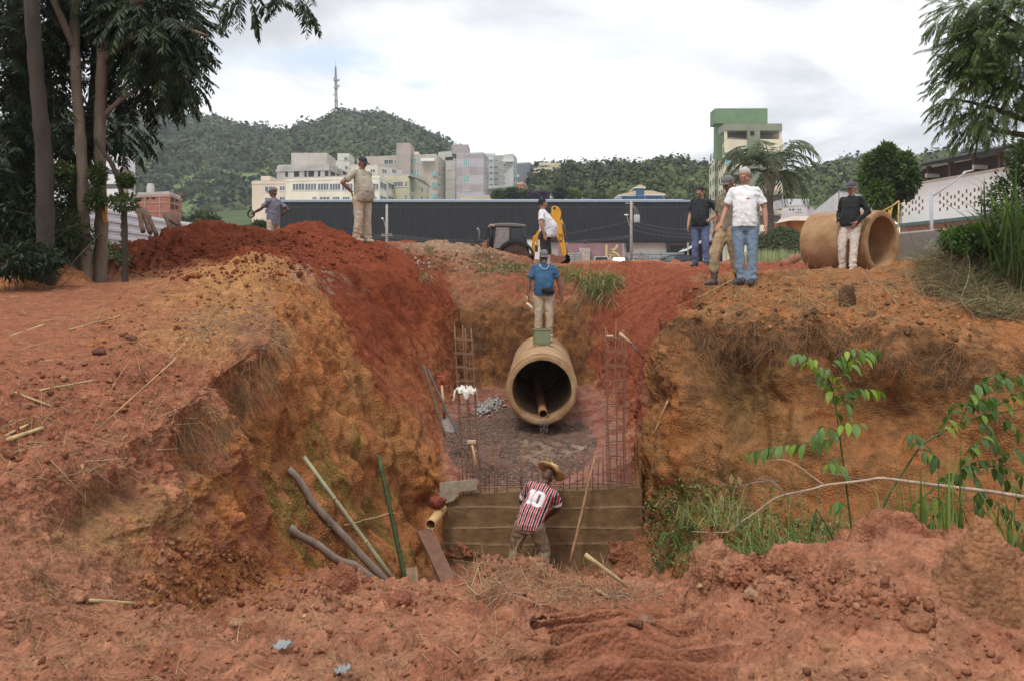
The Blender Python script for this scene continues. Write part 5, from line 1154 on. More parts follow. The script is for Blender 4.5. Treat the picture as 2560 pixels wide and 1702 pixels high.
def metal_fence(name, pxs, d, ztop, label, m=M_ZINC, n=9, posts=True):
    root = empty(name, (at(pxs[0], d), d, gz(at(pxs[0], d), d)), label, 'fence'); L = Vector(root.location)
    for a, b in zip(pxs[:-1], pxs[1:]):
        z0 = -.3; corr((at(a, d)-L.x, 0, 0), (at(b, d)-L.x, 0, 0), z0, PZ(ztop, d)-L.z, n, .05, False).build('sheet', m, root)
    if posts:
        for a in pxs: MB().box((at(a, d)-L.x, -.1, (PZ(ztop, d)-L.z)/2), (.14, .08, PZ(ztop, d)-L.z+.1)).build('post', mat('fence_post', (.28,.25,.2), .8), root)
metal_fence('metal_fence', [1567, 1603, 1652, 1700, 1722], 106, 632.5, 'grey corrugated metal fence behind the motorcycles')
metal_fence('metal_fence', [1418, 1436, 1453], 105, 633, 'short piece of corrugated metal fence beside the backhoe bucket')
def billboard():
    d = 112; xa, xb = at(1395, d), at(1559, d); zt = PZ(610, d); zb = PZ(664, d); root = empty('billboard', ((xa+xb)/2, d, zb), 'purple billboard with a yellow letter B and leaf emblem', 'billboard'); w = xb-xa; h = zt-zb
    MB().box((0, .15, h/2), (w, .3, h)).build('board', mat('billboard_print', (.30,.185,.20), .6, .18, .6, col2=(.26,.13,.145)), root)
    MB().box((w/2-.07, .13, h/2), (.16, .36, h)).build('frame', mat('billboard_frame', (.45,.40,.33), .7), root)
    ye = mat('print_yellow', (.58,.50,.20), .6, .1); pal = mat('print_pale', (.42,.33,.33), .6, .1)
    f = 2560./2359; px0 = lambda x: (1420+x*380/2359-1280)*d/F-root.location.x; pz0 = lambda y: (700-(590+y*90/559))*d/F-zb
    def arc(cx, cy, rx, ry, a0, a1, w_, m, name='emblem'):
        mb = MB(); n = 26; vs = []; fs = []
        for i in range(n+1):
            a = R(a0+(a1-a0)*i/n)
            for s in (-.5, .5): vs.append((px0(cx+(rx+s*w_)*math.cos(a)), -.03, pz0(cy-(ry+s*w_)*math.sin(a))))
        for i in range(n): fs.append((2*i, 2*i+1, 2*i+3, 2*i+2))
        mb.add(vs, fs).build(name, m, root)
    MB().prism([(px0(580), -.012, pz0(136)), (px0(612), -.012, pz0(136)), (px0(612), -.012, pz0(420)), (px0(580), -.012, pz0(420))], (0, .02, 0)).build('emblem', ye, root)
    arc(640, 140, 125, 88, -90, 2, 34, ye); arc(640, 420, 190, 180, 0, 92, 34, ye); arc(650, 430, 130, 140, 5, 175, 12, ye)
    for cx, cy, a in ((655, 330, 20), (690, 380, -10), (755, 390, -15), (655, 390, 30)):
        mb = MB(); n = 12; vs = []
        for i in range(n):
            q = i/n*6.283; u, v = 14*math.cos(q), 34*math.sin(q)*(1-.3*math.cos(q)); c, s_ = math.cos(R(a)), math.sin(R(a)); vs.append((px0(cx+u*c-v*s_), -.03, pz0(cy+u*s_+v*c)))
        mb.add(vs, [tuple(range(n))]).build('emblem', ye, root)
    for txt, X, Y, sz in (('NON', 365, 302, .85), ('PART', 130, 302, .6)):
        t = cap_text(None, txt, sz, pal); t.parent = root; t.rotation_euler = (R(90), 0, 0); t.location = (px0(X), -.03, pz0(Y)); t.name = 'lettering'
    MB().box((px0(255), -.4, pz0(350)), (1.5*.9, .1, 2.6)).build('notice_panel', mat('notice', (.45,.40,.36), .7, .3, 3), root)
billboard()
def warehouse():
    d = 122; xa, xb = at(690, d), at(1768, d); zb = gz(0, d)-.3; z1 = PZ(604, d); z2 = PZ(506, d); root = empty('warehouse', (xa, d, zb), 'long low warehouse clad in dark charcoal metal above beige walls', 'building'); L = Vector(root.location)
    q = lambda px, py, dy=0.: P(px, py, d)+Vector((0, dy, 0))-L
    corr((0, 0, 0), (xb-xa, 0, 0), z1-zb, z2-zb, 150, .09).build('cladding', M_CHAR, root)
    W_ = xb-xa
    MB().box2((0, .12, z1-zb-.1), (W_, 40, z2-zb-.05)).build('upper_wall', M_CHAR, root)
    MB().box2((.1, .55, -1), (W_-.1, 39.5, z1-zb-.1)).build('lower_wall', M_BEIGE, root)
    mb = MB(); mb.box2((-.15, -.25, z2-zb), (W_+.15, .3, z2-zb+.28)); mb.build('eaves', mat('eaves_metal', (.30,.36,.42), .35, .15, metal=.4), root)
    mb = MB(); mb.prism([(-.1, 0, z2-zb+.05), (-.1, 20, z2-zb+2.2), (-.1, 40, z2-zb+.05)], (W_+.2, 0, 0)); mb.build('roof', mat('roof_metal', (.32,.36,.40), .5, .15, 1), root)
    MB().box2((0, -.06, z2-zb-.75), (W_, .0, z2-zb-.6)).build('cladding_seam', mat('seam', (.06,.065,.07), .5), root)
    for px in (770, 960, 1110, 1180, 1464, 1570, 1671):
        a = q(px-3.5, 604); MB().box2((a.x, .0, -1), (a.x+.42, .5, z1-zb)).build('column', M_CHAR, root)
    a = q(1677, 0); MB().box2((a.x, .45, -1), (W_-.4, .54, z1-zb-.55)).build('loading_door', mat('dark_opening', (.014,.014,.015), .7), root)
    a = q(1677, 0); MB().box2((a.x, .4, z1-zb-.55), (W_-.4, .54, z1-zb-.1)).build('door_lintel', mat('brown_lintel', (.10,.085,.07), .8), root)
    for px in (700, 860): a = q(px, 0); MB().box2((a.x, .5, -1), (a.x+5, .54, z1-zb-.8)).build('shutter_door', mat('shutter', (.30,.29,.28), .7, .1, 3), root)
warehouse()
def shed():
    d = 100; root = empty('open_shed', (at(1790, d), d, gz(at(1790, d), d)), 'open dark shed with a thin metal roof beside the warehouse', 'shed'); L = Vector(root.location); q = lambda px, py, dy=0.: P(px, py, d)+Vector((0, dy, 0))-L
    MB().prism([q(1757, 603), q(1757, 600), q(1822, 595.5), q(1822, 600)], (0, 7, 0)).build('roof', M_ZINC, root)
    MB().prism([q(1716, 628), q(1720, 625), q(1757, 602), q(1757, 606)], (0, 5, 0)).build('side_roof', mat('pale_roof', (.5,.48,.45), .7), root)
    MB().box2(q(1724, 664, 3.0), q(1822, 604, 3.2)).build('back_wall', mat('shade_wall', (.035,.035,.034), .9, .3, 1), root)
    for px in (1721, 1760, 1818): MB().box2(q(px-1.5, 668, .2), q(px+1.5, 606, .35)).build('post', mat('pale_post', (.45,.42,.38), .8), root)
shed()
# ---------------------------------------------------------------- electricity poles and wires
M_POLE = mat('concrete_pole', (.36,.33,.27), .85, .25, 6, .2, 40)
def util_pole(label, px, pytop, d, trans=True):
    x = at(px, d); z0 = gz(x, d)-.2; root = empty('utility_pole', (x, d, z0), label, 'pole'); H = PZ(pytop, d)-z0
    MB().tube([(0, 0, 0), (0, 0, H)], [.20, .13], 12).build('pole', M_POLE, root, smooth=True)
    if trans:
        q = lambda X, Y, dy=0.: P(X, Y, d)-Vector(root.location)+Vector((0, dy, 0))
        t = MB().lathe([(.02, 0), (.34, .02), (.36, .1), (.36, .8), (.30, .9), (.02, .92)], q(1592, 557), 16).build('transformer', mat('transformer_grey', (.40,.42,.42), .5, .15), root); shade_auto(t)
        for i in range(3):
            c = q(1587+i*5, 541); MB().lathe([(.03, 0), (.06, .04), (.035, .08), (.06, .12), (.035, .16), (.05, .2), (.01, .24)], c, 8).build('insulator', mat('porcelain', (.4,.36,.32), .3), t)
            MB().tube([c+Vector((0, 0, .2)), q(1586+i*3, 523), q(1580, 512)], .018, 5).build('lead', M_ZINC, root)
        MB().tube([q(1578, 558), q(1592, 549)], .04, 6).build('bracket', M_POLE, root)
        MB().box(q(1574, 509), (1.0, .12, .12)).build('crossarm', M_POLE, root)
        MB().tube([q(1575, 567), q(1568, 545), q(1566.5, 539)], .045, 6).build('lamp_arm', M_ZINC, root); MB().blob(q(1565.5, 538), (.28, .14, .10), 10, 8).build('lamp_head', M_WHT, root, smooth=True)
        MB().box(q(1566, 591), (.55, .1, .16)).build('street_sign', mat('blue_sign', (.03,.05,.2), .5), root)
    else:
        q = lambda X, Y, dy=0.: P(X, Y, d)-Vector(root.location)
        MB().tube([q(965, 576), q(962, 560), q(957, 548)], .04, 6).build('lamp_arm', M_ZINC, root); MB().blob(q(956, 547), (.14, .1, .12), 10, 8).build('lamp_head', M_WHT, root, smooth=True)
        MB().box(q(967, 590), (1.3, .12, .12)).build('crossarm', M_POLE, root)
        for sx in (-.5, -.2, .25, .5): MB().lathe([(.05, 0), (.07, .08), (.03, .16)], q(967, 589)+Vector((sx, 0, .05)), 8).build('insulator', mat('porcelain', (.4,.36,.32), .3), root)
    return Vector(root.location), H
util_pole('concrete pole with a lamp arm in front of the warehouse, left of the backhoe', 967, 512, 104, False)
util_pole('concrete pole carrying a grey transformer behind the parked cars', 1578, 500, 104, True)
M_WIRE = mat('wire', (.12,.12,.125), .6)
def wires(d, runs):
    for a, b, sag in runs:
        A, B_ = P(*a, d), P(*b, d); pts = [A.lerp(B_, t)-Vector((0, 0, sag*4*t*(1-t)))-A for t in np.linspace(0, 1, 20)]
        o = MB().tube(pts, .022, 4, cap=False).build('power_line', M_WIRE); o.location = A; tag(o, 'thin power lines strung between the poles in front of the warehouse', 'cable', 'power lines before the warehouse')
wires(103.8, [((967, 586), (1578, 553), 1.4), ((967, 590), (1578, 590), .9), ((967, 594), (1578, 594), .9), ((1578, 552), (1790, 568), .6), ((1578, 560), (1790, 582), .6), ((1578, 574), (1790, 590), .5), ((690, 575), (967, 586), .8), ((690, 590), (967, 592), .6)])
# ---------------------------------------------------------------- the town
M_WIN = mat('window_glass', (.05,.06,.065), .12, .5, .4, spec=.6, col2=(.16,.18,.19)); M_WINF = mat('window_frame', (.62,.60,.57), .6, .1)
M_TEAL = mat('teal_glass', (.20,.36,.34), .15, .2, .6, spec=.6); M_DARKW = mat('dark_void', (.03,.028,.026), .9, .3, .5); M_ROOFT = mat('clay_roof', (.36,.17,.09), .85, .3, 3)
def render_mat(n, c, v=.16): return mat('render_'+n, c, .85, v, .35, .12, 9, detail=9)
class Bld:
    """a block from three surveyed corners: A left front, B near corner, C right end of the side; each (px, depth)"""
    def __init__(s, label, A, B, C, ytop, zb, m, cat='building', name='apartment_block', raw=False):
        if not raw: A = (A[0], B[1]+(A[1]-B[1])*.3); C = (C[0], B[1]+(C[1]-B[1])*.6)
        s.A, s.B = Vector((PX(*A), A[1], 0)), Vector((PX(*B), B[1], 0)); s.C = Vector((PX(*C), C[1], 0)) if C else s.B+Vector(((s.B-s.A).y*-.0, 12, 0))
        s.top = PZ(ytop, B[1]); s.zb = zb; s.D = s.A+(s.C-s.B); s.root = empty(name, (s.B.x, s.B.y, zb), label, cat); s.L = Vector(s.root.location); s.m = m
        s.slab('wall', 0, s.top-zb, m)
        ctr = (s.A+s.C)/2; MB().prism([p+(ctr-p)*.03-Vector((s.L.x, s.L.y, 0))+Vector((0, 0, s.top-zb+.004)) for p in (s.A, s.B, s.C, s.D)], (0, 0, .35)).build('roof', mat('roof_slab', (.42,.40,.37), .85, .25, .4), s.root)
    def slab(s, name, h0, h1, m, grow=0.):
        ctr = (s.A+s.C)/2; off = Vector((s.L.x, s.L.y, 0)); pts = [p+(p-ctr).normalized()*grow-off+Vector((0, 0, h0)) for p in (s.A, s.B, s.C, s.D)]
        return MB().prism(pts, (0, 0, h1-h0)).build(name, m, s.root)
    def face(s, f): return (s.A, s.B) if f == 0 else (s.B, s.C)
    def win(s, f, px0, px1, y0, y1, name='window', m=None, frame=True, out=.05, th=.14, panes=2):
        """an opening on face f between picture columns px0..px1 (at the face's own depth) and rows y0..y1"""
        a, b = s.face(f)
        def hit(px):      # where the sight plane of this column meets the wall, in plan
            k = (px-1280)/F; d = b-a; den = d.x-k*d.y; t = (k*a.y-a.x)/den if abs(den) > 1e-9 else 0; return a+d*t
        p, q = hit(px0), hit(px1); dm = (p.y+q.y)/2; z0, z1 = PZ(y1, dm), PZ(y0, dm); nrm = Vector(((b-a).y, -(b-a).x, 0)).normalized(); off = Vector((s.L.x, s.L.y, s.zb))
        def quad(p, q, z0, z1, o, t):
            P0 = [Vector((p.x, p.y, z0)), Vector((q.x, q.y, z0)), Vector((q.x, q.y, z1)), Vector((p.x, p.y, z1))]; return [v-off+nrm*o for v in P0], -nrm*t
        w = MB(); w.prism(*quad(p, q, z0, z1, out*.4, th)); o = w.build(name, m or M_WIN, s.root)
        if frame:
            dr = (q-p).normalized(); ww = (q-p).length; t = .09; fm = MB()
            for i in range(panes+1):
                c = p+dr*(ww*i/panes); fm.prism(*quad(c-dr*t*.5, c+dr*t*.5, z0, z1, out*.4+.03, .06))
            fm.prism(*quad(p-dr*.1, q+dr*.1, z0-.1, z0+.02, out*.4+.08, .12)); fm.prism(*quad(p-dr*.06, q+dr*.06, z1-.03, z1+.05, out*.4+.05, .08)); fm.build('frame', M_WINF, o)
        return o
    def grid(s, f, cols, rows, m=None, panes=2, name='window', frame=True, skip=0.):
        for y0, y1 in rows:
            for x0, x1 in cols:
                if random.random() >= skip: s.win(f, x0, x1, y0, y1, name, m, frame, panes=panes)
    def balcony(s, f, px0, px1, y0, y1, m=None):
        s.win(f, px0, px1, y0, y1, 'balcony', m or M_TEAL, False, out=1.1, th=.9)
    def box(s, name, px0, px1, y0, y1, dep, d0, m, par=True):
        a, b = P(px0, y1, d0), P(px1, y0, d0); o = MB().box2(a-s.L, Vector((b.x, b.y+dep, b.z))-s.L).build(name, m, s.root); return o
ZB = 2.0
rm = render_mat
# peach block, leftmost
b = Bld('peach apartment block with few windows, leftmost of the town row', (630, 172), (713, 170), (722, 185), 456, ZB, rm('peach', (.62,.50,.39)))
b.grid(0, [(662, 682)], [(467, 480), (495, 508), (523, 535)]); b.grid(0, [(699, 712.3)], [(466, 477), (493, 505), (521, 533)]); b.box('roof_tank', 652, 676, 441, 456, 5, 174, rm('peach', (.5,.5,.5))); b.slab('cornice', b.top-ZB-.3, b.top-ZB+.12, rm('peach', (.5,.5,.5)), .15)
# long cream block
b = Bld('long cream block with a band of wide windows above the warehouse', (714, 168), (948, 150), (990, 172), 441, ZB, rm('cream', (.70,.64,.50)))
b.grid(0, [(732, 761), (763, 791), (795, 822), (824.5, 851), (855, 882), (886, 915), (921, 946.5)], [(460, 476)], panes=4); b.grid(0, [(781, 791.5), (799, 824), (832, 849), (857, 874), (889, 905), (929, 942)], [(493, 506)], panes=3); b.grid(1, [(950, 966), (970, 984)], [(458, 474), (492, 505)])
b.slab('cornice', b.top-ZB-.35, b.top-ZB+.1, rm('cream', (.5,.5,.5)), .12)
# unfinished grey concrete building
b = Bld('unfinished grey concrete building with empty window holes behind the cream block', (692, 205), (823, 196), (873, 225), 413, ZB, rm('concrete', (.40,.37,.33), .3))
b.grid(0, [(713, 720), (735, 748), (761, 767), (771, 785), (795, 801), (812, 821)], [(428, 443)], M_DARKW, frame=False, name='opening'); b.grid(1, [(827, 837), (842, 852), (857, 864)], [(430, 446)], M_DARKW, frame=False, name='opening'); b.box('roof_room', 728, 817, 383, 413, 10, 199, rm('bare', (.47,.43,.37), .25)); b.slab('cornice', b.top-ZB-1.2, b.top-ZB-.7, rm('concrete', (.5,.5,.5)), .25)
# small white tower and block behind
b = Bld('pale block with a small square roof tower right of the unfinished building', (832, 232), (874, 230), (888, 240), 405, ZB, rm('white', (.60,.57,.50))); b.box('roof_room', 843.5, 872.5, 384, 405, 8, 230.5, rm('white', (.5,.5,.5))); b.win(0, 861, 868, 394, 400, frame=False); b.grid(0, [(838, 845), (862, 870)], [(416, 424), (432, 440)])
b = Bld('low cream block stepping behind the man in khaki', (876, 190), (944, 186), (1005, 200), 414, ZB, rm('pale_cream', (.58,.53,.42))); b.grid(0, [(884, 893), (905, 914), (926, 938)], [(424, 432)]); b.grid(1, [(955, 966), (980, 990)], [(424, 434)])
# tall beige block with stair tower
b = Bld('tall beige block with a square stair tower and teal balconies', (893, 222), (1093, 205), (1114, 225), 389, ZB, rm('beige', (.43,.36,.29)))
b.box('stair_tower', 991, 1026, 358, 500, 8, 205, rm('beige_dark', (.36,.30,.265))); b.box('penthouse', 1026, 1046, 380, 392, 6, 214, rm('cream', (.5,.5,.5)))
b.grid(0, [(960, 983), (985, 990.5)], [(400, 411)]); b.grid(0, [(1027.5, 1048)], [(396, 408), (424, 443), (450, 468)], M_TEAL, 3); b.grid(1, [(1096, 1101), (1106, 1110)], [(405, 415), (432, 442), (458, 468), (484, 494)])
for y in (430, 458, 486): b.balcony(0, 1082, 1092.5, y, y+12)
b.box('awning', 1052, 1086, 396, 403, 1.5, 204, M_WHT)
# yellowish house
b = Bld('pale yellow stepped house with a dark gable roof before the beige block', (960, 165), (1024, 160), (1074, 172), 440, ZB, rm('yellowish', (.50,.46,.30)))
b.grid(0, [(981, 1007)], [(455, 467)], panes=4); b.grid(0, [(1012, 1019)], [(455, 467), (488, 500)]); b.grid(1, [(1027, 1034), (1052, 1057), (1066, 1070)], [(468, 481), (490, 500)])
MB().prism([P(1019, 443, 158)-b.L, P(1024, 440, 158)-b.L, P(1076, 469, 158)-b.L, P(1060, 452, 160)-b.L], (0, 3, .1)).build('gable_roof', mat('dark_roof', (.07,.06,.055), .8, .3, 2), b.root)
# white narrow tower
b = Bld('narrow off-white block right of the teal-balcony block', (1095, 235), (1138, 225), (1150, 240), 380, ZB, rm('offwhite', (.50,.48,.42))); b.grid(0, [(1113, 1133)], [(393, 401)], M_DARKW, frame=False); b.grid(1, [(1139.5, 1143)], [(392, 401), (416, 425), (438, 448), (462, 472), (484, 494)], panes=1)
for y in (401, 426, 449, 473): b.slab('floor_band', PZ(y, 225)-ZB, PZ(y-.6, 225)-ZB, rm('band', (.36,.34,.30)), .06)
# lilac block
b = Bld('lilac-grey striped block with a column of teal windows', (1141, 215), (1209, 210), (1222, 226), 385, ZB, rm('lilac', (.42,.385,.40)))
for i, (y0, y1) in enumerate(((385, 395), (418, 437), (460, 479))): b.slab('colour_band', PZ(y1, 210)-ZB, PZ(y0, 210)-ZB-.01, rm('mauve', (.34,.295,.295)), .04)
b.grid(0, [(1158, 1173)], [(398, 416), (419, 436), (440, 457), (461, 478), (482, 490)], M_TEAL, 3); b.grid(1, [(1210.5, 1213), (1216, 1219)], [(400, 408), (420, 428), (442, 450), (464, 472)], panes=1); b.box('roof_room', 1129, 1171, 362, 385.5, 8, 212, rm('mauve', (.5,.5,.5)))
# white tall pair
b = Bld('tall white block with small windows right of the lilac block', (1218, 245), (1236, 240), (1246, 250), 391, ZB, rm('whiteblue', (.53,.53,.54))); b.grid(0, [(1224, 1232)], [(400, 407), (416, 422), (430, 436), (445, 451), (460, 465)]); b.box('roof_room', 1211, 1238, 384, 392, 7, 243, rm('whiteblue', (.5,.5,.5)))
b = Bld('grey-beige block with a pale corner column in the middle of the row', (1234, 238), (1260, 236), (1263, 244), 392, ZB, rm('greybeige', (.38,.355,.345))); b.grid(0, [(1235.5, 1245), (1251, 1254)], [(399, 404), (415, 423), (430, 438), (445, 453), (459, 465)])
b = Bld('pale tower with a glazed right side left of the dark blue block', (1259, 230), (1283, 226), (1293, 240), 389, ZB, rm('palegrey', (.52,.51,.50))); b.grid(1, [(1284, 1287), (1288.5, 1291.5)], [(396, 408), (411, 424), (427, 440), (443, 456), (459, 470)], M_TEAL, 1); b.box('roof_edge', 1256, 1284, 398, 405, 1, 225.5, M_WHT); b.grid(0, [(1259.5, 1262)], [(412, 416), (428, 432), (443, 447), (457, 461)], frame=False)
# dark blue-grey block
b = Bld('dark blue-grey block left of the yellow tower', (1290, 255), (1325, 250), (1334, 262), 409, ZB, rm('bluegrey', (.17,.19,.21)));  b.grid(0, [(1293, 1298)], [(437, 443)], M_WINF, frame=False)
for y in (422, 433, 444, 455, 466): b.balcony(1, 1326, 1332, y, y+5, rm('bluegrey2', (.11,.12,.14)))
# yellow tower
b = Bld('pale yellow tower block with rows of white balconies', (1333, 275), (1380, 262), (1411, 280), 419, ZB, rm('yellow', (.58,.52,.33))); b.box('penthouse', 1348, 1402, 408, 419.5, 10, 268, rm('yellow', (.5,.5,.5))); b.box('roof_room', 1349, 1375, 407, 414, 8, 266, rm('peach', (.5,.5,.5)))
ys = [(427, 431), (437, 441), (447, 451), (458, 462), (468, 472)]
b.grid(0, [(1334, 1346)], ys, M_DARKW, frame=False, name='loggia'); b.grid(0, [(1349, 1354), (1362, 1366), (1372, 1376)], ys, panes=1); b.grid(1, [(1382, 1401), (1404, 1409)], ys, panes=3)
for y, _ in ys: b.balcony(0, 1333.5, 1346.5, y+3.5, y+6.5, rm('yellow', (.5,.5,.5))); b.balcony(1, 1382, 1401.5, y+3.5, y+6.5, mat('balcony_glass', (.42,.45,.42), .3))
# low roofs before the towers
b = Bld('low peach-coloured house roofs just above the warehouse', (1150, 150), (1230, 150), (1236, 158), 494, ZB, rm('peach2', (.55,.40,.27)), name='house'); b.box('roof_step', 1150, 1172, 487, 495, 5, 150.5, rm('peach2', (.5,.5,.5)))
b = Bld('low beige house behind the palms above the warehouse', (1220, 170), (1282, 168), (1290, 176), 470, ZB, rm('beige2', (.46,.40,.33)), name='house'); MB().prism([P(1216, 471, 166)-b.L, P(1290, 466, 166)-b.L, P(1290, 468, 166)-b.L, P(1216, 473, 166)-b.L], (0, 8, 0)).build('flat_roof', mat('grey_roof', (.30,.30,.29)), b.root)
b = Bld('small house with red brick wall below the dark blue block', (1292, 200), (1308, 198), (1316, 205), 460, ZB, mat('red_brick', (.34,.13,.075), .9, .3, 4), name='house'); b.box('chimney', 1304, 1309, 448, 461, 2, 199, mat('red_brick', (.3,.1,.06)))
b = Bld('white low house with orange roof edge above the warehouse', (1376, 160), (1450, 158), (1458, 166), 495, ZB, rm('whitewash', (.66,.64,.60)), name='house'); MB().prism([P(1374, 496, 157)-b.L, P(1452, 492, 157)-b.L, P(1452, 494, 157)-b.L, P(1374, 498, 157)-b.L], (0, 6, 0)).build('tile_roof', M_ROOFT, b.root); b.box('roof_room', 1377, 1391, 487, 496, 4, 159, rm('whitewash', (.5,.5,.5)))
# blue house with tiled roofs
b = Bld('blue house with white eaves and a small square lookout above the warehouse', (1553, 152), (1657, 152), (1662, 162), 489, ZB, rm('blue', (.12,.22,.36)), name='house')
b.box('lookout', 1591, 1610, 467, 492, 4, 151, rm('blue', (.5,.5,.5))); tl = mat('cream_tile_roof', (.52,.40,.27), .8, .25, 3)
for pts, th in (([(1546, 488), (1590, 477), (1590, 487)], 5), ([(1611, 477), (1630, 477), (1663, 485), (1663, 488), (1611, 488)], 5), ([(1585, 469), (1600, 462), (1614, 467), (1614, 469)], 5)): MB().prism([P(*p, 150.4)-b.L for p in pts], (0, th, 0)).build('roof', tl, b.root)
for x0, x1, y in ((1545, 1590.5, 488), (1610.5, 1664, 487), (1584.5, 1614.5, 469)): b.box('eaves', x0, x1, y, y+1.8, 6, 150.2, M_WHT)
b.win(0, 1601, 1607, 471, 485, 'window', M_WINF, False, out=1.6, th=.5); b.box('corner_post', 1612, 1614, 489, 505, .3, 151.8, M_WHT); b.box('corner_post', 1552.5, 1554.5, 489, 505, .3, 151.8, M_WHT)
# green apartment tower
gr = rm('sage', (.23,.25,.18)); dg = rm('green', (.16,.24,.135)); yw = rm('ivory', (.70,.63,.46))
b = Bld('ivory and sage green apartment tower, tallest on the right', (1773, 190), (1815, 150), (1957, 152), 348, ZB, yw, raw=True); L = b.L
b.box('roof_room', 1788, 1919, 271.5, 309, 4, 156, dg); MB().prism([P(1784, 293, 166)-L, P(1790, 275, 157)-L, P(1790, 400, 157)-L, P(1784, 400, 166)-L], (3, .5, 0)).build('stair_wall', dg, b.root)
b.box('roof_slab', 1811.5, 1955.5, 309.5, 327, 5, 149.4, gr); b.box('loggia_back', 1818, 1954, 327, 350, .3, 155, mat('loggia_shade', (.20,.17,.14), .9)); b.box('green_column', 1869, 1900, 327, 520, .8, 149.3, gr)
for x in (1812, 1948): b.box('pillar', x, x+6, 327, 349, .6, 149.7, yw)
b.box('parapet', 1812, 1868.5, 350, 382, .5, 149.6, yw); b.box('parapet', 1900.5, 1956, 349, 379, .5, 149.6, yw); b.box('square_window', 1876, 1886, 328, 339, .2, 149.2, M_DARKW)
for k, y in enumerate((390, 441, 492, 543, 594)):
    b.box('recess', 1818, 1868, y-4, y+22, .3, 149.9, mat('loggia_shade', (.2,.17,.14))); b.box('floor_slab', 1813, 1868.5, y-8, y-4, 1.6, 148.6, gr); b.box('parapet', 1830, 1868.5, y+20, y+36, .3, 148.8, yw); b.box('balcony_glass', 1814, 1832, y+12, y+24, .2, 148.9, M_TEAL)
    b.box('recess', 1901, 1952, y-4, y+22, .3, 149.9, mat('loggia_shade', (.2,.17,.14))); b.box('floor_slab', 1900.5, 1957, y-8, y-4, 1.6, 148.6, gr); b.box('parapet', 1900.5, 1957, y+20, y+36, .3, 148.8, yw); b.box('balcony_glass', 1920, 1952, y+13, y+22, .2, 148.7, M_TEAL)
b.win(1, 1888, 1889, 300, 301, frame=False); b.win(0, 1788, 1795.5, 331, 660, 'green_stripe', gr, False, out=.3)
for i, y in enumerate(range(378, 640, 33)):
    for x, dy in ((1776.5, 10), (1783, 4), (1799, 2), (1804.5, -2), (1809.5, -8)): b.win(0, x-1.1, x+1.4, y+dy*1.0, y+dy+15, frame=False, out=.12)
    b.win(0, 1790, 1793, y, y+14, frame=False, out=.7)
# right-hand small buildings
b = Bld('white house with small square windows between the green tower and the tree', (1955, 125), (2018, 120), (2036, 128), 519, ZB-1, rm('white2', (.55,.55,.55)), name='house'); b.grid(0, [(1973, 1977), (1981, 1985)], [(522.5, 527)], M_DARKW, frame=False); b.win(0, 1993, 2003, 522, 529); b.box('upper_storey', 1958, 2022, 498, 520, 5, 124, rm('white2', (.5,.5,.5))); b.win(0, 1970, 1975, 504, 510, frame=False, out=-3); b.box('corner_room', 2012, 2023, 502, 519, 4, 123, rm('white2', (.5,.5,.5)))
b = Bld('orange house with a dark window left of the big pipe', (1977, 80), (2022, 78), (2026, 84), 551, ZB-1, rm('orange', (.55,.28,.06)), name='house'); b.win(0, 2005, 2026, 579, 596, panes=4); MB().prism([P(1974, 552, 77)-b.L, P(1985, 541, 77.5)-b.L, P(2027, 541, 77.5)-b.L, P(2027, 552, 77)-b.L], (0, 4, 0)).build('roof', mat('pale_roof2', (.52,.44,.36), .8, .2, 2), b.root); b.box('brick_side', 1965, 1977, 552, 600, 4, 78.5, mat('red_brick', (.34,.13,.075)))
def clad_shed():
    root = empty('storage_shed', (PX(2095, 72), 72, 0), 'storage shed clad in ribbed white metal behind the man in black', 'shed'); L = Vector(root.location)
    a, bq = Vector((PX(2034, 96), 96, 0)), Vector((PX(2097, 74), 74, 0)); c = Vector((PX(2192, 80), 80, 0)); z1, z0 = PZ(482, 74), 0.
    MB().prism([Vector((p.x, p.y, z0))-L for p in (a, bq, c, a+c-bq)], (0, 0, z1-z0-.1)).build('wall', rm('shedwall', (.48,.47,.45)), root)
    for p, q, n in ((a, bq, 26), (bq, c, 18)):
        nr = Vector(((q-p).y, -(q-p).x, 0)).normalized()*.03; corr(p-L+nr+L*0, q-L+nr, PZ(545, 74), z1, n, .12).build('cladding', mat('white_cladding', (.56,.57,.57), .5, .15, 2), root)
    MB().prism([Vector((p.x, p.y, z1))-L for p in (a, bq, c, a+c-bq)], (0, 0, .15)).build('roof', M_ZINC, root)
clad_shed()
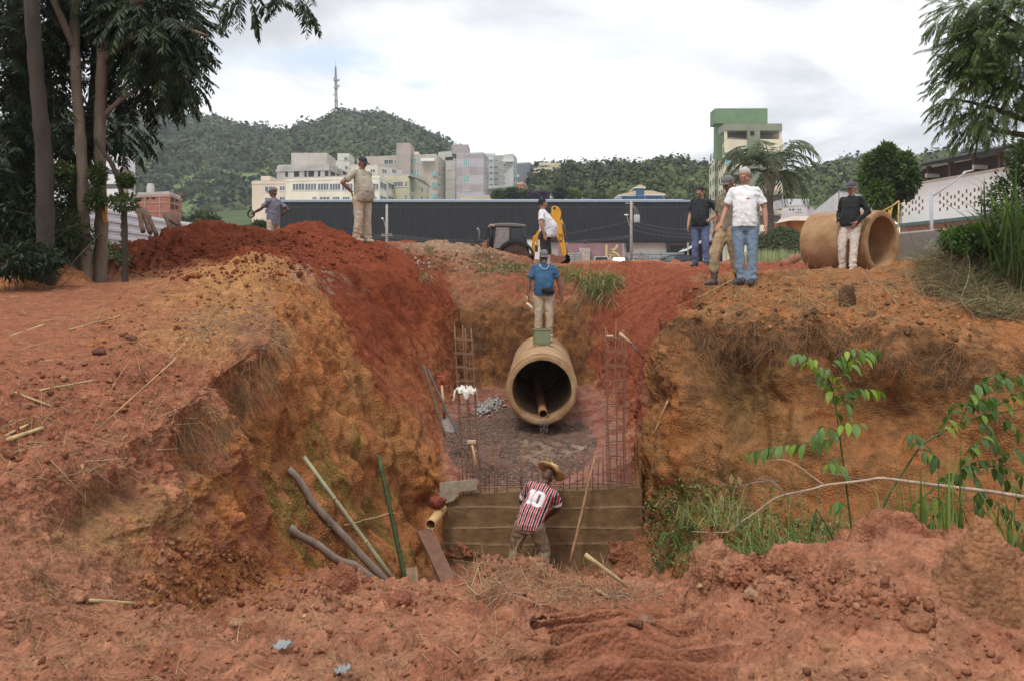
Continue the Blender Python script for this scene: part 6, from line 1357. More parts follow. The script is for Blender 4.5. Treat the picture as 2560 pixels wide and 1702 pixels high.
# the white hall on the right, running towards the camera
def hall():
    far, near = Vector((PX(2250, 71), 71, 0)), Vector((PX(2252, 71)+8.2, 71-48, 0)); near = far+(Vector((.17*30, -30, 0)))
    root = empty('factory_hall', (far.x, far.y, 1.), 'long white hall with an open brown clerestory and a pattern of brick holes', 'building'); L = Vector(root.location)
    dr = (near-far).normalized(); nr = Vector((dr.y, -dr.x, 0)); nr = nr if nr.x < 0 else -nr; W_ = (near-far).length
    def at_(t, z, o=0.): return far+dr*t+nr*o+Vector((0, 0, z))-L
    zt, zw = PZ(428, 71), PZ(469, 71)
    MB().prism([at_(0, 0), at_(W_, 0), at_(W_, zw), at_(0, zw)], -nr*.3).build('wall', rm('hallwhite', (.82,.80,.76), .08), root)
    MB().prism([at_(0, 0), at_(0, zt), at_(0, zt)+Vector((14, 2.4, 2.0)), at_(0, 0)+Vector((14, 2.4, 0))], dr*.3).build('end_wall', rm('hallwhite', (.5,.5,.5)), root)
    MB().prism([at_(-.5, zw, -1.2), at_(W_, zw, -1.2), at_(W_, zt, -1.2), at_(-.5, zt, -1.2)], -nr*.2).build('clerestory', mat('clerestory_shade', (.115,.075,.05), .85, .4, .8, col2=(.06,.045,.035)), root)
    MB().prism([at_(-.3, zw, .06), at_(W_, zw, .06), at_(W_, zw+.14, .06), at_(-.3, zw+.14, .06)], -nr*.45).build('sill', mat('hall_sill', (.62,.54,.46), .8), root)
    MB().prism([at_(-1, zt+.02, .8), at_(-1, zt+.16, .8), at_(-1, zt+2.3, -13), at_(-1, zt+2.1, -13)], dr*(W_+1)).build('roof', mat('hall_roof', (.10,.12,.12), .6, .2, 1), root)
    for i in range(9): t = .3+i*2.6; MB().prism([at_(t, zw, -.3), at_(t+.22, zw, -.3), at_(t+.22, zt, -.3), at_(t, zt, -.3)], -nr*.3).build('post', mat('hall_post', (.16,.10,.07), .8), root)
    for t in (3.2, 8.5): MB().prism([at_(t, zt-.9, .0), at_(t, zt-.62, .0), at_(t, zt-.62, -1.1), at_(t, zt-.9, -1.1)], dr*.2).build('bracket', M_WHT, root)
    k = 0; br = mat('brick_hole', (.20,.10,.065), .9, .4, 6)
    for g0, g1 in ((.3, 3.1), (4.9, 13.0), (17.0, 22)):
        t = g0
        while t < g1 and k < 95:
            for r in ((0, 2, 4) if int((t-g0)/.36+.5) % 2 == 0 else (1, 3)):
                z = PZ(521, 71)-.15*0-r*.27+.45; MB().prism([at_(t, z, .012), at_(t+.17, z, .012), at_(t+.17, z+.25, .012), at_(t, z+.25, .012)], -nr*.06).build('brick_hole', br, root); k += 1
            t += .42
    t0 = 12.6; MB().tube([at_(t0, 2.2, .12), at_(t0, zt-.2, .12)], .11, 8).build('downpipe', mat('cream_pipe', (.55,.50,.42), .6), root, smooth=True); MB().tube([at_(t0, zt-.2, .12), at_(t0-.3, zt-.1, .5)], .11, 8).build('downpipe', mat('cream_pipe', (.5,.5,.4)), root, smooth=True)
    # awning along the foot of the wall
    za = PZ(575, 71)
    aw = empty('sheet_awning', at_(6, 0, 1)+L, 'dark green corrugated awning along the foot of the white hall', 'awning'); A = Vector(aw.location)-L
    n = 60; vs = []; fs = []
    for i in range(n*2+1):
        t = i/(n*2)*22; w = .05*(1 if i % 2 else -1); vs += [at_(t, za+.45+w, .02)-A, at_(t, za+w, 2.4)-A]
    for i in range(n*2): fs.append((2*i, 2*i+1, 2*i+3, 2*i+2))
    MB().add(vs, fs).build('sheet', mat('awning_sheet', (.045,.075,.075), .45, .3, 2), aw)
    for t in np.arange(.5, 22, 3): MB().tube([at_(t, -1, 2.2)-A, at_(t, za-.1, 2.2)-A], .05, 6).build('post', mat('awning_post', (.25,.24,.22), .7), aw)
hall()
def lamp():
    d = 52; x = PX(2330, d); root = empty('street_lamp', (x, d, gz(x, d)), 'slim grey street lamp with a long slanted arm before the white hall', 'street lamp'); q = lambda a, b: P(a, b, d)-Vector(root.location)
    MB().tube([(0, 0, 0), q(2328, 482)], [.11, .09], 10).build('pole', mat('lamp_grey', (.38,.40,.42), .5, .1), root, smooth=True)
    MB().tube([q(2328, 494), q(2375, 462), q(2408, 436), q(2416, 430)], .045, 8).build('arm', mat('lamp_grey', (.5,.5,.5)), root, smooth=True); MB().prism([q(2412, 432), q(2418, 427), q(2434, 424), q(2436, 426), q(2420, 431)], (0, .35, 0)).build('lamp_head', mat('lamp_grey2', (.5,.5,.5), .4), root)
lamp()
def garden_wall():
    d = 40; root = empty('concrete_wall', (PX(2300, d), d, gz(PX(2300, d), d)), 'low stained grey concrete wall below the green awning', 'wall'); L = Vector(root.location); q = lambda a, b, dy=0: P(a, b, d)+Vector((0, dy, 0))-L
    MB().prism([q(2205, 660), q(2390, 660), q(2390, 573), q(2205, 590)], (0, .25, 0)).build('wall', rm('stained', (.17,.155,.135), .4), root); MB().prism([q(2203, 590), q(2392, 572), q(2392, 569), q(2203, 586)], (0, .4, 0)).build('coping', rm('coping', (.45,.40,.34)), root)
    MB().prism([q(2300, 624, -.6), q(2322, 598, -.6), q(2320, 622, -.6)], (0, .3, 0)).build('rubble', rm('stained', (.5,.5,.5)), root)
garden_wall()
# left-hand buildings
b = Bld('white modern building with long window bands behind the left trees', (128, 115), (305, 108), (338, 118), 385, ZB-1, rm('modernwhite', (.70,.70,.70), .06), name='office_building')
for y0, y1 in ((426, 438), (462, 474), (492, 503)): b.win(0, 150, 300, y0, y1, 'window_band', mat('band_glass', (.10,.10,.11), .3, .3, .5), False); b.win(1, 309, 336, y0, y1, 'window_band', mat('band_glass', (.1,.1,.11)), False)
b.win(0, 287, 297, 402, 409, frame=False); b.box('mauve_column', 304.5, 315, 396, 510, .6, 107.5, rm('mauve3', (.26,.20,.185))); b.box('roof_strip', 174, 192, 392, 398, 1, 107, rm('mauve3', (.5,.5,.5))); b.box('roof_room', 222, 286, 382, 400, 6, 112, rm('modernwhite', (.5,.5,.5)))
b = Bld('unfinished red brick building with a white water tank behind the metal sheets', (342, 88), (424, 84), (453, 92), 488, ZB-1, mat('brickwork', (.33,.14,.095), .9, .3, 3, .2, 20), name='brick_building')
b.grid(0, [(346, 357), (366, 373), (379, 388)], [(491, 499)], M_DARKW, frame=False); b.grid(1, [(427, 435), (438, 445)], [(494, 506), (512, 524)], M_DARKW, frame=False)
for y in (506, 528): b.slab('floor_beam', PZ(y+1.5, 84)-b.zb, PZ(y-.5, 84)-b.zb, rm('beam', (.36,.27,.23)), .06)
b.slab('roof_beam', b.top-b.zb-.15, b.top-b.zb+.1, rm('beam', (.5,.5,.5)), .08)
for x in (363, 400): b.win(0, x-1, x+1, 490, 545, 'column', rm('beam', (.5,.5,.5)), False, out=.12)
for x in (446, 451): b.box('rebar_post', x, x+1, 480, 490, .1, 86, M_RUST)
t = MB().lathe([(.02, 0), (.38, 0), (.38, .9), (.33, .95), (.33, 1.25), (.02, 1.3)], (0, 0, 0), 20); o = t.build('water_tank', rm('tank', (.50,.49,.46)), b.root); o.location = P(376.5, 491, 90)-b.L; shade_auto(o)
# white corrugated hoarding and the timber leaning on it
def hoarding():
    root = empty('metal_hoarding', (PX(330, 20.5), 20.5, .3), 'white corrugated metal hoarding running behind the left trees', 'fence'); L = Vector(root.location); m = mat('white_sheet', (.62,.64,.66), .4, .1, 3, metal=.1)
    pts = [(-60, 17.0, 478), (60, 17.6, 492), (190, 18.4, 508), (300, 19.6, 525), (370, 21.5, 540), (440, 25, 552), (520, 31, 562), (620, 40, 585), (700, 52, 597)]
    for (x0, d0, y0), (x1, d1, y1) in zip(pts[:-1], pts[1:]):
        a, b_ = Vector((PX(x0, d0), d0, 0)), Vector((PX(x1, d1), d1, 0)); n = 9; mb = MB(); dr = (b_-a); nr = Vector((dr.y, -dr.x, 0)).normalized()*.035; vs = []
        prof = [(0, 0), (.3, 0), (.42, 1), (.72, 1), (.84, 0)]; us = [((i+p)/n, w) for i in range(n) for p, w in prof]+[(1, 0)]
        for u, w in us:
            za, zb_ = PZ(y0, d0)+(-1.7)*(1-u)+0*u, PZ(y1, d1)-1.7*(1-u); vs += [Vector((a.x, a.y, za))+nr*w-L, Vector((b_.x, b_.y, zb_))+nr*w-L]
        mb.add(vs, [(2*i, 2*i+2, 2*i+3, 2*i+1) for i in range(len(us)-1)]).build('sheet', m, root)
        MB().tube([Vector((b_.x, b_.y+.08, gz(b_.x, b_.y)-.2))-L, Vector((b_.x, b_.y+.08, PZ(y1, d1)+.02))-L], .05, 6).build('post', M_WOODB, root)
hoarding()
for i, (xt, yt, xb, yb, lab, m) in enumerate(((344, 516, 358, 572, 'reddish slanted timber post, leftmost against the white hoarding', 'wooden_post'), (351, 520, 376, 575, 'dark timber post second from left against the white hoarding', 'wooden_post'), (361, 523, 392, 580, 'dark broad timber post leaning third against the white hoarding', 'wooden_post'),
        (411, 533, 432, 582, 'timber post with a crosspiece tied to it by the hoarding', 'wooden_post'), (418, 534, 445, 582, 'timber post in the middle of the right group by the hoarding', 'wooden_post'), (434, 536, 447, 582, 'thin timber post near the right of the group by the hoarding', 'wooden_post'), (441, 538, 457, 580, 'rightmost thin timber post by the hoarding', 'wooden_post'))):
    d = 18.6+.25*i; rod(m, [P(xt, yt, d), P(xb, yb+8, d-.35)], (.045, .05), mat('timber_dark', (.12,.07,.05), .85, .4, 6), lab, 'post', 7, wob=.006)
rod('wooden_post', [P(424, 549, 19.0), P(446, 564, 19.0)], .045, mat('timber_dark', (.17,.1,.07)), 'short timber crosspiece among the posts by the hoarding', 'post', 7)
rod('grey_pipe', [P(600, 583, 26), P(668, 592, 26.5)], .06, M_WHT, 'pale pipe lying left of the thin man in grey', 'pipe', 8)
# ---------------------------------------------------------------- hills and the wood on them
M_FOR = mat('forest_leaves', (1, 1, 1), .9, .45, .35, attr=True, spec=.1, detail=9); M_GRASSH = mat('hill_grass', (.15,.20,.06), .95, .5, .12, col2=(.08,.11,.035), detail=12)
def interp(pts, x):
    xs = [p[0] for p in pts]; ys = [p[1] for p in pts]; return np.interp(x, xs, ys)
def make_hill(name, crest, d_c, foot, d_f, x0, x1, label, ncl, rmin, rmax, tint, grass=None, seed=1):
    nx, nt = 90, 30; rng = np.random.default_rng(seed)
    xs = np.linspace(x0, x1, nx); V = []
    def pos(px, t):
        yc = interp(crest, px); yf = interp(foot, px); d = d_f+(d_c-d_f)*t
        z = PZ(yf, d_f)+(PZ(yc, d_c)-PZ(yf, d_f))*(t**.85)
        return px, d, z
    for px in xs:
        for t in np.linspace(-.15, 1.25, nt):
            tt = min(max(t, 0), 1); px_, d, z = pos(px, tt); d = d_f+(d_c-d_f)*t
            if t > 1: z -= (t-1)*(d_c-d_f)*.5
            V.append(((px-1280)*(d_f+(d_c-d_f)*tt)/F, d, z-2))
    ii = np.arange(nx*nt).reshape(nx, nt); Q = np.stack([ii[:-1, :-1], ii[1:, :-1], ii[1:, 1:], ii[:-1, 1:]], -1).reshape(-1, 4)
    o = mesh_np(name, np.array(V), Q, M_GRASSH); tag(o, label, 'hill', kind='structure')
    bm = bmesh.new(); bmesh.ops.create_icosphere(bm, subdivisions=1, radius=1); B0 = np.array([v.co for v in bm.verts]); F0 = np.array([[v.index for v in f.verts] for f in bm.faces]); bm.free()
    px = x0+(x1-x0)*rng.random(ncl); t = rng.random(ncl)**.8; t[:ncl//6] = 1
    yc = interp(crest, px); yf = interp(foot, px); d = d_f+(d_c-d_f)*t; z = PZ(0, 1)*0+0
    zf = (700-yf)*d_f/F; zc = (700-yc)*d_c/F; z = zf+(zc-zf)*t**.85; X = (px-1280)*d/F
    keep = np.ones(ncl, bool)
    if grass: keep = ~grass(px, t) | (rng.random(ncl) < .13)
    X, d, z, t, px = X[keep], d[keep], z[keep], t[keep], px[keep]; n = len(X)
    r = rmin+(rmax-rmin)*rng.random(n)**1.5; r = np.where(t >= .98, r*.75, r); th = rng.random(n)*.5+.75
    z = z-r*np.where(t >= .9, 1.15, .5)
    ctr = np.stack([X, d, z], -1); base = np.array(tint); c = base*(.7+.6*rng.random((n, 1)))+np.array((.022, .014, -.004))*rng.random((n, 1))**3
    c *= (1+.6*fbm(ctr, .012, 3, seed=seed+9))[:, None]; pale = rng.random(n) < .025; c[pale] = c[pale]*.4+np.array((.10,.11,.08)); c = np.clip(c, .004, 1)
    Vc = B0[None]*np.stack([r, r, r*th], -1)[:, None]*.80*(1+.25*rng.normal(0, 1, (n, len(B0), 1)))+ctr[:, None]
    V1 = Vc.reshape(-1, 3); F1 = (F0[None]+(np.arange(n)*len(B0))[:, None, None]).reshape(-1, 3); C1 = np.repeat(c*.95, len(B0), 0)
    m = 110; u = rng.normal(0, 1, (n, m, 3)); u[..., 2] = np.abs(u[..., 2])*1.1-.25; u[..., 1] -= .35; u /= np.linalg.norm(u, axis=2, keepdims=True)
    lum = 1+.35*np.sin(u[..., 0]*5+rng.random((n, 1))*6)*np.sin(u[..., 2]*6+rng.random((n, 1))*6); pc = ctr[:, None]+u*(r[:, None, None]*np.stack([np.ones(n), np.ones(n), th], -1)[:, None])*(lum*(.8+.3*rng.random((n, m))))[..., None]
    nn = u+rng.normal(0, .45, (n, m, 3)); nn /= np.linalg.norm(nn, axis=2, keepdims=True); a = np.cross(nn, rng.normal(0, 1, (n, m, 3))); a /= np.linalg.norm(a, axis=2, keepdims=True); b = np.cross(nn, a)
    sz = (r[:, None]*(.07+.12*rng.random((n, m))))[..., None]; V2 = np.stack([pc+a*sz, pc+b*sz*.8, pc-a*sz*.9, pc-b*sz], 2).reshape(-1, 3); k = np.arange(n*m)[:, None]*4; F2 = np.concatenate([k+np.array([[0, 1, 2]]), k+np.array([[0, 2, 3]])])+len(V1)
    C2 = np.repeat((np.repeat(c, m, 0)*(.8+.4*rng.random((n*m, 1)))), 4, 0)
    o = mesh_np('forest', np.concatenate([V1, V2]), np.concatenate([F1, F2]), M_FOR, smooth=False, cols=np.clip(np.concatenate([C1, C2]), .003, 1)); tag(o, 'dense wood covering the '+label, 'wood', kind='stuff')
    return pos
cr = [(-300, 300), (60, 300), (150, 292), (271, 288), (358, 280), (456, 288), (543, 293), (608, 315), (673, 331), (738, 326), (792, 307), (858, 280), (923, 284), (977, 293), (1042, 320), (1096, 353), (1123, 375), (1172, 434), (1230, 470), (1300, 500)]
ft = [(-300, 560), (450, 560), (700, 540), (1300, 520)]
def lawn(px, t): return ((px > 430) & (px < 660) & (t < .30+.06*np.sin(px*.05))) & (np.sin(px*.31)+np.sin(t*60+px*.13) > -1.2) | ((px > 820) & (px < 880) & (t > .42) & (t < .52))
make_hill('hill', cr, 560, ft, 260, -300, 1300, 'hill behind the town on the left', 3600, 3.2, 8.5, (.075,.098,.048), lawn, 3)
cr2 = [(1380, 425), (1411, 420), (1430, 425), (1465, 428), (1520, 418), (1580, 416), (1628, 412), (1672, 402), (1720, 415), (1769, 428), (1840, 450), (1954, 445), (2030, 424), (2117, 407), (2225, 396), (2301, 391), (2388, 380), (2497, 375), (2700, 370), (3000, 400)]
ft2 = [(1380, 500), (1769, 505), (2000, 520), (2400, 520), (3000, 540)]
make_hill('hill', cr2, 360, ft2, 190, 1350, 3000, 'low hill behind the green tower on the right', 2600, 2.4, 5.5, (.088,.108,.042), lambda px, t: ((px > 2270) & (px < 2400) & (t > .7) & (t < .93)), 5)
# lattice mast on the hill
def mast():
    d = 566; root = empty('radio_mast', P(841, 282, d), 'thin lattice radio mast on top of the wooded hill', 'mast'); L = Vector(root.location); m = mat('mast_steel', (.26,.24,.25), .6, .2)
    ht = [(282, 6.5), (255, 5.6), (220, 4.8), (203, 4.4), (183, 3.2), (168, 2.6)]; mb = MB(); rb = []
    for y, w in ht:
        c = P(841-(282-y)*.018, y, d)-L; h = w*d/F/2*.95; rb.append([c+Vector((sx*h, sy*h, 0)) for sx, sy in ((-1, -1), (1, -1), (1, 1), (-1, 1))])
    for k in range(4): mb.tube([r[k] for r in rb], .22, 5)
    mb.build('leg', m, root); br = MB()
    for a, b_ in zip(rb[:-1], rb[1:]):
        n = 3
        for k in range(4):
            for j in range(n):
                p0, p1 = a[k].lerp(b_[k], j/n), a[(k+1) % 4].lerp(b_[(k+1) % 4], (j+1)/n); q0, q1 = a[(k+1) % 4].lerp(b_[(k+1) % 4], j/n), a[k].lerp(b_[k], (j+1)/n); br.tube([p0, p1], .10, 4).tube([q0, q1], .10, 4).tube([p1, q1], .09, 4)
    br.build('bracing', m, root); MB().tube([P(839.5, 190, d)-L, P(838.8, 153, d)-L], [.22, .1], 5).build('antenna', m, root)
    for x, y, r in ((836, 197, .9), (846, 201, .9), (837, 219, .8), (846, 216, .9), (853, 261, .9), (834, 238, .5)): MB().lathe([(.02, 0), (r, .15), (r*.9, .4), (.02, .5)], P(x, y, d-2)-L, 12, (.3, -1, 0)).build('dish', mat('dish_grey', (.4,.38,.38), .6), root)
    for y in (203, 221, 254): c = P(841-(282-y)*.018, y, d)-L; MB().box(c, (2.4, 2.4, .35)).build('platform', m, root)
mast()
# ---------------------------------------------------------------- leaves for real trees
def leaf_mesh(n, pos, dirs, ups, size, ratio=.45, fold=.15):
    """n leaves as 2-quad folded blades; arrays of base points, directions, up hints, lengths"""
    d = dirs/np.linalg.norm(dirs, axis=1, keepdims=True); s = np.cross(d, ups); s /= np.linalg.norm(s, axis=1, keepdims=True)+1e-9; u = np.cross(s, d)
    L = size[:, None]; w = L*ratio*.5
    P0 = pos; P1 = pos+d*L*.45+s*w-u*L*fold*.3; P2 = pos+d*L-u*L*fold; P3 = pos+d*L*.45-s*w-u*L*fold*.3; PM = pos+d*L*.45-u*L*fold*.1+u*L*.04
    V = np.stack([P0, P1, P2, P3, PM], 1).reshape(-1, 3); k = np.arange(n)[:, None]*5
    Fc = np.concatenate([k+np.array([[0, 1, 4]]), k+np.array([[1, 2, 4]]), k+np.array([[2, 3, 4]]), k+np.array([[3, 0, 4]])], 0); return V, Fc
def fronds(name, bases, dirs, L, nl, leafL, mat_, parent, droop=.5, tint=None, ratio=.3, seed=0, stem=.004):
    """pinnate fronds: a drooping rachis with paired leaflets"""
    rng = np.random.default_rng(seed); Vs = []; Fs = []; Cs = []; off = 0; bases = np.array(bases, float); dirs = np.array(dirs, float); n = len(bases)
    L = np.broadcast_to(L, (n,)); pos = []; dd = []; uu = []; ll = []; cc = []
    tn = np.array(tint)[None]*(.55+.9*rng.random((n, 1)))
    sv = []; sf = []
    d = dirs/np.linalg.norm(dirs, axis=1, keepdims=True); down = np.array([0, 0, -1.])
    prev = bases.copy(); cur = d.copy(); pts = [prev]
    for k in range(nl):
        cur = cur+down*droop/nl*2; cur /= np.linalg.norm(cur, axis=1, keepdims=True); p = prev+cur*(L/nl)[:, None]; side = np.cross(cur, down); side /= np.linalg.norm(side, axis=1, keepdims=True)+1e-6
        f = math.sin(math.pi*(.18+.78*k/nl))
        for sgn in (-1, 1):
            q = p; pos.append(q); dd.append(side*sgn+cur*.75+down*.35+rng.normal(0, .12, (n, 3))); uu.append(-down+rng.normal(0, .35, (n, 3))); ll.append(leafL*f*(.8+.4*rng.random(n))*L/np.mean(L)); cc.append(tn*(.8+.4*rng.random((n, 1))))
        prev = p; pts.append(p)
    pos, dd, uu, ll, cc = (np.concatenate(a) for a in (pos, dd, uu, ll, cc))
    V, Fc = leaf_mesh(len(pos), pos, dd, uu, ll, ratio); C_ = np.repeat(cc, 5, 0)
    # rachis as a thin ribbon
    pts = np.stack(pts, 1); m = pts.shape[1]; sid = np.cross(d, down); sid /= np.linalg.norm(sid, axis=1, keepdims=True)+1e-6
    R0 = np.stack([pts-sid[:, None]*stem, pts+sid[:, None]*stem], 2).reshape(-1, 3); k = (np.arange(n)[:, None]*m*2+np.arange(m-1)[None]*2).ravel()
    Q = np.stack([k, k+1, k+3, k+2], 1); Q3 = np.concatenate([Q[:, [0, 1, 2]], Q[:, [0, 2, 3]]])+len(V)
    V = np.concatenate([V, R0]); C_ = np.concatenate([C_, np.tile(np.array([[.06, .05, .02]]), (len(R0), 1))]); Fc = np.concatenate([Fc, Q3])
    return mesh_np(name, V, Fc, mat_, parent, smooth=False, cols=np.clip(C_, .004, 1))
def leaf_mat(name, rough=.5, trans=.3):
    m = bpy.data.materials.new(name); m.use_nodes = True; nt = m.node_tree; N = nt.nodes.new; L = nt.links.new; b = nt.nodes['Principled BSDF']; at = N('ShaderNodeVertexColor'); at.layer_name = 'Col'
    L(at.outputs[0], b.inputs['Base Color']); b.inputs['Roughness'].default_value = rough; b.inputs['Specular IOR Level'].default_value = .3
    tr = N('ShaderNodeBsdfTranslucent'); mu = N('ShaderNodeMix'); mu.data_type = 'RGBA'; mu.blend_type = 'MULTIPLY'; mu.inputs[0].default_value = 1; L(at.outputs[0], mu.inputs[6]); mu.inputs[7].default_value = (1.3, 1.6, .6, 1); L(mu.outputs[2], tr.inputs[0])
    mx = N('ShaderNodeMixShader'); mx.inputs[0].default_value = trans; L(b.outputs[0], mx.inputs[1]); L(tr.outputs[0], mx.inputs[2]); L(mx.outputs[0], nt.nodes['Material Output'].inputs[0]); return m
M_LEAF = leaf_mat('leaf', .45, .3); M_LEAFD = leaf_mat('leaf_dark', .5, .15)
M_BARK = mat('grey_bark', (.22,.165,.12), .9, .5, 5, 1., 22, stretch=(1, 1, .3), col2=(.085,.062,.046)); M_BARKD = mat('dark_bark', (.055,.042,.032), .9, .4, 5, .8, 22, stretch=(1, 1, .3))
def trunk(pts, rs, m, parent, name='trunk', n=12):
    pts = [Vector(p) for p in pts]; out = []; rr = []
    K = 7
    for i in range(len(pts)-1):
        for k in range(K): t = k/K; out.append(pts[i].lerp(pts[i+1], t)); rr.append(rs[i]+(rs[i+1]-rs[i])*t)
    out.append(pts[-1]); rr.append(rs[-1])
    for _ in range(3): out = [out[0]]+[(out[i-1]+out[i]*2+out[i+1])/4 for i in range(1, len(out)-1)]+[out[-1]]
    rr = [r*(1+.07*math.sin(i*2.1)+.05*random.uniform(-1, 1)) for i, r in enumerate(rr)]
    return MB().tube(out, rr, n).build(name, m, parent, smooth=True)
def rnd_dirs(n, rng, down=.25):
    v = rng.normal(0, 1, (n, 3)); v[:, 2] = np.abs(v[:, 2])*.3-down; return v
# --- the dark trees at the left edge
def left_tree(label, base, pts, rs, bark, crown_c, seed, limbs=(), fr_L=.48, tint=(.022,.036,.014), stub=None):
    d = base[2]; p0 = P(base[0], base[1], d); zg = gz(p0.x, d); root = empty('tree', (p0.x, d, zg), label, 'tree'); L = Vector(root.location)
    path = [Vector((0, 0, -.15))]+[P(x, y, dd)-L for x, y, dd in pts]; trunk(path, rs, bark, root)
    rng = np.random.default_rng(seed); bases = []; dirs = []
    for lp, lr in limbs: trunk([P(*q)-L for q in lp], lr, bark, root, 'limb', 8)
    for (x, y, dd), (rx, ry, rz), n in crown_c:
        c = np.array(P(x, y, dd)-L); v = rng.normal(0, 1, (n, 3)); v /= np.linalg.norm(v, axis=1, keepdims=True); v *= rng.random((n, 1))**.4
        sx, sy, sz = rx*dd/F, ry, rz*dd/F; bases.append(c+v*np.array([sx, sy, sz])); o = v.copy(); o[:, 2] -= .3; dirs.append(o+rng.normal(0, .35, (n, 3)))
    b_ = np.concatenate(bases); fronds('crown', b_, np.concatenate(dirs), fr_L*(.7+.6*rng.random(len(b_))), 9, .155, M_LEAFD, root, .5, tint, .30, seed, .005)
    return root
left_tree('tall dark tree at the left edge with a leaning dark trunk', (115, 560, 12.2), [(112, 400, 12.2), (92, 200, 12.1), (78, 0, 12.0), (70, -200, 12)], [.125, .11, .10, .095, .08], M_BARKD, [((30, 40, 13.2), (120, .9, 120), 260), ((20, 300, 13.0), (70, .8, 130), 100), ((10, 430, 12.8), (60, .6, 80), 70), ((150, -40, 13.2), (150, 1.0, 80), 110)], 21)
left_tree('grey slender tree trunk, left one of the close pair', (214, 650, 13.0), [(210, 560, 13), (205, 400, 13), (192, 230, 13), (186, 80, 13), (186, -160, 13)], [.095, .085, .078, .073, .07, .065, .06], M_BARK, [((215, 40, 14.0), (120, .8, 90), 130), ((200, 240, 14.3), (110, .6, 60), 40), ((300, -30, 13.6), (150, 1.0, 70), 130)], 23, [([(187, 120, 13), (150, 40, 12.8), (110, -60, 12.6)], [.06, .05, .04])])
left_tree('grey tree trunk with a raw orange scar, right one of the close pair', (250, 645, 13.2), [(254, 560, 13.2), (250, 420, 13.2), (249, 300, 13.2), (258, 120, 13.1), (266, -10, 13.0), (270, -160, 13)], [.105, .092, .086, .083, .082, .075, .07, .06], M_BARK,
          [((395, 80, 13.4), (100, .9, 100), 270), ((350, 40, 13.9), (150, 1.0, 120), 300), ((425, 195, 13.4), (60, .7, 38), 75), ((330, 200, 14.2), (90, .8, 70), 110), ((620, -20, 12.3), (55, .3, 22), 22), ((735, -12, 12.3), (40, .3, 18), 14), ((300, 320, 13.8), (50, .6, 40), 40)], 25,
          [([(258, 150, 13.1), (330, 90, 12.9), (430, 60, 12.7), (520, 90, 12.6)], [.06, .045, .03, .015]), ([(262, 60, 13.0), (380, -20, 12.8), (560, -60, 12.5), (760, -40, 12.3)], [.06, .05, .035, .015]), ([(250, 300, 13.2), (300, 250, 13.2), (380, 200, 13.2)], [.045, .035, .015])])
left_tree('brown leaning trunk behind the grey pair of trees', (175, 580, 14.2), [(184, 520, 14.2), (205, 420, 14.2), (226, 330, 14.1), (238, 220, 14), (244, 60, 14), (250, -150, 14)], [.13, .12, .11, .095, .085, .08, .07, .06], M_BARKD, [((150, 330, 15.2), (80, .6, 50), 50), ((130, 150, 15.2), (110, .8, 100), 90)], 27)
left_tree('dark forked tree in the undergrowth at the far left', (40, 620, 13.6), [(45, 500, 13.6), (60, 350, 13.6), (58, 200, 13.5), (40, 40, 13.5), (30, -160, 13.4)], [.15, .13, .12, .11, .10, .09, .08], M_BARKD, [((0, 180, 13), (90, 1.0, 140), 150), ((30, 520, 13.2), (80, .8, 90), 110), ((140, 330, 13.4), (70, .8, 80), 60)], 29)
# orange scar on the right one of the pair
def scar():
    o = bpy.data.objects.get('tree.002'); L = Vector(o.location); pts = [(250, 492), (258, 494), (262, 520), (266, 556), (259, 560), (254, 535), (248, 520)]
    MB().prism([P(x, y, 13.075)-L for x, y in pts], (0, .06, 0)).build('trunk_scar', mat('raw_wood', (.45,.20,.06), .8, .3, 12), o)
scar()
def thin_tree():
    d = 12.9; p = P(313, 620, d); root = empty('tree', (p.x, d, gz(p.x, d)), 'thin leaning tree with two rounded leaf clumps right of the grey pair', 'tree'); L = Vector(root.location); q = lambda x, y: P(x, y, d)-L
    trunk([Vector((0, 0, -.1)), q(312, 560), q(308, 500), q(296, 450), q(280, 410), q(262, 385), q(238, 350)], [.045, .04, .04, .038, .036, .034, .03], M_BARKD, root); rng = np.random.default_rng(5)
    for x, y, rx, rz in ((313, 453, 18, 14), (308, 507, 36, 20), (150, 425, 40, 15), (245, 440, 18, 30), (240, 500, 22, 22), (150, 455, 26, 16)):
        n = 420; v = rng.normal(0, 1, (n, 3)); v /= np.linalg.norm(v, axis=1, keepdims=True); v *= rng.random((n, 1))**.33; c = np.array(q(x, y)); pos = c+v*np.array([rx*d/F, rx*d/F, rz*d/F]); V_, F_ = leaf_mesh(n, pos, v+rng.normal(0, .5, (n, 3)), rng.normal(0, 1, (n, 3))+np.array([0, 0, 1]), .05+.035*rng.random(n), .5)
        mesh_np('leaf_clump', V_, F_, M_LEAF, root, False, cols=np.repeat(np.array([(.06,.085,.022)])*(.5+rng.random((n, 1))), 5, 0))
thin_tree()
# --- generic leafy masses
def bush_leaves(name, c, r, n, size, tint, parent, seed, ratio=.45, shell=.4, lump=.3, down=0.):
    rng = np.random.default_rng(seed); v = rng.normal(0, 1, (n, 3)); v /= np.linalg.norm(v, axis=1, keepdims=True); lum = 1+lump*fbm(v*2.2+seed, 1, 3, seed=seed); rad = rng.random((n, 1))**shell
    pos = np.array(c)+v*rad*lum[:, None]*np.array(r); dirs = v+rng.normal(0, .6, (n, 3)); dirs[:, 2] -= down; V_, F_ = leaf_mesh(n, pos, dirs, rng.normal(0, .5, (n, 3))+np.array([0, 0, 1.]), size*(.6+.8*rng.random(n)), ratio)
    cl = (.6+.8*rng.random((n, 1)))*(1+.4*fbm(pos*1.0, 1.2/np.mean(r), 3, seed=seed+2))[:, None]; return mesh_np(name, V_, F_, M_LEAF, parent, False, cols=np.clip(np.repeat(np.array([tint])*cl, 5, 0), .004, 1))
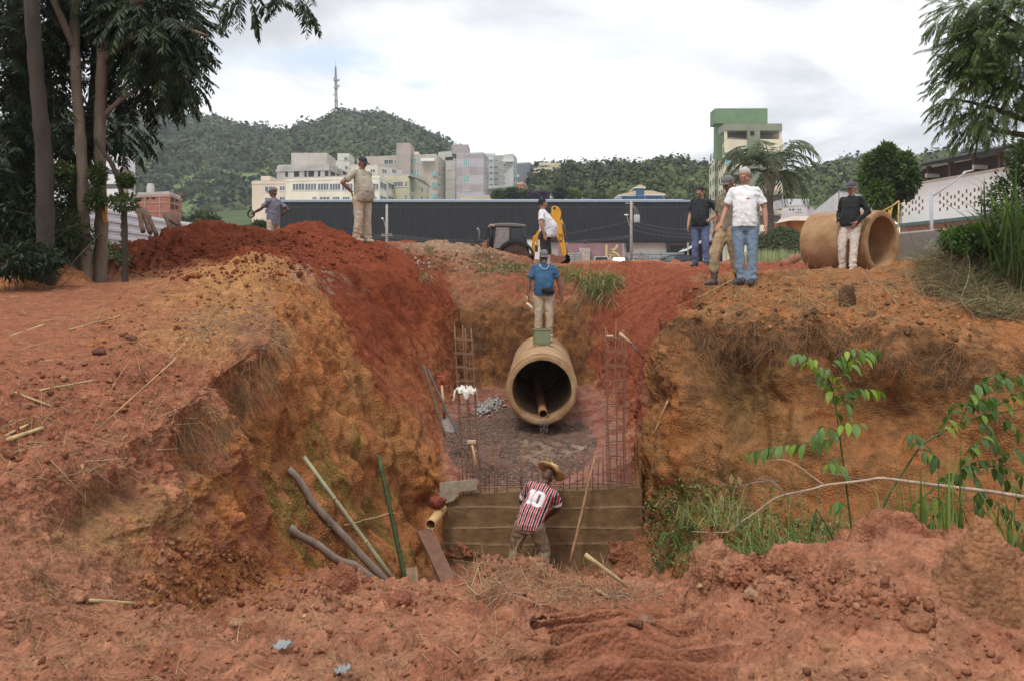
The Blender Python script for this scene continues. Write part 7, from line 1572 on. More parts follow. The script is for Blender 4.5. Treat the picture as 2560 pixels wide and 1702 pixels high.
def round_tree(label, px, d, ytop, ybase_crown, halfw, n, tint, seed, size=.3, name='tree', tall=1.0):
    x = PX(px, d); zg = gz(x, d); root = empty(name, (x, d, zg), label, 'tree'); zt, zc = PZ(ytop, d)-zg, PZ(ybase_crown, d)-zg; w = halfw*d/F; h = (zt-zc)
    trunk([Vector((0, 0, -.2)), Vector((w*.05, 0, max(.5, zc*.6))), Vector((0, 0, zc+h*.4)), Vector((w*.1, 0, zc+h*.75))], [w*.09, w*.08, w*.06, w*.02], M_BARKD, root); rng = np.random.default_rng(seed)
    for k in range(7):
        a = k*.9+rng.random(); e = Vector((w*.65*math.cos(a), w*.6*math.sin(a), zc+h*(.45+.1*k/2.5))); trunk([Vector((0, 0, zc+h*.15+.06*h*k)), e*.55+Vector((0, 0, (zc+h*.3)*.45)), e], [w*.045, w*.03, w*.01], M_BARKD, root, 'limb', 7)
    V_all = []; F_all = []; C_all = []; off = 0
    for k in range(26):
        v = rng.normal(0, 1, 3); v /= np.linalg.norm(v); rr = rng.uniform(.35, .95); c = np.array([v[0]*w*rr*.85, v[1]*w*rr*.85, zc+h*.5+v[2]*h*.5*rr*.88]); cr_ = w*rng.uniform(.22, .42); m = n//26
        u = rng.normal(0, 1, (m, 3)); u /= np.linalg.norm(u, axis=1, keepdims=True); pos = c+u*rng.random((m, 1))**.45*cr_*np.array([1, 1, .8*tall]); V_, F_ = leaf_mesh(m, pos, u+rng.normal(0, .6, (m, 3)), rng.normal(0, .6, (m, 3))+np.array([0, 0, 1.]), size*(.6+.8*rng.random(m)), .4)
        V_all.append(V_); F_all.append(F_+off); off += len(V_); C_all.append(np.repeat(np.array([tint])*rng.uniform(.65, 1.4)*(.7+.6*rng.random((m, 1))), 5, 0))
    mesh_np('crown', np.concatenate(V_all), np.concatenate(F_all), M_LEAF, root, False, cols=np.clip(np.concatenate(C_all), .004, 1)); return root
round_tree('bushy bright green tree before the white hall', 2210, 48, 366, 545, 76, 26000, (.075,.118,.026), 41, .30, tall=1.5)
round_tree('small rounded tree between the brick building and the town', 500, 95, 540, 585, 45, 3000, (.06,.075,.028), 43, .5)
round_tree('feathery grey-green tree left of the man in grey', 520, 60, 540, 588, 40, 2600, (.07,.085,.04), 44, .3)
round_tree('dark shrub behind the legs of the thin man in grey', 650, 50, 552, 606, 24, 2600, (.05,.06,.035), 45, .3, 'shrub')
for i, (px, yt, yb, hw, tint, lab) in enumerate(((1250, 478, 506, 24, (.07,.10,.025), 'light green palm-like tree above the warehouse before the lilac block'), (1283, 468, 504, 20, (.045,.06,.035), 'dark feathery tree above the warehouse below the dark blue block'), (1306, 474, 504, 18, (.085,.10,.035), 'olive tree just right of the dark feathery one above the warehouse'),
        (1328, 482, 503, 15, (.10,.055,.13), 'purple flowering tree, left of two above the warehouse'), (1356, 483, 504, 17, (.095,.05,.14), 'purple flowering tree, right of two by the heavy man'), (1400, 470, 500, 20, (.04,.05,.028), 'dark small tree at the foot of the yellow tower'), (1432, 478, 500, 18, (.09,.12,.025), 'yellow-green shrub right of the yellow tower'), (1500, 492, 507, 26, (.07,.08,.03), 'low green shrub above the warehouse left of the blue house'))):
    round_tree(lab, px, 145, yt, yb, hw, 2200, tint, 50+i, .55, 'garden_tree')
for i, (px, yt, hw, lab) in enumerate(((1432, 418, 16, 'open-crowned tree on the skyline right of the yellow tower'), (1300+50, 405, 14, 'dark tree poking up behind the yellow tower roof'), (2420, 371, 14, 'lone tree on the skyline above the white hall roof'), (2320, 385, 26, 'wide tree on the skyline left over the white hall'), (2368, 388, 26, 'wide tree on the skyline right over the white hall'))):
    round_tree(lab, px, 300, yt, yt+22, hw, 1500, (.035,.045,.025), 70+i, .9, 'skyline_tree')
# --- palm
def palm():
    d = 58; px = 1926; x = PX(px, d); zg = gz(x, d); root = empty('palm_tree', (x, d, zg), 'tall palm with drooping feather fronds before the green tower', 'palm'); top = PZ(482, d)-zg; trunk([Vector((0, 0, -.2)), Vector((0, 0, top*.5)), Vector((-.05, 0, top))], [.30, .26, .22], mat('palm_bark', (.12,.10,.085), .9, .4, 6, .6, 20), root)
    cb = MB()
    for k in range(12): a = k*.55; cb.tube([(0, 0, top-.2), (.25*math.cos(a), .25*math.sin(a), top+.7), (.5*math.cos(a), .4*math.sin(a), top+1.5)], [.16, .11, .05], 6)
    cb.build('crown_shaft', mat('dry_sheath', (.26,.19,.13), .9, .3, 6), root, smooth=True)
    rng = np.random.default_rng(61); n = 34; bs = []; ds = []
    for k in range(n): a = k*2.399; e = rng.uniform(.5, 2.6); bs.append((.25*math.cos(a), .25*math.sin(a), top+.9+.5*e/1.5)); ds.append((math.cos(a), math.sin(a)*.9, e))
    fronds('crown', bs, ds, 3.9*(.75+.4*rng.random(n)), 34, .85, M_LEAF, root, 1.5, (.085,.108,.055), .10, 62, .03)
palm()
# --- clipped mound of hedge, pale grass in front
def mound_hedge():
    d = 43; x = PX(1952, d); zg = gz(x, d); root = empty('hedge', (x, d, zg), 'rounded dense green hedge mound behind the white-shirted man', 'hedge'); w = 76*d/F; h = PZ(573, d)-zg
    MB().blob((0, 0, 0), (w*.95, 1.6, h*.95), 30, 18).build('core', mat('hedge_core', (.05,.055,.022), .95, .5, 5), root, smooth=True)
    rng = np.random.default_rng(9); n = 16000; v = rng.normal(0, 1, (n, 3)); v[:, 2] = np.abs(v[:, 2]); v /= np.linalg.norm(v, axis=1, keepdims=True); pos = v*np.array([w, 1.7, h])*(1+.03*rng.normal(0, 1, (n, 1))); dr = v*.8+np.array([0, 0, -.9])+rng.normal(0, .4, (n, 3)); V_, F_ = leaf_mesh(n, pos, dr, v, .10+.12*rng.random(n), .3)
    mesh_np('foliage', V_, F_, M_LEAF, root, False, cols=np.repeat(np.array([(.058,.070,.024)])*(.5+rng.random((n, 1))), 5, 0))
mound_hedge()
def blades(name, pts, hmin, hmax, w, tint, m, label=None, parent=None, lean_=.4, seed=0, droop=.5, kind='stuff', segs=5, dirs=None, cat='grass'):
    rng = np.random.default_rng(seed); pts = np.array(pts, float); n = len(pts); a = rng.random(n)*6.283; h = hmin+(hmax-hmin)*rng.random(n); le = lean_*rng.random(n)
    if dirs is None: d = np.stack([np.cos(a)*le, np.sin(a)*le, np.ones(n)], -1)
    else: d = np.array(dirs, float)+rng.normal(0, lean_, (n, 3))
    d /= np.linalg.norm(d, axis=1, keepdims=True); side = np.stack([-np.sin(a), np.cos(a), 0*a], -1); p = pts.copy(); R_ = []
    for k in range(segs+1):
        t = k/segs; ww = (w*(1-t**2)*(.8+.4*rng.random(n)) if k < segs else 0*a+w*.03)[:, None]; R_.append(np.stack([p-side*ww, p+side*ww], 1)); d = d+np.array([0, 0, -1])*droop*t/segs*2; d /= np.linalg.norm(d, axis=1, keepdims=True); p = p+d*(h/segs)[:, None]
    V_ = np.stack(R_, 1).reshape(-1, 3); mm = segs+1; k = (np.arange(n)[:, None]*mm*2+np.arange(segs)[None]*2).ravel(); Q = np.stack([k, k+1, k+3, k+2], 1); c = np.array(tint)
    c = c[None]*(.55+.9*rng.random((n, 1))) if c.ndim == 1 else c[rng.integers(0, len(c), n)]*(.6+.8*rng.random((n, 1)))
    o = mesh_np(name, V_, Q, m, parent, True, cols=np.clip(np.repeat(c, mm*2, 0), .004, 1))
    if label: tag(o, label, cat, kind=kind)
    return o
pts = [(PX(random.uniform(1875, 1985), 36), 36+random.uniform(-1.5, 1.5)) for _ in range(900)]; blades('grass', [(a, b, gz(a, b)) for a, b in pts], .25, .65, .012, (.30,.32,.20), M_LEAF, 'pale seeding grass at the foot of the hedge mound', seed=3)
# --- feathery tree at the right edge with brown pods
def right_tree():
    d = 11.5; p = P(2680, 640, d); root = empty('tree', (p.x, d, gz(p.x, d)), 'feathery green tree with brown seed pods at the right edge', 'tree'); L = Vector(root.location); q = lambda x, y, dd=d: P(x, y, dd)-L
    trunk([Vector((0, 0, -.2)), q(2678, 480), q(2670, 330), q(2660, 150), q(2650, -100)], [.13, .12, .11, .10, .09], M_BARKD, root); rng = np.random.default_rng(77)
    limbs = [[(2670, 330), (2560, 300), (2480, 270), (2400, 250), (2360, 250)], [(2668, 280), (2560, 220), (2470, 190), (2390, 160), (2345, 140)], [(2662, 200), (2580, 150), (2500, 100), (2440, 60), (2400, 40)], [(2660, 150), (2560, 80), (2480, 20), (2420, -40)], [(2670, 360), (2580, 340), (2500, 330), (2430, 310)]]; bs = []; ds = []
    for l in limbs:
        trunk([q(*a) for a in l], [.05, .04, .03, .016, .006][:len(l)], M_BARKD, root, 'limb', 7)
    for (x, y), (rx, rz), n in (((2490, 110), (85, 95), 360), ((2430, 120), (60, 50), 130), ((2410, 230), (42, 60), 80), ((2450, 300), (60, 40), 85), ((2540, 200), (55, 100), 260), ((2420, 20), (70, 40), 130), ((2540, 30), (60, 80), 200)):
        v = rng.normal(0, 1, (n, 3)); v /= np.linalg.norm(v, axis=1, keepdims=True); v *= rng.random((n, 1))**.4; bs.append(np.array(q(x, y))+v*np.array([rx*d/F, .7, rz*d/F])); o = v.copy()+np.array([-.5, 0, -.25]); ds.append(o+rng.normal(0, .3, (n, 3)))
    bs = np.concatenate(bs); fronds('crown', bs, np.concatenate(ds), .29*(.7+.6*rng.random(len(bs))), 14, .085, M_LEAF, root, .55, (.080,.122,.036), .19, 78, .003)
    pd = mat('seed_pod', (.085,.045,.028), .7, .4, 20)
    for x, y, n in ((2413, 215, 26), (2388, 268, 12), (2440, 268, 14), (2394, 322, 9), (2462, 340, 12), (2440, 320, 6)):
        mb = MB(); c = q(x, y)
        for k in range(n):
            a = c+Vector((random.gauss(0, .045), random.gauss(0, .05), random.gauss(.02, .05))); l = random.uniform(.11, .19); dx = random.gauss(0, .03); s = Vector((random.uniform(-1, 1), random.uniform(-1, 1), 0)).normalized()*.009; m_ = a+Vector((dx, 0, -l*.5)); e = a+Vector((dx*1.6, 0, -l)); mb.add([a, m_-s, e, m_+s, m_+Vector((s.y*.25, -s.x*.25, 0))], [(0, 1, 4), (1, 2, 4), (2, 3, 4), (3, 0, 4)])
        mb.build('seed_pods', pd, root)
right_tree()
# --- cane grass, creeper and bushes at the right edge
def cane_clump():
    rng = np.random.default_rng(15); d = 12.7; x = PX(2570, d); root = empty('cane_clump', (x, d, gz(x, d)), 'clump of tall arching cane grass at the right edge', 'plant'); L = np.array(root.location); pts = []
    for k in range(330): a = rng.random()*6.28; r = rng.random()**.5; pts.append((.62*r*math.cos(a)-.0, .5*r*math.sin(a), rng.uniform(0, .95)))
    blades('leaf_blades', pts, .6, 1.25, .015, [(.09,.15,.04), (.065,.12,.04), (.13,.17,.06)], M_LEAF, None, root, 1.1, 16, 1.5, segs=8)
    mb = MB()
    for k in range(26): a = rng.random()*6.28; r = rng.random()**.5*.6; b = Vector((r*math.cos(a), r*.7*math.sin(a), 0)); mb.tube([b, b+Vector((rng.normal(0, .06), 0, .5)), b+Vector((rng.normal(0, .15), 0, 1.15))], [.012, .010, .006], 6)
    mb.build('stems', mat('cane_stem', (.12,.14,.05), .6, .3, 10), root, smooth=True)
cane_clump()
for (px, py, d, r, n, tint, lab, sd_) in ((2440, 600, 13.2, (.4, .4, .22), 1900, (.075,.135,.022), 'bright green creeper bush behind the dry straw heap', 91), (2400, 600, 13.6, (.3, .3, .2), 900, (.07,.12,.02), 'small bright creeper left of the bright bush', 92), (2540, 520, 13.8, (.5, .4, .6), 2200, (.04,.062,.02), 'dark shrub in front of the right edge tree', 93), (2556, 400, 13.5, (.2, .3, .4), 900, (.05,.075,.022), 'leafy shrub hanging beside the right trunk', 94)):
    c = P(px, py, d); root = empty('shrub', (c.x, c.y, gz(c.x, c.y)), lab, 'shrub'); L = Vector(root.location); bush_leaves('foliage', c-L, r, n, .075, tint, root, sd_, .5)
    mb = MB()
    for k in range(9): mb.tube([(0, 0, -.1), tuple((c-L)*.5+Vector((random.uniform(-.2, .2), random.uniform(-.2, .2), 0))), tuple(c-L+Vector((random.uniform(-.4, .4)*r[0]*2, random.uniform(-.4, .4), random.uniform(-.3, .3)*r[2])))], [.012, .008, .004], 5)
    mb.build('stem', M_BARKD, root)
# undergrowth under the left trees
for (px, py, d, r, n, tint, lab, sd_) in ((30, 560, 12.6, (.7, .6, .5), 3000, (.028,.042,.014), 'dark thicket at the left edge under the trees', 96), (120, 585, 12.8, (.6, .5, .35), 2600, (.04,.055,.018), 'green undergrowth left of the leaning trunk', 97), (60, 650, 11.6, (.5, .4, .22), 1800, (.018,.03,.010), 'very dark low scrub behind the orange soil mound', 98), (150, 500, 13.8, (.5, .5, .4), 1200, (.05,.065,.025), 'thin bush behind the trunks before the white hoarding', 99)):
    c = P(px, py, d); root = empty('shrub', (c.x, c.y, gz(c.x, c.y)), lab, 'shrub'); bush_leaves('foliage', c-Vector(root.location), r, n, .10, tint, root, sd_, .3, down=.4)
    mb = MB()
    for k in range(12): a = Vector((random.gauss(0, .2), random.gauss(0, .2), -.1)); mb.tube([a, a+Vector((random.gauss(0, .25), random.gauss(0, .2), random.uniform(.3, .7))), a+Vector((random.gauss(0, .5), random.gauss(0, .3), random.uniform(.5, 1.1)))], [.007, .005, .003], 5)
    mb.build('stem', mat('dry_twig', (.10,.08,.055), .9, .4, 8), root)
# ---------------------------------------------------------------- loose things on the ground
M_LOOSE = mat('dry_stalks', (1, 1, 1), .85, .3, 8, attr=True, spec=.2)
def inpoly(poly, n, rng):
    xs = [p[0] for p in poly]; ys = [p[1] for p in poly]; out = []
    while len(out) < n:
        x, y = rng.uniform(min(xs), max(xs)), rng.uniform(min(ys), max(ys)); c = False; j = len(poly)-1
        for i in range(len(poly)):
            if (ys[i] > y) != (ys[j] > y) and x < (xs[j]-xs[i])*(y-ys[i])/(ys[j]-ys[i])+xs[i]: c = not c
            j = i
        if c: out.append((x, y))
    return out
def strand_mesh(name, label, items, cat='straw', mat_=None):
    """items: (start, direction, normal, length, width, colour, bend)"""
    V = []; Q = []; Cc = []; S = 5
    for p, d, n, L, w, c, bend in items:
        d = d.normalized(); s = d.cross(n).normalized()*w; q = p.copy(); base = len(V); dd = d.copy()
        for k in range(S+1):
            ww = 1-.55*(k/S); V += [q-s*ww, q+n.normalized()*w*.9*ww, q+s*ww]; Cc += [c]*3; dd = (dd+bend*(1/S)).normalized(); q = q+dd*(L/S)
        for k in range(S): o = base+3*k; Q += [(o, o+1, o+4, o+3), (o+1, o+2, o+5, o+4), (o+2, o, o+3, o+5)]
    o = mesh_np(name, np.array([tuple(v) for v in V]), np.array(Q), mat_ or M_LOOSE, None, True, cols=np.array(Cc)); return tag(o, label, cat, kind='stuff')
rg = np.random.default_rng(404)
STRAWC = [(.52,.38,.20), (.42,.29,.15), (.34,.24,.14), (.58,.45,.25), (.24,.17,.11)]; ROOTC = [(.36,.21,.11), (.28,.16,.08), (.42,.26,.14), (.20,.12,.07)]
def rv(s=1.): return Vector(rg.normal(0, s, 3))
def lying(poly, n, Lr, wr, cols_, lift=.02, aim=None, spread=1., up=.15):
    out = []
    for x, y in inpoly(poly, n, rg):
        h, nn = ghit(x, y)
        if h is None or h.y > 30 or (abs(h.x-.56) < .42 and h.y < 5.8): continue
        d = (aim.copy() if aim is not None else Vector((0, 0, 0)))+rv(spread); d = d-nn*d.dot(nn)
        if d.length < 1e-3: continue
        d = d.normalized()+nn*rg.uniform(0, up); L = rg.uniform(*Lr)*(.6+.8*rg.random()); out.append((h+nn*lift*rg.random(), d, nn, L, rg.uniform(*wr), cols_[rg.integers(len(cols_))], rv(.18)-nn*.25))
    return out
L_TOP = [(0, 960), (200, 900), (420, 800), (560, 720), (700, 760), (660, 860), (600, 960), (480, 1080), (300, 1180), (0, 1210)]
strand_mesh('dry_straw', 'dry straw and grass litter on the left bank', lying(L_TOP, 620, (.05, .30), (.0012, .0034), STRAWC+ROOTC, .03, Vector((.6, .3, 0)), .9)+lying([(400, 790), (660, 760), (720, 860), (560, 880)], 420, (.06, .25), (.0012, .003), [(.28,.22,.17), (.2,.16,.12), (.4,.32,.22)], .04, Vector((1, .2, 0)), .6)
            +lying([(0, 720), (420, 700), (380, 860), (0, 940)], 160, (.06, .3), (.002, .004), STRAWC, .01, Vector((1, .4, 0)), .8))
strand_mesh('dry_straw', 'straw, roots and litter strewn over the foreground earth', lying([(0, 1250), (600, 1440), (1200, 1480), (1700, 1450), (1700, 1702), (0, 1702)], 1300, (.03, .16), (.0008, .0022), ROOTC+STRAWC[:2], .012, None, 1.)
            +lying([(1180, 1400), (1290, 1395), (1420, 1440), (1560, 1470), (1700, 1480), (1500, 1530), (1150, 1490)], 700, (.05, .26), (.0012, .0035), ROOTC+STRAWC, .05, None, 1., .6))
def hanging(poly, n, Lr, wr, cols_, out=.10, curl=.3):
    o = []
    for x, y in inpoly(poly, n, rg):
        h, nn = ghit(x, y)
        if h is None: continue
        d = nn*out*rg.uniform(1, 5)+Vector((rg.normal(0, .4), rg.normal(0, .3), -rg.uniform(.2, 1))); o.append((h, d, Vector((0, -1, .1)), rg.uniform(*Lr), rg.uniform(*wr), cols_[rg.integers(len(cols_))], rv(curl)+Vector((0, 0, -.7))))
    return o
strand_mesh('hanging_roots', 'fine roots hanging from the undercut lip of the right bank', hanging([(1700, 780), (1900, 790), (2120, 805), (2330, 830), (2480, 870), (2470, 950), (2250, 920), (2100, 870), (1900, 900), (1760, 880), (1690, 860)], 1300, (.08, .36), (.0012, .003), ROOTC+[(.12,.08,.05)]*2)+hanging([(1660, 780), (1760, 800), (1850, 960), (1740, 980), (1640, 940)], 800, (.06, .3), (.0012, .003), ROOTC), 'roots')
strand_mesh('hanging_roots', 'fine roots fringing the edge of the left bank', hanging([(430, 1060), (560, 960), (650, 860), (730, 800), (720, 920), (620, 1030), (540, 1150), (460, 1200)], 1300, (.06, .28), (.0010, .0026), ROOTC+STRAWC[:2])+hanging([(0, 1180), (220, 1180), (420, 1170), (470, 1240), (250, 1290), (0, 1330)], 450, (.04, .15), (.0009, .002), ROOTC)+hanging([(0, 1330), (300, 1340), (420, 1500), (0, 1580)], 700, (.04, .2), (.0008, .0018), ROOTC), 'roots')
# tangle of cut grass and straw on the right rim
R_HEAP = [(2290, 640), (2400, 620), (2560, 600), (2560, 800), (2480, 800), (2380, 760), (2300, 720)]
its = []
for x, y in inpoly(R_HEAP, 4200, rg):
    h, nn = ghit(x, y)
    if h is None or h.y > 26: continue
    d = Vector((rg.normal(0, 1), rg.normal(0, .6), rg.normal(-.1, .45))); its.append((h+nn*rg.uniform(0, .16), d, nn, rg.uniform(.15, .6), rg.uniform(.002, .006), [(.36,.27,.15), (.25,.18,.10), (.16,.11,.07), (.45,.36,.2), (.17,.19,.06), (.11,.14,.045)][rg.integers(6)], rv(.5)-nn*.3))
strand_mesh('cut_grass', 'tangled heap of cut grass and brushwood on the right rim', its, 'cut grass')
strand_mesh('dry_straw', 'straw litter scattered on the right rim', lying([(1780, 700), (2000, 680), (2300, 690), (2400, 800), (2100, 790), (1760, 770)], 700, (.05, .45), (.0015, .004), STRAWC+ROOTC, .03, None, 1., .5))
# grass hanging over the end of the trench: each clump a thing
def hang_clump(label, px, py, n, Lr, tint, seed, spread=(22, 10)):
    c, nn = ghit(px, py); rng = np.random.default_rng(seed); pts = []; ds = []
    for k in range(n):
        h, n2 = ghit(px+spread[0]*float(np.clip(rng.normal(), -1.5, 1.5)), py+spread[1]*float(np.clip(rng.normal(), -1.5, 1.5)))
        if h is None: continue
        if pts and (h-pts[0]).length > .9: continue
        pts.append(h); ds.append(n2*.45+Vector((rng.normal(0, .3), -.5, rng.uniform(-.7, .25))))
    base = Vector(pts[0]); o = blades('grass_clump', [p-base for p in pts], Lr[0], Lr[1], .0085, tint, M_LEAF, None, None, .25, seed, 1.6, segs=6, dirs=ds); o.location = base; tag(o, label, 'grass clump')
hang_clump('largest clump of grass hanging over the end wall, right of the man in blue', 1490, 716, 420, (.4, 1.0), [(.17,.18,.07), (.25,.24,.11), (.12,.15,.045), (.33,.29,.15)], 1, (26, 20))
hang_clump('drooping grass clump next right of the largest hanging one', 1535, 705, 150, (.35, .9), [(.22,.2,.1), (.3,.26,.15), (.14,.15,.06)], 2, (14, 10))
hang_clump('grass clump hanging just right of the man in blue', 1412, 690, 200, (.25, .6), [(.15,.17,.06), (.22,.21,.09), (.28,.24,.13)], 3, (22, 10))
hang_clump('short green grass left of the man in blue on the rim', 1270, 672, 200, (.12, .28), [(.10,.14,.035), (.15,.16,.06)], 4, (26, 9))
hang_clump('brown dry grass tuft on the stony heap by the rim', 1215, 640, 160, (.12, .3), [(.22,.16,.09), (.15,.11,.06)], 5, (20, 12))
hang_clump('dry grass tuft stuck on the red slope left of the trench', 1062, 690, 90, (.15, .35), [(.35,.22,.10), (.24,.15,.07)], 6, (9, 6))
hang_clump('dead grass sod at the left end of the stony heap', 1076, 628, 130, (.12, .28), [(.30,.23,.12), (.12,.09,.05)], 7, (9, 9))
# lumps
def clod_thing(name, label, c, r, colr, seed, cat='clod', sub=4, peak=0):
    bm = bmesh.new(); bmesh.ops.create_icosphere(bm, subdivisions=sub, radius=1); V = np.array([v.co for v in bm.verts]); Fc = np.array([[v.index for v in f.verts] for f in bm.faces]); bm.free()
    V = np.sign(V)*np.abs(V)**.85; V[:, :2] *= (1-peak*np.clip(V[:, 2:]+.35, 0, 2)); q = V*1.0+seed*3.1; V = V*(1+(.28 if not peak else .16)*fbm(q, 1.1, 3, seed=seed)+.10*np.abs(fbm(q, 3.5, 3, seed=seed+2)))[:, None]*np.array(r); q2 = V+np.array(c)
    nrm = V/(np.linalg.norm(V, axis=1, keepdims=True)+1e-9); V = V+nrm*(clod(q2, 14, .5, seed)*.8+clod(q2, 30, .55, seed+1)*.9)[:, None]
    cc = np.array(colr)*(1+.35*fbm(q2, 6, 3, seed=seed+4)+.2*fbm(q2, 30, 2, seed=seed+5))[:, None]; o = mesh_np(name, V, Fc, SOIL, None, True, cols=np.concatenate([np.clip(cc, .01, 1), np.zeros((len(V), 1))], 1)); o.location = c; return tag(o, label, cat)
c = P(2440, 1520, 4.15); clod_thing('earth_lump', 'biggest brown lump of earth, at the lower right corner', (c.x+.03, c.y, c.z-.06), (.36, .28, .46), (.31,.15,.075), 5, sub=6, peak=.55)
h, _ = ghit(2118, 765); clod_thing('earth_lump', 'dark sod of earth standing on the right rim below the big pipe', h+Vector((0, 0, .08)), (.10, .10, .17), (.13,.075,.04), 8)
c = P(1092, 1254, 12.15); clod_thing('earth_lump', 'red stone wedged above the yellowed tube', c, (.10, .08, .075), (.26,.07,.045), 9)
LUMPS = [(190, 1495, .045, (.36,.17,.10), 'pale squarish lump at the foot of the left bank'), (915, 1455, .05, (.21,.075,.045), 'dark red lump on the crest before the crooked branch'), (1000, 1500, .06, (.27,.10,.058), 'long lump on the crest below the green bamboo'), (1890, 1487, .026, (.36,.21,.13), 'small pale stone on the berm crest'), (1590, 1560, .03, (.17,.08,.05), 'dark clod behind the tyre ruts'), (1625, 1555, .028, (.36,.19,.12), 'pale clod right of the dark one behind the ruts'),
         (1350, 1600, .045, (.33,.14,.08), 'angular clod left of the tyre ruts'), (590, 1560, .035, (.38,.20,.11), 'tan lump on the path by the left bank'), (2080, 1620, .05, (.34,.16,.085), 'rounded lump on the berm at lower right'), (2300, 1560, .05, (.33,.15,.08), 'lump left of the biggest brown one'), (250, 880, .05, (.15,.065,.045), 'dark clod on the left road edge'), (330, 850, .045, (.17,.07,.05), 'small dark clod beside the ochre mound'), (2330, 735, .09, (.12,.075,.045), 'dark sod near the cut grass heap')]
for i, (x, y, r, cl, lab) in enumerate(LUMPS):
    h, n_ = ghit(x, y); clod_thing('earth_lump', lab, h+n_*r*.12, (r*1.15, r*.9, r*.7), cl, 20+i, sub=3)
# many small crumbs of earth
bm = bmesh.new(); bmesh.ops.create_icosphere(bm, subdivisions=1, radius=1); IB = np.array([v.co for v in bm.verts]); IF = np.array([[v.index for v in f.verts] for f in bm.faces]); bm.free()
def crumbs(label, polys, seed):
    rng = np.random.default_rng(seed); P_ = []; Rr = []; Cc = []
    for poly, n, r0, r1, cols_ in polys:
        for x, y in inpoly(poly, n, rng):
            h, nn = ghit(x, y)
            if h is None or (abs(h.x-.62) < .36 and h.y < 5.9): continue
            r = (r0+(r1-r0)*rng.random()**3); P_.append(h+nn*r*.25); Rr.append(r); Cc.append(np.array(cols_[rng.integers(len(cols_))])*rng.uniform(.75, 1.2))
    n = len(P_); V = IB[None]*(1+.22*rng.normal(0, 1, (n, len(IB), 1)))*np.array(Rr)[:, None, None]*(1+.3*rng.normal(0, 1, (n, 1, 3)))+np.array([tuple(p) for p in P_])[:, None]
    cc = np.repeat(np.array(Cc), len(IB), 0); o = mesh_np('loose_crumbs', V.reshape(-1, 3), (IF[None]+(np.arange(n)*len(IB))[:, None, None]).reshape(-1, 3), SOIL, None, False, cols=np.concatenate([np.clip(cc, .01, 1), np.zeros((len(cc), 1))], 1)); tag(o, label, 'loose earth', kind='stuff')
PK = [(.34,.145,.08), (.28,.105,.056), (.38,.19,.11), (.31,.125,.07)]; OC = [(.36,.16,.055), (.30,.12,.05), (.38,.20,.09)]; RD = [(.22,.055,.025), (.18,.045,.022), (.26,.075,.035)]
crumbs('small crumbs of reddish earth on the foreground', [([(0, 1440), (600, 1460), (1200, 1470), (1800, 1420), (2300, 1480), (2560, 1600), (2560, 1702), (0, 1702)], 1000, .004, .016, PK), ([(640, 1440), (1150, 1470), (1150, 1540), (640, 1520)], 160, .008, .03, PK), ([(1750, 1400), (2200, 1420), (2400, 1560), (1900, 1520)], 260, .006, .024, PK)], 1)
crumbs('small crumbs of ochre earth on the banks', [([(300, 720), (760, 680), (720, 800), (450, 860), (200, 880)], 420, .006, .028, OC), ([(1700, 720), (2300, 690), (2450, 840), (1900, 820), (1680, 790)], 520, .006, .032, OC), ([(420, 1340), (640, 1380), (700, 1520), (300, 1520)], 420, .006, .03, OC+PK), ([(0, 900), (500, 860), (450, 1080), (0, 1180)], 380, .006, .03, PK), ([(1130, 1360), (1600, 1400), (1600, 1440), (1130, 1440)], 260, .008, .032, PK)], 2)
crumbs('dark fibrous sods and clods on the right rim', [([(1690, 740), (1760, 700), (2050, 700), (2300, 690), (2480, 800), (2430, 860), (2100, 820), (1780, 790)], 80, .015, .05, [(.15,.085,.045), (.17,.10,.05), (.22,.12,.06)])], 9)
crumbs('small crumbs of dark red earth on the spoil heap', [([(320, 640), (760, 570), (900, 610), (1000, 640), (760, 690), (420, 700), (300, 690)], 750, .010, .042, RD), ([(1000, 620), (1300, 640), (1300, 680), (1050, 680)], 260, .015, .05, [(.3,.2,.13), (.24,.12,.07), (.4,.3,.22)])], 3)
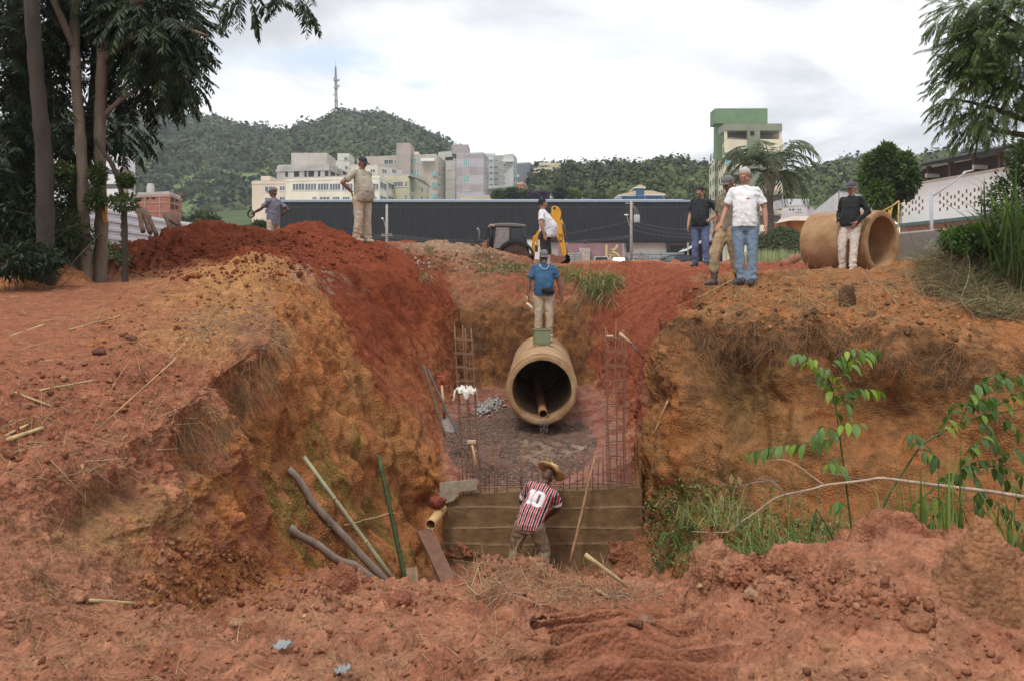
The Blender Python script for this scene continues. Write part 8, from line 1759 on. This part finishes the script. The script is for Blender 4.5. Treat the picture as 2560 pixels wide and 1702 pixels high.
# single sticks and canes that can be picked out
def ground_stick(name, label, a, b, r, m, cat='cane', lift=.02, mid=None, n=7):
    pts = [a]+(mid or [])+[b]; out = []
    for (x0, y0), (x1, y1) in zip(pts[:-1], pts[1:]):
        for k in range(4): t = k/4; out.append((x0+(x1-x0)*t, y0+(y1-y0)*t))
    out.append(pts[-1]); H_ = []
    for x, y in out:
        h, nn = ghit(x, y); H_.append(h+nn*(r+lift))
    d0, d1 = H_[0].y, H_[-1].y
    if abs(d0-d1) > 1.2: d0 = d1 = min(d0, d1)
    W_ = [P(x, y, d0+(d1-d0)*i/(len(out)-1)) for i, (x, y) in enumerate(out)]
    rod(name, W_, (r, r*.8), m, label, cat, n)
for a, b, r, lab in (((27, 842), (110, 812), .012, 'pale cane lying on the left road'), ((0, 1095), (70, 1060), .010, 'cane at the left edge of the bank litter'), ((20, 1098), (108, 1068), .016, 'split cane, thickest on the left bank'), ((175, 825), (300, 790), .008, 'thin stalk on the road left of the ochre mound'), ((235, 1080), (440, 895), .005, 'long thin stalk across the left bank litter'), ((560, 782), (682, 768), .010, 'cane on top of the ochre mound'), ((462, 848), (522, 852), .012, 'short cane below the ochre mound'),
                     ((36, 980), (130, 1015), .010, 'stalk crossing the litter near the left edge'), ((100, 975), (235, 950), .010, 'straight cane along the bank litter'), ((222, 1500), (337, 1507), .011, 'pale stick at the foot of the left bank'), ((1463, 1385), (1566, 1462), .017, 'stout pale cane on the foreground crest right of the striped man'), ((1490, 1473), (1520, 1490), .012, 'pale stick lying before the stout cane'), ((1714, 1487), (1752, 1463), .013, 'stub of cane left of the berm spire'), ((1905, 720), (2010, 692), .007, 'stick lying on the rim right of the man in white'), ((1745, 745), (1830, 700), .006, 'thin curved stalk by the rubber boots'), ((760, 1540), (788, 1508), .008, 'straw on the path behind the grey scrap')):
    ground_stick('cane_stalk', lab, a, b, r, M_STRAW)
h, n_ = ghit(1541, 1492); ground_stick('wooden_stick', 'short dark board end on the foreground crest', (1520, 1492), (1562, 1491), .016, M_WOODG, 'stick')
ground_stick('tree_branch', 'pale root lying over the left bank edge', (205, 1160), (212, 1255), .010, M_STRAW, 'root', mid=[(210, 1200)])
# log on the right rim and one at the far left
ground_stick('tree_log', 'reddish log lying left of the big pipe', (1955, 665), (1998, 642), .11, mat('reddish_log', (.28,.12,.075), .85, .4, 6), 'log', 0, n=12)
ground_stick('tree_log', 'grey felled log under the trees at the left edge', (-20, 640), (85, 630), .09, M_WOODG, 'log', 0, n=12)
# litter
def scrap(label, px, py, w, h_, seed, m):
    hp, nn = ghit(px, py); rng = np.random.default_rng(seed); n = 9; V = []; Fc = []
    for i in range(n):
        for j in range(n):
            u, v = i/(n-1)-.5, j/(n-1)-.5; V.append((u*w+v*w*.35, v*h_*.8, .02+h_*.35*(v+.5)+.004*rng.normal()+.006*math.sin(u*19+v*7)))
    for i in range(n-1):
        for j in range(n-1): a = i*n+j; Fc.append((a, a+1, a+n+1, a+n))
    o = MB().add(V, Fc).build('plastic_scrap', m, None, smooth=True); o.location = hp; s = o.modifiers.new('s', 'SOLIDIFY'); s.thickness = .004; tag(o, label, 'plastic scrap')
M_SCR = mat('grey_plastic', (.26,.265,.262), .5, .3, 12, .2, 40)
scrap('crumpled grey plastic scrap on the path at lower left', 705, 1628, .065, .05, 3, M_SCR); scrap('torn grey plastic scrap at the bottom edge', 857, 1690, .05, .04, 4, M_SCR)
V_, F_ = leaf_mesh(1, np.array([[0, 0, .012]]), np.array([[1, .3, .1]]), np.array([[0, -.4, 1.]]), np.array([.09]), .5); o = mesh_np('fallen_leaf', V_, F_, M_LEAF, None, False, cols=np.tile(np.array([[.5,.38,.05]]), (5, 1))); o.location = ghit(1378, 1468)[0]; tag(o, 'yellow fallen leaf on the foreground crest', 'leaf')
# ---------------------------------------------------------------- plants of the right foreground
def big_leaves(pos, dirs, ups, size, ratio, droop, rng):
    """smooth drooping blades, 6 cross-sections of 3 points"""
    n = len(pos); d = dirs/np.linalg.norm(dirs, axis=1, keepdims=True); s = np.cross(d, ups); s /= np.linalg.norm(s, axis=1, keepdims=True)+1e-9; p = pos.copy(); R_ = []; K = 6; W_ = [.05, .62, 1, .9, .5, .02]
    for k in range(K):
        u = np.cross(s, d); w = (size*ratio*.5*W_[k])[:, None]; R_.append(np.stack([p-s*w+u*w*.25, p, p+s*w+u*w*.25], 1)); d = d+np.array([0, 0, -1])*droop/K*1.6; d /= np.linalg.norm(d, axis=1, keepdims=True); p = p+d*(size/(K-1))[:, None]
    V = np.stack(R_, 1).reshape(-1, 3); F_ = []
    for k in range(K-1):
        for j in (0, 1): F_.append([3*k+j, 3*k+j+1, 3*k+4+j, 3*k+3+j])
    F_ = np.array(F_); return V, (F_[None]+(np.arange(n)*K*3)[:, None, None]).reshape(-1, 4), K*3
M_STEMG = mat('green_stem', (.05,.085,.022), .5, .4, 20); M_TWIG = mat('pale_twig', (.38,.29,.21), .8, .35, 10); M_TWIGV = mat('violet_twig', (.23,.17,.18), .7, .3, 12)
def sapling(label, d, stem, twigs, r, seed, lsize=.17, tint=(.10,.18,.042), name='sapling', stem_leaf=False, dens=1.):
    b = P(*stem[0], d); root = empty(name, b, label, 'plant'); rng = np.random.default_rng(seed); L = Vector(root.location); q = lambda x, y, o=0.: P(x, y, d+o)-L
    tops = [q(*s) for s in stem]; tops[0] = tops[0]+Vector((0, 0, -.05)); out = []
    trunk(tops, list(np.linspace(r, r*.45, len(tops))), M_STEMG, root, 'stem', 8); ps, ds = [], []
    for tw in twigs:
        o = rng.uniform(-.25, .25); pts = [q(x, y, o*k/(max(1, len(tw)-1))) for k, (x, y) in enumerate(tw)]; trunk(pts, list(np.linspace(r*.38, r*.14, len(pts))), M_STEMG, root, 'twig', 6)
        Lt = sum((pts[i+1]-pts[i]).length for i in range(len(pts)-1)); n = max(4, int(Lt/.042*dens)); acc = 0
        for k in range(n):
            t = (k+.7)/n*(len(pts)-1); i = min(int(t), len(pts)-2); p = pts[i].lerp(pts[i+1], t-i); ax_ = (pts[i+1]-pts[i]).normalized(); sd_ = ax_.cross(Vector((0, 0, 1))).normalized()*(1 if k % 2 else -1)
            if k >= n-1: sd_ = Vector((0, 0, 0))
            ps.append(p); ds.append(ax_*.55+sd_*.7+Vector((rng.normal(0, .25), rng.normal(0, .25), rng.normal(-.25, .25))))
    ps = np.array([tuple(p) for p in ps]); ds = np.array([tuple(x) for x in ds]); n = len(ps); V, Q, k = big_leaves(ps, ds, rng.normal(0, .25, (n, 3))+np.array([0, -.35, 1.]), lsize*1.02*(.6+.5*rng.random(n)), .40, 1.5, rng)
    cc = np.array([tint])*(.6+.7*rng.random((n, 1))); yl = rng.random(n) < .3; cc[yl] = cc[yl]*np.array([1.9, 1.5, .8]); mesh_np('leaves', V, Q, M_LEAF, root, True, cols=np.clip(np.repeat(cc, k, 0), .004, 1)); return root
sapling('young tree with drooping bright leaves, tallest before the right bank', 8.3, [(2143, 1440), (2130, 1330), (2113, 1193), (2098, 1080), (2084, 980), (2065, 930)], [[(2068, 940), (2040, 900), (2010, 885), (1985, 885)], [(2072, 940), (2080, 905), (2110, 880), (2130, 872), (2160, 870)], [(2082, 975), (2130, 905), (2165, 880), (2190, 870)], [(2084, 985), (2060, 930), (2030, 905)], [(2085, 990), (2150, 970), (2205, 975)], [(2092, 1040), (2110, 1010), (2125, 990)], [(2095, 1070), (2120, 1055), (2148, 1060)], [(2096, 1094), (2000, 1108), (1930, 1115), (1868, 1135)], [(2098, 1080), (2060, 1062), (2035, 1085)], [(2112, 1190), (2095, 1150), (2070, 1160)], [(2120, 1270), (2100, 1250), (2080, 1262)]], .011, 11, .165, dens=1.15)
sapling('leafy shrub branch arching right at the right edge of the picture', 7.9, [(2168, 1400), (2188, 1310), (2225, 1230), (2302, 1110), (2380, 1066), (2450, 1040), (2560, 1020)], [[(2302, 1115), (2290, 1090), (2280, 1080)], [(2350, 1085), (2390, 1010), (2440, 1000), (2490, 990)], [(2400, 1060), (2440, 960), (2500, 950), (2560, 930)], [(2440, 1045), (2500, 1010), (2560, 960)], [(2450, 1040), (2480, 1080), (2500, 1120)], [(2300, 1120), (2330, 1130), (2350, 1150)], [(2500, 1030), (2530, 1060), (2560, 1090)], [(2440, 990), (2480, 935), (2520, 925)]], .012, 12, .16, tint=(.075,.135,.036), dens=1.25)
sapling('leafy shrub stem leaning right, second from the right edge', 7.7, [(2185, 1430), (2220, 1345), (2290, 1255), (2350, 1210), (2430, 1170), (2520, 1160)], [[(2350, 1210), (2380, 1180), (2400, 1200)], [(2400, 1185), (2440, 1150), (2490, 1150), (2540, 1120)], [(2430, 1170), (2450, 1220), (2440, 1260)], [(2480, 1165), (2520, 1200), (2550, 1230)], [(2290, 1255), (2340, 1240), (2370, 1265)], [(2500, 1160), (2540, 1180), (2570, 1190)], [(2400, 1180), (2420, 1120), (2460, 1090)]], .010, 13, .155, tint=(.07,.125,.036), dens=1.25)
sapling('thin leafy stem low at the right, behind the grass blades', 7.6, [(2215, 1430), (2250, 1330), (2320, 1270), (2400, 1250), (2480, 1240)], [[(2400, 1250), (2410, 1300), (2395, 1340)], [(2440, 1245), (2470, 1290), (2460, 1330)], [(2470, 1242), (2520, 1270), (2540, 1310)], [(2350, 1262), (2330, 1300), (2320, 1330)]], .008, 14, .15, tint=(.05,.09,.028))
sapling('bent dark stem with a broken elbow left of the young tree', 8.5, [(2125, 1430), (2095, 1370), (2065, 1310), (2040, 1270)], [[(2042, 1272), (2030, 1310), (2022, 1360)], [(2090, 1362), (2070, 1390), (2050, 1400)]], .011, 15, .10, tint=(.05,.085,.03), dens=.8)
def grass_tuft(label, px, py, d, n, hr, w, tint, seed, spread=.16, lean_=.35, droop=.5):
    c = P(px, py, d); rng = np.random.default_rng(seed); pts = [(rng.normal(0, spread), rng.normal(0, spread*.7), -.05) for _ in range(n)]; o = blades('grass_tuft', pts, hr[0], hr[1], w, tint, M_LEAF, None, None, lean_, seed, droop, segs=7); o.location = c; tag(o, label, 'grass')
GRB = [(.10,.17,.035), (.08,.14,.03), (.15,.2,.06)]
grass_tuft('tall broad-bladed grass rising beside the biggest brown lump', 2340, 1500, 6.6, 40, (.6, 1.35), .013, GRB, 31, .12, .3, .45); grass_tuft('bright grass blades at the right edge behind the lump', 2550, 1430, 5.6, 40, (.3, .7), .011, GRB, 32, .10, .6, .8)
grass_tuft('thin tall grass stems before the right bank', 2275, 1440, 8.0, 40, (.5, 1.2), .006, [(.17,.22,.07), (.12,.17,.05)], 33, .16, .25, .25); grass_tuft('arching grass left of the young tree', 2010, 1430, 8.7, 130, (.3, .75), .006, [(.12,.17,.05), (.2,.22,.09), (.3,.26,.13)], 34, .32, 1.5, 2.0)
grass_tuft('tangle of dry and green grass at the foot of the right bank', 2150, 1440, 8.9, 200, (.2, .6), .005, [(.27,.21,.12), (.36,.28,.16), (.10,.15,.045)], 35, .5, 1.0, 1.4)
grass_tuft('arching green grass on the bank foot left of the bent stem', 1930, 1400, 9.1, 110, (.4, .95), .006, [(.14,.2,.05), (.2,.24,.08), (.09,.15,.035)], 36, .3, 1.5, 2.2)
grass_tuft('wide arching grass between the bent stem and the young tree', 2075, 1405, 8.9, 110, (.4, .9), .006, [(.13,.19,.05), (.24,.23,.1), (.09,.14,.035)], 37, .3, 1.5, 2.2)
grass_tuft('grass and dry stalks hanging above the lowest fern', 1800, 1300, 9.9, 120, (.3, .7), .005, [(.14,.2,.05), (.3,.26,.13), (.2,.2,.08)], 38, .22, 1.5, 2.6)
grass_tuft('grass growing right of the young tree at the bank foot', 2240, 1415, 8.6, 90, (.4, 1.0), .007, [(.13,.2,.045), (.18,.23,.07)], 39, .25, 1.0, 1.6)
# low plants at the foot of the right bank: ferns one by one, small leaves as ground cover
def fern(label, px, py, n, Lr, seed, tint=(.085,.15,.035)):
    h, nn = ghit(px, py)
    while h.y < 8.9: py -= 12; h, nn = ghit(px, py)
    c = h+nn*.03; rng = np.random.default_rng(seed); bs = [(0, 0, 0)]*n; ds = [tuple(Vector((rng.normal(0, .7), -.5+rng.normal(0, .3), rng.uniform(-.3, .8)))+nn*.5) for _ in range(n)]
    o = fronds('fern', bs, ds, np.array([rng.uniform(*Lr)*1.25 for _ in range(n)]), 20, .062, M_LEAF, None, .8, tint, .20, seed, .003); o.location = c; tag(o, label, 'fern', 'ferns at the foot of the right bank')
for i, (x, y, n, L_, lab) in enumerate(((1785, 1375, 6, (.3, .55), 'bright fern hanging lowest at the foot of the right bank'), (1680, 1330, 6, (.2, .38), 'fern left of the lowest fern'), (1780, 1275, 4, (.2, .33), 'upright fern above the lowest fern'), (1715, 1290, 5, (.18, .3), 'fern in the middle of the green patch'), (1890, 1370, 5, (.22, .4), 'fern right of the lowest fern'), (1655, 1400, 5, (.2, .4), 'dark fern at the left end of the green patch'), (1725, 1360, 5, (.2, .35), 'yellowish fern between the left ferns'))):
    fern(lab, x, y, n, L_, 60+i, (.085,.15,.035) if i != 5 else (.045,.09,.025))
def cover(label, poly, n, size, tints, seed):
    rng = np.random.default_rng(seed); ps, ds, us = [], [], []
    for x, y in inpoly(poly, n, rng):
        h, nn = ghit(x, y)
        if h is None or h.y < 8.9: continue
        ps.append(tuple(h+nn*rng.uniform(.0, .09))); ds.append(tuple(Vector((rng.normal(0, .8), rng.normal(-.3, .5), rng.normal(-.1, .6)))+nn*.3)); us.append(tuple(nn+rv(.4)))
    m = len(ps); V, Fc = leaf_mesh(m, np.array(ps), np.array(ds), np.array(us), size*(.5+rng.random(m)), .5); cc = np.array(tints)[rng.integers(0, len(tints), m)]*(.6+.8*rng.random((m, 1))); o = mesh_np('ground_cover', V, Fc, M_LEAF, None, False, cols=np.clip(np.repeat(cc, 5, 0), .004, 1)); tag(o, label, 'ground cover', kind='stuff')
GC = [(.09,.14,.035), (.13,.18,.05), (.06,.10,.03), (.18,.20,.08)]
cover('small green plants creeping over the foot of the right bank', [(1605, 1270), (1690, 1190), (1800, 1215), (1900, 1280), (2050, 1300), (2220, 1330), (2240, 1420), (1800, 1430), (1640, 1420)], 3600, .042, [(.13,.20,.045), (.18,.24,.065), (.08,.14,.035), (.22,.22,.09)], 71)
cover('scattered seedlings on the right bank face', [(1620, 1180), (1760, 1150), (1900, 1180), (2050, 1300), (1900, 1330), (1640, 1300)], 700, .035, GC, 72)
cover('tiny green growth on the left trench face', [(720, 1180), (800, 1180), (850, 1360), (760, 1330)], 160, .03, [(.10,.13,.03), (.14,.16,.05)], 73)
cover('weeds on the rim behind the trench', [(1170, 650), (1320, 660), (1450, 670), (1500, 690), (1200, 690)], 500, .06, [(.12,.15,.04), (.2,.2,.08), (.08,.11,.03)], 74)
cover('weeds under the left trees', [(100, 600), (300, 610), (330, 660), (220, 670), (90, 640)], 700, .10, [(.10,.14,.05), (.2,.21,.1), (.05,.08,.03)], 75)
# the long dead branch
def dead_branch():
    d = 7.5; b = P(2600, 1250, d); root = empty('dead_branch', b, 'long pale dead branch with forked twigs before the right bank', 'branch'); L = Vector(root.location); q = lambda x, y, o=0.: P(x, y, d+o)-L
    M = [q(2600, 1248), q(2480, 1228), (q(2340, 1212)), q(2200, 1193, .1), q(2165, 1200, .1), q(2060, 1212, .2), q(2030, 1222, .2), q(1960, 1236, .3)]; trunk(M, [.017, .016, .0145, .013, .011, .010, .009, .008], M_TWIG, root, 'stem', 8)
    tw = [([(1960, 1236), (1930, 1248), (1890, 1280), (1850, 1305), (1820, 1330), (1790, 1330), (1730, 1328)], .008), ([(2060, 1212), (2030, 1190), (1990, 1160), (1960, 1148), (1930, 1150)], .008), ([(1962, 1234), (1940, 1210), (1925, 1200), (1890, 1205), (1850, 1215), (1825, 1215), (1780, 1195)], .007), ([(1850, 1305), (1830, 1260), (1800, 1258)], .004), ([(1940, 1212), (1935, 1198), (1880, 1195)], .004), ([(2165, 1200), (2100, 1185), (2040, 1178)], .004), ([(2030, 1222), (1980, 1240), (1940, 1238)], .004)]
    for pts, r in tw: trunk([q(x, y, .3+.01*i) for i, (x, y) in enumerate(pts)], list(np.linspace(r, r*.35, len(pts))), M_TWIGV if r < .0078 else M_TWIG, root, 'twig', 6)
    rng = np.random.default_rng(3); ps = np.array([tuple(q(x+rng.normal(0, 3), y+4, .32)) for x, y in ((1736, 1345), (1745, 1348), (1752, 1352), (1760, 1352), (1830, 1180), (1846, 1185), (1780, 1215), (1800, 1240), (1806, 1246), (1795, 1230), (1830, 1300))]); n = len(ps)
    V, Q, k = big_leaves(ps, np.tile(np.array([[0, -.1, -1.]]), (n, 1))+rng.normal(0, .15, (n, 3)), rng.normal(0, .4, (n, 3))+np.array([0, -1, .2]), .08*(.8+.4*rng.random(n)), .45, .3, rng); mesh_np('withered_leaves', V, Q, M_LEAF, root, True, cols=np.repeat(np.array([(.27,.24,.12)])*(.6+.7*rng.random((n, 1))), k, 0))
dead_branch()
# ---------------------------------------------------------------- the damp air between here and the hills
def haze():
    m = bpy.data.materials.new('haze'); m.use_nodes = True; nt = m.node_tree; nt.nodes.remove(nt.nodes['Principled BSDF']); v = nt.nodes.new('ShaderNodeVolumePrincipled')
    v.inputs['Color'].default_value = (.80, .86, .93, 1); v.inputs['Density'].default_value = .00033; nt.links.new(v.outputs[0], nt.nodes['Material Output'].inputs['Volume'])
    o = MB().box2((-1500, -40, -12), (1500, 900, 190)).build('haze', m); tag(o, 'thin pale haze in the air before the hills', 'haze', kind='stuff')
haze()
